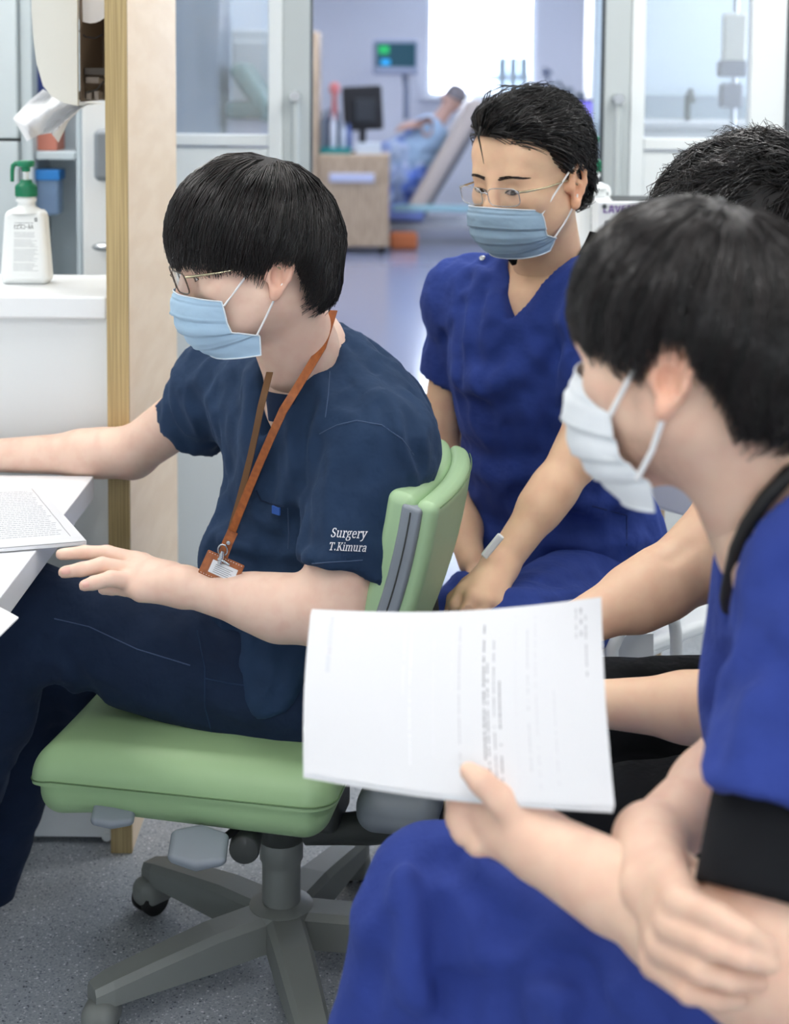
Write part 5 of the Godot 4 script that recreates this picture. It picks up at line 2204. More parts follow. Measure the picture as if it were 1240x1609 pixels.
func lanyard(root: Node3D, f: Fld) -> void:
	var near := [[524, 488, 2.225], [519, 510, 2.205], [506, 545, 2.18], [487, 580, 2.16], [465, 612, 2.14], [445, 645, 2.12], [428, 680, 2.1], [410, 722, 2.1], [392, 765, 2.1], [376, 805, 2.1], [362, 842, 2.1], [352, 868, 2.1]]
	var farr := [[424, 585, 2.16], [417, 605, 2.15], [410, 640, 2.12], [403, 680, 2.1], [394, 720, 2.1], [384, 758, 2.1], [374, 795, 2.1], [364, 832, 2.1], [354, 862, 2.1]]
	var mb := MB.new()
	var back := MB.new()
	for which in 2:
		var src: Array = [near, farr][which]
		var path := []
		var nr := []
		for q in src:
			var p := P(q[0], q[1], q[2])
			var h := cast(f, q[0], q[1], 1.85)
			if h != Vector3.INF and (h.z > p.z - 0.03 or q[1] > 650):
				p = h
			var n := (EYE - p).normalized()
			p += n * (0.004 + (0.004 if which == 0 else 0.0))
			path.append(p)
			nr.append((n + Vector3(-0.35, 0, 0)).normalized())
		# smooth it so that the strap hangs straight
		for it in 4:
			var c := path.duplicate()
			for k in range(1, path.size() - 1):
				c[k] = path[k].lerp((path[k - 1] + path[k + 1]) * 0.5, 0.5)
				if c[k].distance_to(EYE) > path[k].distance_to(EYE):
					c[k] = path[k]
			path = c
		(mb if which == 0 else back).ribbon(path, nr, 0.0125 if which == 0 else 0.010, 0.0016)
	var l := put("lanyard", mb, M.leather, root, "brown leather lanyard")
	put("far_strap", back, M.leather_back, l)
	# strap end, clip and badge holder
	var d := 2.075
	mb = MB.new()
	mb.ribbon([P(366, 835, d), P(358, 852, d), P(350, 874, d)], [Vector3.BACK, Vector3.BACK, Vector3.BACK], 0.015, 0.003)
	put("strap_end", mb, M.leather, l)
	mb = MB.new()
	mb.lathe(Transform3D(Basis(Vector3.RIGHT, PI / 2), P(359, 852, d) + Vector3(0, 0, 0.001)), [[0.0032, 0.0], [0.0028, 0.0025], [0.0, 0.003]], 12)
	put("rivet", mb, M.steel, l)
	mb = MB.new()
	var ring := []
	for k in 17:
		var a := TAU * k / 16.0
		ring.append(P(350, 860, d - 0.004) + Vector3(cos(a) * 0.0065, sin(a) * 0.0085 - 0.004, 0.002 * sin(a)))
	mb.tube(ring, [0.0013], 6, false)
	mb.tube([P(350, 866, d - 0.004), P(348, 876, d - 0.005), P(345, 886, d - 0.006)], [0.0025, 0.0042, 0.003], 8)
	mb.tube([P(342, 878, d - 0.007), P(352, 882, d - 0.007), P(360, 888, d - 0.006)], [0.002], 6)
	put("clip", mb, M.steel, l)
	var c := P(348, 894, d)
	var bx := Basis(Vector3.BACK, deg_to_rad(-24.0)) * Basis(Vector3.RIGHT, -0.2)
	mb = MB.new()
	mb.rbox(Transform3D(bx, c), Vector3(0.028, 0.017, 0.002), 0.0018, 2)
	var h := put("badge_holder", mb, M.leather, l, "tan leather badge holder")
	mb = MB.new()
	for k in 26:
		for e in [-1.0, 1.0]:
			var x := -0.025 + 0.05 * k / 25.0
			if k % 2 == 0:
				mb.tube([c + bx * Vector3(x, 0.0148 * e, 0.0024), c + bx * Vector3(x + 0.0016, 0.0148 * e, 0.0024)], [0.0004], 4)
	put("stitching", mb, M.thread_white, h)
	mb = MB.new()
	mb.rbox(Transform3D(bx, c + bx * Vector3(0.003, -0.001, 0.0036)), Vector3(0.019, 0.009, 0.0008), 0.0006, 1)
	put("white_tag", mb, M.paper, h, "small white paper tag")
	mb = MB.new()
	for k in 5:
		mb.box(Vector3(-0.013, 0.004 - 0.0026 * k, 0.0045), Vector3(0.013 - 0.003 * (k % 2), 0.0047 - 0.0026 * k, 0.0047))
	var o := put("print", mb, mat(rgb(120, 122, 126), 0.7), h)
	o.transform = o.transform * Transform3D(bx, c + bx * Vector3(0.003, -0.001, 0))

# ---------------------------------------------------------------- man facing the group (blue scrubs)
func build_person_b() -> void:
	var root := thing("person", "person in royal blue scrubs facing the group with clear glasses and swept back hair", "person", V(0.3, 0, 2.65))
	var hx := head_frame(833, 280, 2.52, 47.0, 7.0)
	var fb := Vector3(-0.69, 0, 0.73)
	var rs := P(733, 470, 2.72)
	var ls := P(962, 482, 2.46)
	var ch := P(838, 560, 2.60)
	var pe := P(882, 866, 2.72)
	var nb := P(862, 432, 2.60)
	var re := P(688, 712, 2.76)
	var le := P(908, 716, 2.40)
	var lw := P(786, 888, 2.32)
	var sk := MB.new()
	var hf := head_skin(sk, hx, P(866, 450, 2.60), 0.062, [1.0, -1.0])
	var b := bounds([nb, ch, rs, ls], 0.1)
	var f := Fld.new(b[0], b[1], 0.009)
	f.cone(nb, ch, 0.07, 0.135, 0.04, false, fb, 1.35)
	f.cone(P(800, 450, 2.64), P(930, 452, 2.53), 0.045, 0.045, 0.04)
	f.cone(P(866, 440, 2.60), P(862, 480, 2.58), 0.062, 0.085, 0.03)
	f.emit(sk)
	b = bounds([P(930, 600, 2.42), le, lw, P(700, 985, 2.3)], 0.07)
	f = Fld.new(b[0], b[1], 0.0045)
	f.cone(P(946, 590, 2.43), le, 0.042, 0.037, 0.02)
	f.cone(le, P(850, 795, 2.36), 0.038, 0.034, 0.02)
	f.cone(P(870, 770, 2.37), lw, 0.0345, 0.0265, 0.02)
	hand(f, lw, 0.026, [[lw, P(730, 930, 2.27), 0.025, 0.014], [lw, P(744, 938, 2.25), 0.026, 0.014], [lw, P(762, 944, 2.25), 0.025, 0.014], [lw, P(782, 946, 2.26), 0.025, 0.013]], [
		[[P(728, 928, 2.27), P(716, 950, 2.26), P(722, 985, 2.27), P(738, 1000, 2.29)], [0.0125, 0.011, 0.010, 0.008]],
		[[P(743, 938, 2.25), P(733, 962, 2.24), P(738, 995, 2.25), P(752, 1008, 2.27)], [0.0125, 0.0112, 0.010, 0.008]],
		[[P(762, 944, 2.25), P(754, 970, 2.24), P(758, 1000, 2.25), P(770, 1012, 2.27)], [0.012, 0.011, 0.0098, 0.008]],
		[[P(782, 946, 2.26), P(778, 970, 2.25), P(782, 996, 2.26), P(790, 1004, 2.28)], [0.0115, 0.010, 0.009, 0.0075]],
		[[P(766, 900, 2.30), P(735, 918, 2.29), P(712, 940, 2.29), P(706, 962, 2.29)], [0.014, 0.0115, 0.010, 0.0085]]], 0.004)
	f.emit(sk)
	b = bounds([rs, re, P(735, 885, 2.56), P(705, 590, 2.75)], 0.075)
	f = Fld.new(b[0], b[1], 0.006)
	f.cone(P(716, 540, 2.73), re, 0.039, 0.037, 0.02)
	f.cone(re, P(728, 830, 2.62), 0.040, 0.033, 0.02)
	f.cone(P(728, 830, 2.62), P(742, 885, 2.55), 0.03, 0.024, 0.02)
	for k in 4:
		f.chain([P(742 + 8 * k, 888, 2.54), P(746 + 9 * k, 918, 2.50), P(750 + 9 * k, 940, 2.49)], [0.012, 0.01, 0.008])
	f.emit(sk)
	var body := put("body", sk, M.skin_b, root, "bare arms, neck and face")
	# trousers
	b = bounds([pe, P(770, 1010, 2.3), P(700, 960, 2.5), P(1000, 900, 2.7), P(780, 1260, 2.35), P(720, 1260, 2.55)], 0.16)
	f = Fld.new(b[0], b[1], 0.009)
	f.cone(pe, pe + Vector3(0, 0.04, 0), 0.165, 0.155, 0.03, false, fb, 1.2)
	f.cone(P(960, 905, 2.68), P(800, 1010, 2.28), 0.098, 0.08, 0.04)
	f.cone(P(800, 1010, 2.28), P(790, 1420, 2.30), 0.078, 0.06, 0.03)
	f.cone(P(840, 905, 2.76), P(738, 985, 2.50), 0.096, 0.08, 0.04)
	f.cone(P(738, 985, 2.50), P(740, 1380, 2.54), 0.078, 0.06, 0.03)
	f.ripple(noise, 0.004, Vector3(8, 13, 8), Vector3(13, 5, 1))
	for q in [[[[700, 870], [730, 890], [760, 895]], 0.009, 0.010], [[[700, 895], [728, 910], [745, 912]], 0.009, -0.008], [[[700, 915], [720, 926], [735, 926]], 0.008, 0.008], [[[820, 905], [880, 915], [930, 905]], 0.010, 0.006], [[[810, 930], [860, 938], [910, 930]], 0.010, -0.006]]:
		fold(f, q[0], q[1], q[2], 2.0)
	f.cut(Vector3(0, 0.447, 0), Vector3.DOWN, V(0.2, 0.0, 2.95), V(0.6, 0.6, 2.5))
	var mb := MB.new()
	f.emit(mb)
	put("trousers", mb, M.cloth_b, root, "royal blue scrub trousers")
	# shirt
	b = bounds([rs, ls, pe, nb, P(1045, 870, 2.6), P(690, 880, 2.65), P(668, 600, 2.74), P(900, 890, 2.5)], 0.11)
	f = Fld.new(b[0], b[1], 0.007)
	f.cone(P(870, 780, 2.68), ch, 0.158, 0.163, 0.05, false, fb, 1.25)
	f.cone(rs, ls, 0.066, 0.072, 0.05)
	f.cone(P(866, 770, 2.68), P(872, 862, 2.69), 0.17, 0.195, 0.05, true, fb, 1.22)
	f.cone(P(905, 840, 2.64), P(985, 850, 2.66), 0.09, 0.075, 0.05)
	f.cone(P(840, 440, 2.62), rs, 0.05, 0.066, 0.05)
	f.cone(P(885, 445, 2.58), ls, 0.05, 0.07, 0.05)
	var rse := P(708, 592, 2.75)
	var lse := P(946, 625, 2.42)
	f.cone(rs, rse, 0.068, 0.056, 0.03, true)
	f.cone(ls, lse, 0.078, 0.062, 0.03, true)
	f.cut(P(872, 905, 2.69), Vector3(0, -1, 0))
	f.ripple(noise, 0.0055, Vector3(10, 6, 10), Vector3(31, 17, 2))
	f.ripple(noise, 0.0016, Vector3(26, 13, 26), Vector3(8, 3, 6))
	for q in [
		[[[760, 410], [790, 425], [800, 470]], 0.008, 0.008], [[[750, 425], [770, 455], [772, 500]], 0.008, -0.007], [[[765, 440], [745, 500], [740, 560]], 0.010, 0.008],
		[[[722, 480], [718, 540], [722, 600]], 0.010, 0.014], [[[735, 560], [770, 570], [800, 545]], 0.012, 0.010], [[[720, 590], [760, 615], [810, 590]], 0.013, -0.010],
		[[[725, 630], [770, 640], [820, 620]], 0.012, 0.008], [[[870, 520], [860, 600], [865, 680]], 0.012, 0.007], [[[890, 560], [885, 640], [880, 700]], 0.012, -0.008],
		[[[730, 700], [770, 720], [830, 715]], 0.013, 0.009], [[[740, 735], [790, 755], [850, 745]], 0.012, -0.008], [[[715, 760], [740, 800], [790, 830]], 0.012, 0.012],
		[[[760, 790], [800, 820], [840, 830]], 0.010, 0.008], [[[900, 790], [950, 800], [1000, 775]], 0.012, -0.010], [[[880, 810], [930, 830], [1000, 815]], 0.012, 0.012],
		[[[860, 850], [920, 862], [1000, 850]], 0.010, -0.006], [[[985, 760], [1010, 765], [1035, 768]], 0.008, 0.012], [[[970, 770], [960, 800], [985, 830]], 0.010, 0.008],
		[[[900, 470], [880, 520], [850, 560]], 0.011, -0.006], [[[920, 500], [905, 560], [900, 610]], 0.010, 0.009]]:
		fold(f, q[0], q[1] * 1.15, q[2] * 1.1, 2.1)
	f.cone(P(866, 470, 2.60), P(860, 390, 2.58), 0.066, 0.070, 0.008, false, Vector3.ZERO, 1.0, true)
	var vo := P(848, 420, 2.56)
	f.wedge(vo, fb, Vector3.UP, PackedVector2Array([Vector2(-0.085, 0.06), Vector2(-0.06, 0.01), Vector2(0.0, -0.085), Vector2(0.075, 0.02), Vector2(0.10, 0.07)]), -0.01, 0.3)
	f.cone(rse + (rs - rse).normalized() * 0.03, rse + (rse - rs).normalized() * 0.03, 0.041, 0.041, 0.004, false, Vector3.ZERO, 1.0, true)
	f.cone(lse + (ls - lse).normalized() * 0.03, lse + (lse - ls).normalized() * 0.03, 0.046, 0.046, 0.004, false, Vector3.ZERO, 1.0, true)
	mb = MB.new()
	f.emit(mb)
	var sh := put("scrub_shirt", mb, M.cloth_b, root, "royal blue short sleeved V neck scrub shirt")
	seam_line(f, [[705, 868], [760, 885], [830, 895]], 2.1, 0.0011, M.cloth_c, sh)
	seam_line(f, [[930, 795], [985, 810], [985, 870]], 2.1, 0.0011, M.cloth_d, sh, "pocket_edge")
	# snaps on the shoulder, black undershirt at the neck
	for q in [[758, 406], [799, 398]]:
		var p := cast(f, q[0], q[1], 2.1)
		if p != Vector3.INF:
			mb = MB.new()
			var g := (f.grad(p) + Vector3(0, 0, 0.5)).normalized()
			var sb := Basis(g.cross(Vector3.UP).normalized(), g, g.cross(Vector3.UP).normalized().cross(g))
			mb.lathe(Transform3D(sb, p), [[0.0055, 0.0], [0.005, 0.002], [0.0035, 0.0025], [0.0, 0.0022]], 14)
			put("snap", mb, M.steel, sh)
	for q in [[[P(934, 366, 2.56), P(926, 392, 2.55), P(912, 405, 2.535)], 0.012], [[P(806, 396, 2.52), P(806, 408, 2.515), P(808, 416, 2.51)], 0.008]]:
		mb = MB.new()
		mb.tube(q[0], [q[1] * 0.7, q[1], q[1] * 0.5], 8, true, 0.5, Vector3.BACK)
		put("undershirt", mb, M.cloth_black, root, "black undershirt at the neck")
	# white clip at the wrist
	mb = MB.new()
	mb.rbox(Transform3D(Basis(Vector3.BACK, deg_to_rad(52.0)), P(774, 858, 2.29)), Vector3(0.022, 0.006, 0.004), 0.003, 2)
	put("wrist_band", mb, M.white, root, "white band at the wrist")
	build_hair(root, hx, [[Vector3(0, 0.050, -0.012), Vector3(0.086, 0.090, 0.110)], [Vector3(0, 0.082, 0.045), Vector3(0.066, 0.052, 0.058)], [Vector3(0, -0.01, -0.045), Vector3(0.078, 0.088, 0.062)]], Vector3(0, 0.035, -0.012), Vector3(-0.30, 0.55, 0.78), [[-180.0, -0.075], [-150.0, -0.07], [-125.0, -0.045], [-105.0, 0.0], [-92.0, 0.012], [-80.0, 0.0], [-70.0, 0.02], [-58.0, 0.055], [-40.0, 0.078], [-10.0, 0.082], [10.0, 0.080], [40.0, 0.072], [56.0, 0.05], [66.0, 0.03], [74.0, 0.012], [82.0, 0.02], [92.0, 0.028], [106.0, 0.014], [116.0, -0.01], [128.0, -0.045], [150.0, -0.07], [180.0, -0.075]], {"seed": 5, "clumps": 640, "per": 10, "label": "short black hair swept up and back", "crown": Vector3(0, 0.96, -0.28), "flow": Vector3(0.35, 0.12, -1.0), "messy": 0.22, "root": 1.0, "lift": 0.012, "fuzz": 0.012, "len": 1.0, "thick": 0.0009})
	# loose strands over the forehead
	mb = MB.new()
	mb.col = Color(0.01, 0.009, 0.009)
	mb.tube([hx * Vector3(-0.01, 0.10, 0.105), hx * Vector3(-0.008, 0.085, 0.115), hx * Vector3(-0.006, 0.06, 0.112), hx * Vector3(-0.008, 0.04, 0.106)], [0.002, 0.0018, 0.001, 0.0004], 5)
	for k in 9:
		var x := -0.045 + 0.008 * k
		mb.tube([hx * Vector3(x, 0.105, 0.09 - absf(x) * 0.3), hx * Vector3(x + 0.004, 0.145 + 0.003 * (k % 3), 0.065 - absf(x) * 0.3), hx * Vector3(x + 0.012, 0.158 - 0.003 * (k % 2), 0.03), hx * Vector3(x + 0.02, 0.150, -0.01)], [0.0012, 0.001, 0.0008, 0.0004], 4)
	put("loose_strands", mb, M.hair, root.get_node("hair"))
	build_mask(root, hx, [[-0.028, 0.120, -0.040, 0.056, 0.062, 0.75], [-0.042, 0.125, -0.052, 0.055, 0.066, 0.72], [-0.058, 0.123, -0.068, 0.054, 0.068, 0.70], [-0.076, 0.120, -0.082, 0.050, 0.068, 0.70], [-0.096, 0.110, -0.088, 0.034, 0.067, 0.8], [-0.110, 0.096, -0.092, 0.022, 0.064, 0.9], [-0.119, 0.080, -0.112, 0.030, 0.056, 0.9]], M.mask_blue2, [[0.10, 0.05, 0.002], [0.38, 0.14, 0.005], [0.62, 0.12, 0.004], [0.82, 0.10, 0.004]], "light blue pleated mask", 5)
	var mask := root.get_node("face_mask")
	ear_loop(mask, hx, [Vector3(0.064, -0.046, 0.055), Vector3(0.074, -0.015, 0.03), Vector3(0.084, 0.018, 0.0), Vector3(0.083, 0.02, -0.012)], 0.0018)
	ear_loop(mask, hx, [Vector3(0.064, -0.09, 0.026), Vector3(0.071, -0.07, 0.008), Vector3(0.083, -0.036, -0.012), Vector3(0.08, -0.026, -0.02)], 0.0018)
	ear_loop(mask, hx, [Vector3(-0.064, -0.046, 0.055), Vector3(-0.08, 0.0, 0.0)], 0.0018)
	build_glasses(root, hx, 0.054, 0.030, 0.118, -0.011, -0.003, 0.55, M.steel, M.frame_gold, false)
	build_eyes(root, hx, hf, Vector2(0.002, -0.0015), 0.0044)
	build_brows(root, hx, hf, 0.014)

# ---------------------------------------------------------------- man in black trousers, mostly hidden
func build_person_d() -> void:
	var root := thing("person", "person in black trousers half hidden behind the man holding the page", "person", V(0.58, 0, 1.98))
	var hx := head_frame(1172, 400, 2.02, -15.0, 8.0)
	var fd := Vector3(-0.97, 0, -0.24)
	var nb := P(1245, 560, 2.06)
	var ch := P(1340, 800, 2.06)
	var pe := P(1330, 1160, 2.02)
	var sk := MB.new()
	var hf := head_skin(sk, hx, nb, 0.064, [1.0, -1.0])
	var b := bounds([P(1190, 720, 2.2), P(1106, 892, 2.12), P(860, 1000, 2.0)], 0.08)
	var f := Fld.new(b[0], b[1], 0.0055)
	var fe := P(1102, 880, 2.12)
	f.cone(P(1215, 690, 2.2), fe, 0.054, 0.050, 0.02)
	f.cone(fe, P(1000, 940, 2.07), 0.052, 0.047, 0.03)
	f.cone(P(1040, 918, 2.08), P(900, 985, 2.02), 0.048, 0.030, 0.02)
	f.crease([cast(f, 1052, 880, 1.8), cast(f, 1066, 872, 1.8), cast(f, 1082, 858, 1.8)], 0.010, 0.004)
	for k in 4:
		f.chain([P(895, 975 + 8 * k, 2.01), P(862, 985 + 10 * k, 1.99), P(840, 1000 + 10 * k, 1.99)], [0.012, 0.0105, 0.008])
	f.cone(P(900, 985, 2.02), P(880, 1000, 2.0), 0.028, 0.02, 0.01)
	f.emit(sk)
	b = bounds([P(1260, 1000, 1.84), P(1225, 1120, 1.82), P(880, 1110, 1.86)], 0.08)
	f = Fld.new(b[0], b[1], 0.0055)
	var ne := P(1225, 1120, 1.82)
	f.cone(P(1290, 880, 1.86), ne, 0.052, 0.045, 0.02)
	f.cone(ne, P(1080, 1112, 1.83), 0.045, 0.041, 0.02)
	f.cone(P(1100, 1112, 1.83), P(925, 1105, 1.87), 0.041, 0.028, 0.02)
	f.cone(P(925, 1105, 1.87), P(890, 1085, 1.9), 0.026, 0.02, 0.01)
	for k in 4:
		f.chain([P(905, 1075 + 10 * k, 1.9), P(875, 1062 + 10 * k, 1.93), P(860, 1052 + 10 * k, 1.96)], [0.012, 0.0105, 0.008])
	f.emit(sk)
	put("body", sk, M.skin_d, root, "bare forearms")
	b = bounds([pe, P(800, 1310, 1.92), P(830, 1120, 2.12), P(790, 1620, 1.95), P(820, 1500, 2.12)], 0.17)
	f = Fld.new(b[0], b[1], 0.010)
	f.cone(pe + Vector3(0, -0.02, 0), pe + Vector3(0, 0.03, 0), 0.16, 0.15, 0.03, false, fd, 1.2)
	f.cone(P(1280, 1280, 1.92), P(815, 1312, 1.92), 0.092, 0.074, 0.03)
	f.cone(P(815, 1312, 1.92), P(800, 1760, 1.95), 0.072, 0.055, 0.03)
	f.cone(P(1280, 1120, 2.12), P(850, 1118, 2.12), 0.084, 0.072, 0.03)
	f.cone(P(850, 1118, 2.12), P(840, 1600, 2.14), 0.07, 0.055, 0.03)
	f.ripple(noise, 0.004, Vector3(8, 13, 8), Vector3(3, 25, 1))
	f.cut(Vector3(0, 0.447, 0), Vector3.DOWN, V(0.42, 0.0, 2.3), V(0.95, 0.6, 1.7))
	var mb := MB.new()
	f.emit(mb)
	put("trousers", mb, M.cloth_black, root, "black trousers")
	b = bounds([nb, ch, pe, P(1230, 690, 2.22), P(1310, 800, 1.88)], 0.2)
	f = Fld.new(b[0], b[1], 0.009)
	f.cone(pe, ch, 0.165, 0.16, 0.05, false, fd, 1.2)
	f.cone(P(1250, 680, 2.22), P(1320, 690, 1.9), 0.07, 0.07, 0.05)
	f.cone(nb, ch, 0.08, 0.14, 0.05)
	f.cone(P(1250, 680, 2.22), P(1180, 775, 2.17), 0.078, 0.07, 0.03, true)
	f.cone(P(1320, 690, 1.9), P(1275, 960, 1.85), 0.08, 0.066, 0.03, true)
	f.cone(nb, nb + Vector3(-0.05, 0.1, 0), 0.07, 0.07, 0.01, false, Vector3.ZERO, 1.0, true)
	mb = MB.new()
	f.emit(mb)
	put("scrub_shirt", mb, M.cloth_d, root, "blue scrub shirt")
	build_hair(root, hx, [[Vector3(0, 0.050, -0.006), Vector3(0.092, 0.105, 0.118)], [Vector3(0, 0.02, -0.03), Vector3(0.086, 0.1, 0.09)]], Vector3(0, 0.035, -0.008), Vector3(0.0, 0.8, -0.6), [[-180.0, -0.08], [-110.0, -0.03], [-95.0, 0.01], [-60.0, 0.03], [0.0, 0.045], [60.0, 0.03], [95.0, 0.01], [110.0, -0.03], [180.0, -0.08]], {"seed": 8, "clumps": 560, "per": 8, "label": "tousled short black hair", "flow": Vector3(0.1, 0.1, 0.75), "messy": 0.28, "lift": 0.014, "fuzz": 0.02, "len": 0.8, "thick": 0.0009, "shade": 1.5})
	build_mask(root, hx, [[-0.024, 0.112, -0.040, 0.056, 0.062, 0.75], [-0.058, 0.123, -0.068, 0.054, 0.068, 0.70], [-0.096, 0.110, -0.088, 0.034, 0.067, 0.8], [-0.119, 0.080, -0.112, 0.030, 0.056, 0.9]], M.mask_white, [[0.38, 0.14, 0.004]], "white mask", 6)
	build_eyes(root, hx, hf, Vector2.ZERO)

# ---------------------------------------------------------------- man holding the page, close to the camera
func build_person_c() -> void:
	var root := thing("person", "person in bright blue scrubs with white mask holding a printed page, arms crossed", "person", V(0.5, 0, 1.36))
	var hx := head_frame(1091, 548, 1.31, -38.0, 10.0)
	var fc := Vector3(-0.85, 0, -0.53)
	var nb := P(1236, 812, 1.33)
	var ch := P(1405, 1010, 1.38)
	var pe := P(1450, 1560, 1.40)
	var ns := P(1345, 900, 1.25)
	var el := P(1190, 1520, 1.14)
	var wr := P(850, 1330, 1.315)
	var rfs := P(1210, 960, 1.55)
	var sk := MB.new()
	# stubble darkens the jaw of this face
	var stubble := func(p: Vector3) -> Color:
		var k := smoothstep(-0.05, -0.07, p.y) * smoothstep(-0.125, -0.10, p.y) * smoothstep(-0.02, 0.03, p.z)
		k += 0.7 * smoothstep(0.014, 0.0, absf(p.z - 0.022)) * smoothstep(0.0, -0.015, p.y) * smoothstep(-0.07, -0.03, p.y)
		k *= 0.5 + 0.5 * absf(sin(p.x * 1900.0 + p.y * 2300.0) * sin(p.z * 2100.0 - p.y * 1700.0))
		return Color.WHITE.lerp(Color(0.45, 0.4, 0.38), clampf(k * 0.7, 0, 1))
	var hf := head_skin(sk, hx, nb, 0.072, [1.0, -1.0], stubble)
	var b := bounds([nb, ch, ns], 0.13)
	var f := Fld.new(b[0], b[1], 0.010)
	f.cone(nb, ch, 0.085, 0.15, 0.03, false, fc, 1.3)
	f.emit(sk)
	# left arm with the hand that holds the page
	b = bounds([P(1225, 1300, 1.18), el, wr, P(700, 1200, 1.42)], 0.075)
	f = Fld.new(b[0], b[1], 0.0036)
	f.cone(P(1240, 1250, 1.2), el, 0.05, 0.044, 0.02)
	f.cone(el, P(1060, 1450, 1.20), 0.044, 0.041, 0.025)
	f.cone(P(1100, 1470, 1.18), wr, 0.042, 0.0265, 0.02)
	f.cone(P(960, 1395, 1.25), wr, 0.033, 0.026, 0.02)
	hand(f, wr, 0.027, [[wr, P(768, 1270, 1.355), 0.0255, 0.014], [wr, P(766, 1290, 1.355), 0.0255, 0.014], [wr, P(772, 1310, 1.35), 0.0255, 0.013], [wr, P(786, 1326, 1.34), 0.024, 0.012], [wr, P(800, 1268, 1.335), 0.022, 0.016]], [
		[[P(820, 1292, 1.325), P(786, 1256, 1.325), P(756, 1228, 1.328), P(737, 1212, 1.333)], [0.018, 0.0135, 0.0115, 0.0088]],
		[[P(768, 1268, 1.36), P(722, 1266, 1.368), P(716, 1262, 1.40), P(738, 1256, 1.425)], [0.0135, 0.0115, 0.0098, 0.008]],
		[[P(766, 1288, 1.36), P(721, 1288, 1.366), P(716, 1284, 1.398), P(740, 1278, 1.42)], [0.0135, 0.0118, 0.01, 0.008]],
		[[P(772, 1308, 1.355), P(730, 1309, 1.36), P(724, 1306, 1.39), P(746, 1300, 1.412)], [0.0125, 0.011, 0.0095, 0.008]],
		[[P(786, 1326, 1.345), P(750, 1328, 1.348), P(744, 1326, 1.37), P(760, 1320, 1.39)], [0.0115, 0.0098, 0.0088, 0.0072]]], 0.004)
	f.emit(sk)
	# right forearm and the hand laid on the other arm
	b = bounds([P(1185, 1180, 1.47), P(1000, 1330, 1.26), P(1215, 1560, 1.05)], 0.07)
	f = Fld.new(b[0], b[1], 0.0036)
	var rw := P(1022, 1322, 1.285)
	f.cone(P(1215, 1130, 1.5), P(1120, 1245, 1.40), 0.044, 0.038, 0.02)
	f.cone(P(1120, 1245, 1.40), rw, 0.038, 0.0285, 0.02)
	hand(f, rw, 0.028, [[rw, P(1072, 1420, 1.125), 0.0265, 0.0145], [rw, P(1055, 1455, 1.13), 0.0265, 0.0145], [rw, P(1040, 1485, 1.14), 0.026, 0.014], [rw, P(1030, 1512, 1.155), 0.025, 0.013], [rw, P(1020, 1400, 1.20), 0.028, 0.024]], [
		[[P(1072, 1420, 1.12), P(1128, 1442, 1.080), P(1172, 1466, 1.068), P(1208, 1486, 1.070)], [0.0135, 0.0098, 0.0088, 0.0076]],
		[[P(1056, 1456, 1.122), P(1118, 1486, 1.076), P(1168, 1504, 1.064), P(1211, 1515, 1.067)], [0.0135, 0.0098, 0.0088, 0.0076]],
		[[P(1040, 1487, 1.132), P(1102, 1526, 1.082), P(1150, 1540, 1.072), P(1192, 1543, 1.075)], [0.013, 0.0096, 0.0086, 0.0074]],
		[[P(1030, 1514, 1.15), P(1082, 1558, 1.095), P(1124, 1569, 1.084), P(1160, 1571, 1.086)], [0.012, 0.0088, 0.0078, 0.0068]],
		[[P(1045, 1352, 1.25), P(1082, 1372, 1.23), P(1104, 1396, 1.225), P(1120, 1420, 1.225)], [0.018, 0.0135, 0.0115, 0.009]]], 0.004)
	f.emit(sk)
	var body := put("body", sk, M.skin_c, root, "bare forearms, hands and neck")
	nails(body, [[P(1200, 1484, 1.0655), Vector3(1, -0.45, 0.0), Vector3(0.1, 0.35, 1), 0.0058], [P(1204, 1511, 1.0645), Vector3(1, -0.22, 0), Vector3(0.1, 0.3, 1), 0.0058], [P(1184, 1531, 1.0750), Vector3(1, -0.1, 0), Vector3(0.1, 0.3, 1), 0.0055]])
	# trousers
	var kn := P(696, 1440, 1.56)
	b = bounds([kn, P(560, 1700, 1.58), P(1000, 1600, 1.5), P(870, 1420, 1.68), P(1300, 1640, 1.4), P(860, 1800, 1.7)], 0.14)
	f = Fld.new(b[0], b[1], 0.0085)
	f.cone(P(1420, 1610, 1.33), kn, 0.105, 0.082, 0.04)
	f.cone(kn, P(560, 1900, 1.60), 0.085, 0.085, 0.05)
	f.cone(P(1400, 1540, 1.52), P(880, 1440, 1.70), 0.095, 0.072, 0.04)
	f.cone(P(880, 1440, 1.70), P(860, 1900, 1.72), 0.07, 0.06, 0.04)
	f.cone(P(780, 1600, 1.5), P(1000, 1640, 1.42), 0.06, 0.07, 0.05)
	f.ripple(noise, 0.006, Vector3(8, 5, 8), Vector3(41, 3, 7))
	for q in [
		[[[705, 1350], [760, 1420], [800, 1480]], 0.012, 0.010], [[[670, 1360], [700, 1450], [720, 1530], [730, 1600]], 0.013, 0.012], [[[640, 1380], [650, 1470], [650, 1560]], 0.013, -0.010],
		[[[760, 1370], [830, 1420], [900, 1470]], 0.012, -0.008], [[[720, 1545], [780, 1548], [840, 1520], [900, 1515]], 0.010, 0.020], [[[730, 1520], [790, 1525], [850, 1500]], 0.010, -0.008],
		[[[690, 1430], [690, 1520], [710, 1580]], 0.011, 0.010], [[[800, 1560], [790, 1590], [800, 1609]], 0.011, 0.012], [[[920, 1540], [930, 1580], [920, 1609]], 0.012, 0.012],
		[[[850, 1545], [880, 1580], [880, 1609]], 0.012, -0.009], [[[600, 1450], [590, 1530], [570, 1600]], 0.012, 0.006], [[[980, 1560], [1010, 1590], [1020, 1609]], 0.012, -0.008]]:
		fold(f, q[0], q[1] * 1.05, q[2] * 1.5, 1.0)
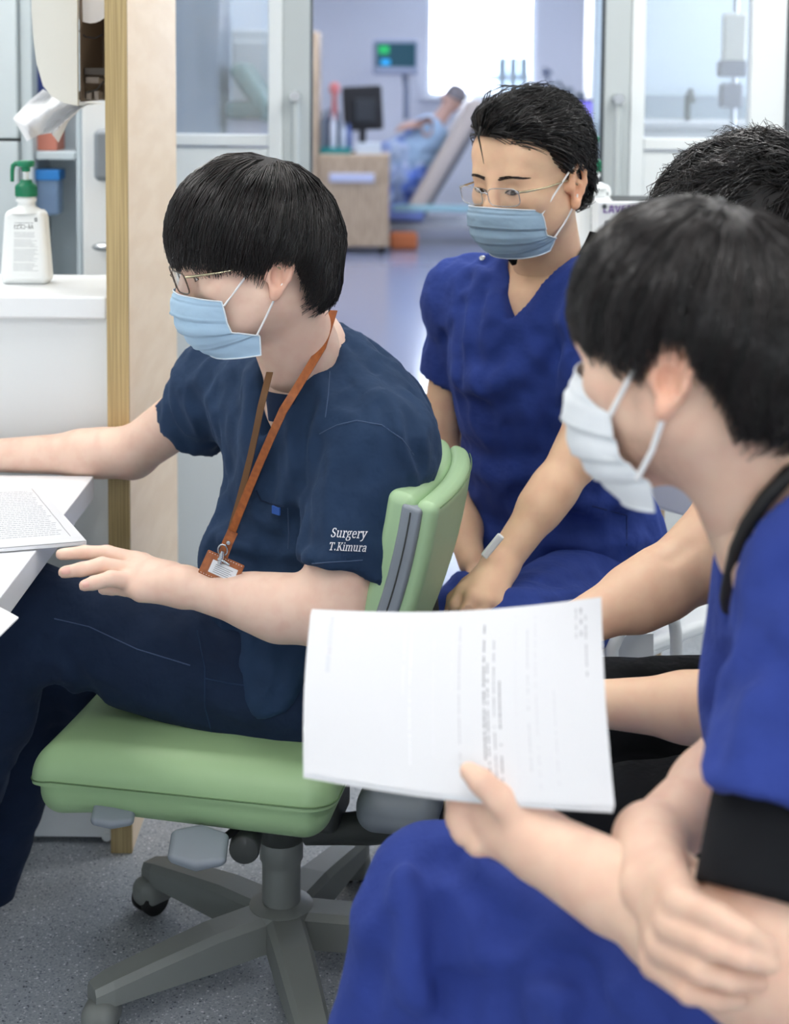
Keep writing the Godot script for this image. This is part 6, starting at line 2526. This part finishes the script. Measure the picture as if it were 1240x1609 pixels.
	f.cut(Vector3(0, 0.447, 0), Vector3.DOWN, V(0.32, 0.0, 1.65), V(0.85, 0.6, 1.1))
	var mb := MB.new()
	f.emit(mb)
	put("trousers", mb, M.cloth_c, root, "bright blue scrub trousers")
	# shirt
	b = bounds([P(1130, 880, 1.5), ns, ch, P(1200, 1290, 1.15), P(1110, 1200, 1.45), P(1400, 1500, 1.35), nb], 0.10)
	b[1].x = 0.70
	b[0].z = minf(b[0].z, -1.64)
	f = Fld.new(b[0], b[1], 0.0068)
	f.cone(P(1420, 1500, 1.40), P(1392, 1010, 1.40), 0.175, 0.165, 0.05, false, fc, 1.15)
	f.cone(ns, P(1275, 930, 1.58), 0.075, 0.07, 0.05)
	f.cone(P(1262, 850, 1.34), ns, 0.06, 0.085, 0.05)
	f.cone(P(1292, 900, 1.42), P(1290, 1100, 1.42), 0.095, 0.10, 0.05)
	f.cone(P(1290, 1100, 1.42), P(1305, 1330, 1.40), 0.10, 0.11, 0.05)
	var se := P(1226, 1268, 1.19)
	f.cone(ns, se, 0.092, 0.071, 0.04, true)
	f.ripple(noise, 0.0035, Vector3(9, 5, 9), Vector3(51, 13, 7))
	for q in [
		[[[1240, 900], [1180, 1000], [1150, 1080], [1130, 1180]], 0.012, 0.009], [[[1220, 960], [1170, 1060], [1150, 1160]], 0.010, -0.008],
		[[[1150, 960], [1130, 1040], [1115, 1110]], 0.010, 0.008], [[[1130, 1090], [1160, 1060], [1200, 1030]], 0.010, 0.008], [[[1180, 1100], [1150, 1180], [1135, 1230]], 0.011, -0.006],
		[[[1235, 1060], [1225, 1150], [1215, 1230]], 0.012, 0.005]]:
		fold(f, q[0], q[1] * 1.1, q[2] * 1.4, 0.95)
	f.cone(P(1262, 870, 1.345), P(1190, 720, 1.32), 0.088, 0.092, 0.01, false, Vector3.ZERO, 1.0, true)
	f.wedge(P(1215, 830, 1.36), fc, Vector3.UP, PackedVector2Array([Vector2(-0.07, 0.06), Vector2(-0.045, 0.0), Vector2(0.0, -0.10), Vector2(0.055, 0.0), Vector2(0.08, 0.06)]), -0.02, 0.3)
	f.cone(se + (ns - se).normalized() * 0.04, se + (se - ns).normalized() * 0.03, 0.052, 0.052, 0.003, false, Vector3.ZERO, 1.0, true)
	mb = MB.new()
	f.emit(mb)
	var shirt_c := f
	put("scrub_shirt", mb, M.cloth_c, root, "bright blue short sleeved scrub shirt")
	# black undersleeve
	b = bounds([se, P(1212, 1430, 1.155)], 0.09)
	f = Fld.new(b[0], b[1], 0.005)
	var ue := P(1208, 1418, 1.16)
	f.cone(P(1240, 1200, 1.21), ue, 0.056, 0.059, 0.02, true)
	f.ripple(noise, 0.0008, Vector3(12, 9, 12), Vector3(1, 13, 7))
	f.cone(ue + (se - ue).normalized() * 0.025, ue + (ue - se).normalized() * 0.03, 0.047, 0.047, 0.003, false, Vector3.ZERO, 1.0, true)
	mb = MB.new()
	f.emit(mb)
	put("undersleeve", mb, M.cloth_black, root, "black undershirt sleeve")
	# stethoscope tubing round the neck
	mb = MB.new()
	var st := []
	for q in [[1400, 700, 1.38], [1300, 712, 1.27], [1240, 744, 1.235], [1202, 785, 1.235], [1174, 826, 1.25], [1158, 862, 1.27], [1148, 905, 1.30], [1142, 940, 1.35], [1148, 975, 1.45]]:
		var hit := cast(shirt_c, q[0], q[1], 0.95)
		var dd: float = q[2]
		if hit != Vector3.INF and q[1] < 920:
			dd = minf(dd, -hit.z - 0.006)
		st.append(P(q[0], q[1], dd))
	mb.tube(st, [0.0066], 12)
	put("stethoscope", mb, M.rubber, root, "black stethoscope tubing round the neck")
	mb = MB.new()
	mb.rbox(Transform3D(Basis(Vector3.BACK, 0.2), P(1107, 1237, 1.40)), Vector3(0.008, 0.010, 0.006), 0.003, 2)
	put("wrist_band", mb, M.white, root, "white band at the wrist")
	# hair and mask
	build_hair(root, hx, [[Vector3(0, 0.040, -0.006), Vector3(0.092, 0.096, 0.110)], [Vector3(0, 0.015, -0.026), Vector3(0.09, 0.09, 0.104)], [Vector3(0, -0.035, -0.060), Vector3(0.074, 0.062, 0.056)]], Vector3(0, 0.03, -0.008), Vector3(0.0, 0.90, -0.42), [[-180.0, -0.072], [-150.0, -0.070], [-130.0, -0.058], [-119.0, -0.02], [-108.0, 0.006], [-92.0, 0.012], [-80.0, 0.0], [-66.0, 0.004], [-50.0, 0.012], [-20.0, 0.020], [0.0, 0.020], [20.0, 0.020], [50.0, 0.014], [66.0, 0.006], [78.0, -0.004], [86.0, 0.016], [96.0, 0.024], [108.0, 0.016], [118.0, -0.018], [129.0, -0.058], [150.0, -0.070], [180.0, -0.072]], {"seed": 13, "clumps": 700, "per": 10, "label": "straight black hair cut over the ears", "sway": 0.05, "lift": 0.004, "shade": 1.2})
	build_mask(root, hx, [[-0.004, 0.106, -0.030, 0.052, 0.062, 0.75], [-0.026, 0.122, -0.048, 0.052, 0.068, 0.72], [-0.050, 0.128, -0.066, 0.050, 0.070, 0.70], [-0.074, 0.124, -0.082, 0.046, 0.070, 0.70], [-0.098, 0.113, -0.094, 0.034, 0.068, 0.8], [-0.114, 0.098, -0.106, 0.024, 0.064, 0.9], [-0.125, 0.080, -0.130, 0.028, 0.056, 0.9]], M.mask_white, [[0.10, 0.05, 0.002], [0.33, 0.12, 0.005], [0.55, 0.12, 0.005], [0.76, 0.10, 0.004]], "white pleated mask", 9)
	var mask := root.get_node("face_mask")
	ear_loop(mask, hx, [Vector3(0.067, -0.045, 0.052), Vector3(0.075, -0.015, 0.025), Vector3(0.083, 0.015, -0.004), Vector3(0.083, 0.015, -0.014)], 0.0026)
	ear_loop(mask, hx, [Vector3(0.067, -0.1, 0.034), Vector3(0.074, -0.075, 0.012), Vector3(0.085, -0.04, -0.012), Vector3(0.082, -0.03, -0.022)], 0.0026)
	build_eyes(root, hx, hf, Vector2.ZERO)

# ---------------------------------------------------------------- the page in his hand
func build_document() -> void:
	var c := [P(490, 957, 1.54), P(945, 938, 1.40), P(966, 1268, 1.27), P(479, 1214, 1.42)]
	var mid: Vector3 = (c[0] + c[1] + c[2] + c[3]) * 0.25
	var t := thing("document_page", "printed white pages held out in one hand, text running sideways", "document", mid)
	var n: Vector3 = (c[1] - c[0]).cross(c[3] - c[0]).normalized()
	if n.z < 0:
		n = -n
	for k in 3:
		var pts := []
		for i in 15:
			for j in 21:
				var u := j / 20.0
				var w := i / 14.0
				var p: Vector3 = c[0].lerp(c[1], u).lerp(c[3].lerp(c[2], u), w)
				p += n * (-0.010 * sin(u * PI) * (1.0 - w * 0.4) + 0.006 * sin(w * PI)) - n * 0.0014 * k
				p += (c[3] - c[0]).normalized() * (0.002 * k + 0.004 * sin(u * PI)) + (c[0] - c[1]).normalized() * 0.0015 * k
				pts.append(p)
		var m := MB.new()
		m.sheet(pts, 21)
		if k == 0:
			var pm := mat(Color.WHITE, 0.6)
			pm.albedo_texture = print_texture(12, true)
			pm.backlight_enabled = true
			pm.backlight = Color(0.3, 0.3, 0.3)
			put("top_page", m, pm, t, "page of small print")
		else:
			put("page", m, M.paper, t)

# ---------------------------------------------------------------- the ward beyond the doors
func build_ward() -> void:
	var d := 12.4
	# wooden bedside unit with tall side
	var x0 := X(500, d, 300)
	var x1 := X(612, d, 300)
	var yt: float = P(560, 243, d).y
	var t := thing("bedside_cabinet", "light wood cabinet with tall side board seen through the doorway", "cabinet", V((x0 + x1) * 0.5, 0, d + 0.2))
	box_part("body", V(x0, 0.06, d + 0.5), V(x1, yt, d + 0.012), M.wood_cart, t, 0.006)
	box_part("door", V(x0 + 0.01, 0.07, d + 0.012), V(x1 - 0.01, yt - 0.22, d), M.wood_cart, t, 0.004)
	box_part("drawer", V(x0 + 0.01, yt - 0.21, d + 0.012), V(x1 - 0.01, yt - 0.01, d), M.wood_cart, t, 0.004)
	var ha := P(518, 272, d)
	var hb := P(588, 286, d)
	box_part("handle", Vector3(ha.x, hb.y, ha.z - 0.005), Vector3(hb.x, ha.y, ha.z + 0.02), mat(rgb(190, 196, 220), 0.4), t, 0.004)
	box_part("side_board", V(X(487, d), 0, d + 0.5), V(X(499, d), P(493, 50, d).y, d - 0.02), M.wood_cart, t, 0.004)
	for q in [[x0 + 0.06, d + 0.06], [x1 - 0.06, d + 0.06], [x0 + 0.06, d + 0.44], [x1 - 0.06, d + 0.44]]:
		var mm := MB.new()
		mm.tube([V(q[0], 0.0, q[1]), V(q[0], 0.062, q[1])], [0.03], 10)
		put("foot", mm, M.rubber, t)
	# things on the cabinet
	var tl := P(503, 242, d + 0.1)
	meta(box_part("folder_stack", Vector3(tl.x, yt, tl.z - 0.2), Vector3(tl.x + 0.25, yt + 0.05, tl.z), mat(rgb(20, 130, 132), 0.5)), "teal folder lying on the wood cabinet", "folder")
	meta(box_part("tissue_box", Vector3(tl.x + 0.29, yt, tl.z - 0.1), Vector3(tl.x + 0.5, yt + 0.09, tl.z), mat(rgb(196, 206, 214), 0.5)), "pale carton on the wood cabinet", "box")
	var r := RandomNumberGenerator.new()
	r.seed = 6
	var cols := [rgb(120, 130, 142), rgb(60, 70, 96), rgb(206, 212, 222), rgb(88, 98, 112), rgb(176, 186, 200), rgb(70, 92, 150)]
	for k in 6:
		var bx := tl.x + 0.02 + 0.042 * k
		var h := r.randf_range(0.1, 0.32)
		var m := MB.new()
		m.lathe(Transform3D(Basis(), Vector3(bx, yt + 0.05, tl.z - 0.08 - 0.05 * (k % 2))), [[0.0, 0.0], [0.026, 0.0], [0.026, h * 0.7], [0.012, h * 0.85], [0.012, h], [0.0, h]], 14)
		meta(put("supply_bottle", m, mat(cols[k], 0.5)), ["grey bottle among the supplies on the wood cabinet", "dark navy bottle among the supplies on the wood cabinet", "white bottle among the supplies on the wood cabinet", "charcoal bottle among the supplies on the wood cabinet", "pale blue bottle among the supplies on the wood cabinet", "blue bottle among the supplies on the wood cabinet"][k], "bottle", "bottles on the cabinet")
	# small bright things near the bed
	var og := on_y(634, 391, 0.0)
	meta(box_part("orange_bag", og + Vector3(-0.12, 0.0, -0.1), og + Vector3(0.12, 0.14, 0.1), mat(rgb(196, 112, 66), 0.7), null, 0.03), "orange bag on the floor beside the bed", "bag")
	var pk := P(526, 140, 12.86)
	var pm := MB.new()
	pm.lathe(Transform3D(Basis(), Vector3(pk.x, yt, pk.z)), [[0.0, 0.0], [0.035, 0.0], [0.03, 0.3], [0.02, pk.y - yt - 0.06], [0.05, pk.y - yt], [0.03, pk.y - yt + 0.05], [0.0, pk.y - yt + 0.06]], 14)
	meta(put("pink_vase", pm, mat(rgb(226, 140, 140), 0.6)), "slim salmon pink vase on the wood cabinet", "vase")
	build_screens()
	build_bed()
	build_outside()
	build_ward_right()

func build_screens() -> void:
	# wall mounted patient monitor
	var d := 13.6
	var c := P(622, 90, d)
	var t := thing("patient_monitor", "wall mounted patient monitor with green and blue traces", "monitor", c)
	var m := MB.new()
	m.rbox(Transform3D(Basis(), c), Vector3(0.205, 0.155, 0.05), 0.03, 3)
	put("case", m, mat(rgb(150, 160, 182), 0.5), t)
	m = MB.new()
	m.box(c + Vector3(-0.175, -0.085, 0.05), c + Vector3(0.175, 0.125, 0.054))
	var sm := mat(rgb(20, 60, 70), 0.3)
	sm.emission_enabled = true
	sm.emission = Color(0.06, 0.20, 0.26)
	sm.emission_energy_multiplier = 0.8
	put("screen", m, sm, t)
	m = MB.new()
	m.box(c + Vector3(-0.15, 0.03, 0.054), c + Vector3(-0.06, 0.10, 0.056))
	var gm := mat(rgb(30, 160, 90), 0.3)
	gm.emission_enabled = true
	gm.emission = Color(0.05, 0.55, 0.25)
	gm.emission_energy_multiplier = 0.8
	put("heart_rate_readout", m, gm, t)
	m = MB.new()
	m.box(c + Vector3(-0.13, -0.07, 0.054), c + Vector3(-0.05, -0.02, 0.056))
	var bm := mat(rgb(40, 150, 200), 0.3)
	bm.emission_enabled = true
	bm.emission = Color(0.1, 0.5, 0.75)
	bm.emission_energy_multiplier = 0.8
	put("oxygen_readout", m, bm, t)
	m = MB.new()
	m.tube([c + Vector3(0.08, -0.12, -0.03), c + Vector3(0.1, -0.28, -0.08), c + Vector3(0.1, -0.55, -0.1)], [0.03], 10)
	m.tube([c + Vector3(0.0, 0.0, -0.04), c + Vector3(0.0, 0.0, -0.9)], [0.035], 10)
	put("arm", m, mat(rgb(120, 130, 150), 0.5), t)
	# computer display seen from behind, on the cabinet
	var p := P(570, 170, 12.78)
	t = thing("computer_display", "black computer display standing on the wood cabinet", "monitor", Vector3(p.x, P(560, 243, 12.4).y, p.z))
	m = MB.new()
	m.rbox(Transform3D(Basis(Vector3.UP, 0.25) * Basis(Vector3.BACK, 0.06), p), Vector3(0.17, 0.185, 0.03), 0.025, 3)
	put("case", m, M.black, t)
	m = MB.new()
	m.rbox(Transform3D(Basis(Vector3.UP, 0.25), p + Vector3(0.02, -0.02, 0.04)), Vector3(0.09, 0.10, 0.02), 0.015, 2)
	put("rear_cover", m, mat(rgb(40, 44, 48), 0.5), t)
	m = MB.new()
	var by: float = P(560, 243, 12.4).y
	m.tube([Vector3(p.x, by + 0.01, p.z), Vector3(p.x, p.y - 0.1, p.z)], [0.03], 12)
	m.lathe(Transform3D(Basis(), Vector3(p.x, by, p.z)), [[0.0, 0.0], [0.1, 0.0], [0.09, 0.015], [0.0, 0.02]], 20)
	put("stand", m, M.black, t)

func build_bed() -> void:
	var d := 13.5
	var t := thing("hospital_bed", "hospital bed with its back section raised behind the wood cabinet", "bed", V(0.45, 0, d))
	var a := P(636, 322, d)
	var b := P(738, 150, d)
	var dir := (b - a).normalized()
	var nrm := dir.cross(Vector3(0, 0, 1)).normalized()
	if nrm.x > 0:
		nrm = -nrm
	var bs := Basis(dir, nrm, dir.cross(nrm))
	var m := MB.new()
	m.rbox(Transform3D(bs, (a + b) * 0.5 - nrm * 0.08), Vector3(a.distance_to(b) * 0.5, 0.07, 0.45), 0.05, 3)
	put("back_section", m, mat(rgb(186, 176, 168), 0.6), t)
	m = MB.new()
	m.rbox(Transform3D(bs, (a + b) * 0.5 - nrm * 0.17 + dir * 0.02), Vector3(a.distance_to(b) * 0.48, 0.02, 0.42), 0.015, 2)
	put("back_frame", m, mat(rgb(110, 112, 118), 0.5), t)
	var ys := a.y
	m = MB.new()
	m.rbox(Transform3D(Basis(), Vector3(a.x - 0.25, ys - 0.04, a.z)), Vector3(0.42, 0.07, 0.45), 0.05, 3)
	put("mattress", m, mat(rgb(120, 140, 200), 0.7), t)
	m = MB.new()
	m.box(Vector3(a.x - 0.7, ys - 0.2, a.z - 0.42), Vector3(a.x + 0.75, ys - 0.13, a.z + 0.42), 0.01)
	m.box(Vector3(a.x - 0.6, 0.14, a.z - 0.36), Vector3(a.x + 0.95, 0.2, a.z + 0.40), 0.01)
	put("frame", m, mat(rgb(150, 154, 160), 0.5), t)
	m = MB.new()
	for x in [a.x - 0.3, a.x + 0.45]:
		m.tube([Vector3(x, 0.2, a.z), Vector3(x, ys - 0.2, a.z)], [0.05], 12)
	put("lift_column", m, mat(rgb(90, 94, 100), 0.5), t)
	m = MB.new()
	m.box(Vector3(a.x - 0.1, 0.30, a.z + 0.43), Vector3(a.x + 0.75, 0.36, a.z + 0.46), 0.008)
	put("control_strip", m, mat(rgb(150, 190, 200), 0.5), t)
	for q in [[-0.55, -0.36], [-0.55, 0.36], [0.9, -0.36], [0.9, 0.36]]:
		m = MB.new()
		m.lathe(Transform3D(Basis(Vector3.BACK, PI / 2), Vector3(a.x + q[0], 0.07, a.z + q[1])), [[0.0, -0.02], [0.07, -0.02], [0.07, 0.02], [0.0, 0.02]], 18)
		m.tube([Vector3(a.x + q[0], 0.07, a.z + q[1]), Vector3(a.x + q[0], 0.15, a.z + q[1])], [0.015], 8)
		put("caster", m, M.rubber, t)
	# patient leaning on the raised back
	var pr := thing("person", "blurred person in pale gown propped up in the hospital bed", "person", a)
	var up := nrm
	var hip := a + dir * 0.12 + up * 0.12
	var chest := a.lerp(b, 0.55) + up * 0.14
	var head := P(715, 158, d) + up * 0.02
	var bd := bounds([hip, chest, head, P(640, 290, d), P(625, 205, d)], 0.2)
	var f := Fld.new(bd[0], bd[1], 0.018)
	f.cone(chest, head - dir * 0.03, 0.07, 0.06, 0.04)
	f.ell(head, Basis(), Vector3(0.085, 0.11, 0.085), 0.03)
	f.cone(head + up * 0.08 - dir * 0.02, head + up * 0.1 - dir * 0.03, 0.018, 0.02, 0.02)
	for s in [-1.0, 1.0]:
		f.cone(chest + Vector3(0, 0.05, 0.17 * s), P(672, 190, d) + Vector3(0, 0, 0.2 * s), 0.05, 0.04, 0.03)
		f.cone(P(672, 190, d) + Vector3(0, 0, 0.2 * s), P(632, 200, d) + Vector3(0, 0, 0.15 * s), 0.04, 0.03, 0.03)
		for k in 4:
			f.cone(P(630, 200, d) + Vector3(0, 0, 0.15 * s + 0.02 * (k - 1.5)), P(622, 206, d) + Vector3(0, 0, 0.15 * s + 0.022 * (k - 1.5)), 0.014, 0.012, 0.01)
	m = MB.new()
	f.emit(m)
	put("body", m, mat(rgb(196, 160, 146), 0.6), pr)
	m = MB.new()
	f = Fld.new(bd[0], bd[1], 0.018)
	f.cone(hip, chest, 0.17, 0.19, 0.05)
	f.ripple(noise, 0.02, Vector3(3, 4, 3), Vector3(1, 2, 3))
	f.emit(m)
	put("gown", m, mat(rgb(150, 178, 206), 0.7), pr)
	m = MB.new()
	m.lathe(Transform3D(Basis(Vector3.BACK, -0.5), head + dir * 0.03), [[0.1, -0.02], [0.098, 0.04], [0.075, 0.09], [0.04, 0.11], [0.0, 0.115]], 18)
	put("hair", m, mat(rgb(120, 116, 120), 0.7), pr)
	# crumpled blanket in front
	var bl := Fld.new(a + Vector3(-0.8, -0.35, -0.6), a + Vector3(0.35, 0.75, 0.6), 0.022)
	bl.cone(P(612, 300, d), P(640, 280, d), 0.2, 0.22, 0.06)
	bl.cone(P(612, 250, d), P(650, 225, d), 0.14, 0.12, 0.06)
	bl.cone(P(640, 280, d), P(668, 215, d), 0.18, 0.13, 0.06)
	bl.ripple(noise, 0.05, Vector3(4, 3.2, 4), Vector3(11, 2, 3))
	m = MB.new()
	bl.emit(m)
	var bm := mat(Color.WHITE, 0.8)
	var g := Gradient.new()
	g.offsets = PackedFloat32Array([0.0, 0.38, 0.46, 0.56, 0.64, 1.0])
	g.colors = PackedColorArray([rgb(70, 100, 190), rgb(92, 124, 206), rgb(176, 198, 226), rgb(196, 208, 222), rgb(150, 170, 196), rgb(210, 216, 226)])
	bm.albedo_texture = noise_tex(0.01, 256, g, 3, false, 4.0, 15)
	triplanar(bm, 1.3)
	meta(put("blanket", m, bm), "crumpled blue and white patterned blanket over the patient", "blanket")

func build_outside() -> void:
	# pale building across the street, seen through the window
	var d := 34.0
	var t := thing("building", "pale office building seen through the ward window", "building", V(2.5, 0, d + 3.0))
	var wm := mat(rgb(238, 236, 244), 0.8)
	var x0 := X(695, d)
	var xm := X(768, d)
	var y1: float = P(720, 27, d).y
	var y2: float = P(800, 70, d).y
	var m := MB.new()
	m.box(V(x0, -9.0, d + 6.0), V(xm, y1, d), 0.02)
	put("tower", m, wm, t)
	m = MB.new()
	m.box(V(xm, -9.0, d + 6.0), V(xm + 6.0, y2, d + 0.3), 0.02)
	put("wing", m, mat(rgb(232, 238, 242), 0.8), t)
	var gm := mat(rgb(170, 190, 206), 0.2)
	for k in 4:
		for j in 2:
			var p := P(781 + 17 * k, 108 + 28 * j, d)
			m = MB.new()
			m.box(p + Vector3(-0.09, -0.13, 0), p + Vector3(0.09, 0.13, -0.28))
			put("window", m, gm, t)
	var p2 := P(700, 48, d)
	m = MB.new()
	m.box(p2 + Vector3(-0.05, -0.12, 0), p2 + Vector3(0.12, 0.12, 0.05))
	put("sign", m, mat(rgb(176, 150, 190), 0.6), t)
	m = MB.new()
	m.box(V(-30, -9.2, 80), V(40, -9.0, 16))
	meta(put("street", m, mat(rgb(190, 190, 192), 0.9)), "pale street far below the ward window", "street", "", "structure")

func build_ward_right() -> void:
	# screen, arm and partition at the right of the doorway
	var d := 8.6
	var c := P(924, 184, d)
	var t := thing("lilac_screen", "computer screen glowing lilac at the right of the doorway", "monitor", Vector3(c.x, 0.0, c.z))
	var m := MB.new()
	m.rbox(Transform3D(Basis(), c), Vector3(0.11, 0.10, 0.018), 0.008, 2)
	put("case", m, mat(rgb(50, 50, 90), 0.5), t)
	m = MB.new()
	m.box(c + Vector3(-0.1, -0.09, 0.018), c + Vector3(0.1, 0.085, 0.02))
	var sm := mat(rgb(150, 140, 220), 0.4)
	sm.emission_enabled = true
	sm.emission = Color(0.42, 0.38, 0.85)
	sm.emission_energy_multiplier = 0.9
	put("screen", m, sm, t)
	m = MB.new()
	m.tube([c + Vector3(0, -0.09, -0.03), Vector3(c.x, 0.04, c.z - 0.03)], [0.025], 12)
	m.lathe(Transform3D(Basis(), Vector3(c.x, 0, c.z - 0.03)), [[0.0, 0.0], [0.24, 0.0], [0.22, 0.04], [0.0, 0.06]], 24)
	put("stand", m, M.light_grey, t)
	m = MB.new()
	m.rbox(Transform3D(Basis(), P(912, 150, d)), Vector3(0.025, 0.022, 0.03), 0.006, 2)
	put("camera", m, M.light_grey, t)
	# white partition board
	var q := P(936, 160, 10.5)
	meta(box_part("partition_board", Vector3(q.x - 0.03, 0, q.z - 0.4), Vector3(q.x + 0.03, 2.6, q.z), M.white), "narrow white partition board at the doorway edge", "partition")
	# examination lamp on an arm against the wall
	var e := P(858, 115, 13.8)
	t = thing("exam_lamp", "small jointed grey lamp on the ward wall beside the window", "lamp", e)
	m = MB.new()
	m.tube([P(890, 150, 14.3), P(878, 128, 14.0), P(866, 135, 13.9), P(858, 116, 13.8)], [0.016], 8)
	put("arm", m, M.light_grey, t)
	m = MB.new()
	m.lathe(Transform3D(Basis(Vector3.BACK, 0.6), e), [[0.0, 0.06], [0.03, 0.05], [0.06, -0.03], [0.0, -0.03]], 16)
	put("head", m, mat(rgb(96, 104, 124), 0.5), t)
	m = MB.new()
	m.rbox(Transform3D(Basis(), P(890, 152, 14.42)), Vector3(0.06, 0.09, 0.07), 0.01, 2)
	put("wall_mount", m, M.light_grey, t)
	# behind the right hand door: drip stand with bag, counter with tap
	var iv := P(1152, 200, 5.6)
	t = thing("drip_stand", "drip stand with hanging bag behind the right glass door", "drip stand", Vector3(iv.x, 0, iv.z))
	m = MB.new()
	m.tube([Vector3(iv.x, 0.03, iv.z), Vector3(iv.x, 1.95, iv.z)], [0.012], 10)
	m.tube([Vector3(iv.x - 0.1, 1.97, iv.z), Vector3(iv.x, 1.95, iv.z), Vector3(iv.x + 0.1, 1.97, iv.z)], [0.006], 8)
	put("pole", m, M.steel, t)
	for k in 5:
		m = MB.new()
		var aa := TAU * k / 5.0
		m.tube([Vector3(iv.x, 0.08, iv.z), Vector3(iv.x + cos(aa) * 0.28, 0.04, iv.z + sin(aa) * 0.28), Vector3(iv.x + cos(aa) * 0.28, 0.0, iv.z + sin(aa) * 0.28)], [0.013], 8)
		put("leg", m, M.steel, t)
	m = MB.new()
	var bp := P(1154, 60, 5.55)
	m.rbox(Transform3D(Basis(), bp), Vector3(0.045, 0.09, 0.014), 0.014, 3)
	put("bag", m, mat(rgb(206, 204, 190), 0.3), t)
	m = MB.new()
	m.rbox(Transform3D(Basis(), P(1150, 108, 5.55)), Vector3(0.05, 0.03, 0.03), 0.01, 2)
	m.rbox(Transform3D(Basis(), P(1148, 150, 5.55)), Vector3(0.04, 0.045, 0.03), 0.01, 2)
	put("pump", m, mat(rgb(130, 130, 136), 0.5), t)
	var cy: float = P(1080, 192, 5.9).y
	t = thing("wash_counter", "grey wash counter with a small tap behind the right glass door", "counter", V(1.15, 0, 6.2))
	box_part("body", V(0.95, 0, 6.5), V(1.7, cy - 0.03, 5.9), mat(rgb(170, 172, 170), 0.5), t, 0.006)
	box_part("top", V(0.93, cy - 0.03, 6.5), V(1.72, cy, 5.88), mat(rgb(170, 172, 170), 0.5), t, 0.006)
	m = MB.new()
	var tp := P(1080, 192, 6.1)
	m.tube([Vector3(tp.x, cy, tp.z), Vector3(tp.x, cy + 0.1, tp.z), Vector3(tp.x, cy + 0.12, tp.z + 0.06), Vector3(tp.x, cy + 0.08, tp.z + 0.1)], [0.012], 10)
	put("tap", m, M.dark_plastic, t)
	box_part("splash_board", V(1.05, cy, 6.5), V(1.5, cy + 0.1, 6.45), mat(rgb(130, 140, 146), 0.5), t, 0.004)
	# grey partition behind the right hand door
	meta(box_part("grey_screen_wall", V(0.85, 0, 6.62), V(3.4, 2.5, 6.56), mat(rgb(176, 188, 194), 0.6)), "plain grey partition behind the right glass door", "partition")
	# behind the left hand door: cabinets and a folded trolley
	t = thing("tall_locker", "grey tall locker behind the left glass door", "locker", V(-0.72, 0, 6.0))
	box_part("body", V(-1.06, 0, 6.4), V(-0.69, 2.2, 6.0), mat(rgb(120, 132, 146), 0.5), t, 0.006)
	box_part("door", V(-1.05, 0.05, 6.0), V(-0.88, 2.15, 5.985), mat(rgb(120, 132, 146), 0.5), t, 0.003)
	box_part("door", V(-0.87, 0.05, 6.0), V(-0.70, 2.15, 5.985), mat(rgb(120, 132, 146), 0.5), t, 0.003)
	t = thing("white_locker", "pale locker between grey ones behind the left glass door", "locker", V(-0.5, 0, 6.6))
	box_part("body", V(-0.70, 0, 6.9), V(-0.46, 1.62, 6.55), mat(rgb(184, 192, 194), 0.5), t, 0.006)
	box_part("door", V(-0.69, 0.05, 6.55), V(-0.47, 1.57, 6.535), mat(rgb(184, 192, 194), 0.5), t, 0.004)
	meta(box_part("grey_screen_wall", V(-3.1, 0, 7.6), V(-0.42, 2.5, 7.54), mat(rgb(168, 180, 190), 0.6)), "plain grey partition behind the left glass door", "partition")
	var tc := P(408, 150, 6.2)
	t = thing("green_chair", "dark green reclining chair behind the left glass door", "chair", Vector3(tc.x, 0, tc.z))
	m = MB.new()
	m.rbox(Transform3D(Basis(Vector3.BACK, 0.6), P(404, 145, 6.2)), Vector3(0.035, 0.13, 0.22), 0.03, 3)
	put("backrest", m, mat(rgb(92, 122, 118), 0.6), t)
	m = MB.new()
	m.rbox(Transform3D(Basis(), P(412, 172, 6.2)), Vector3(0.13, 0.035, 0.22), 0.03, 3)
	put("seat", m, mat(rgb(60, 88, 86), 0.6), t)
	var ty: float = P(412, 185, 6.2).y
	box_part("base", V(tc.x - 0.12, 0, 6.4), V(tc.x + 0.15, ty, 6.05), mat(rgb(170, 172, 186), 0.5), t, 0.01)
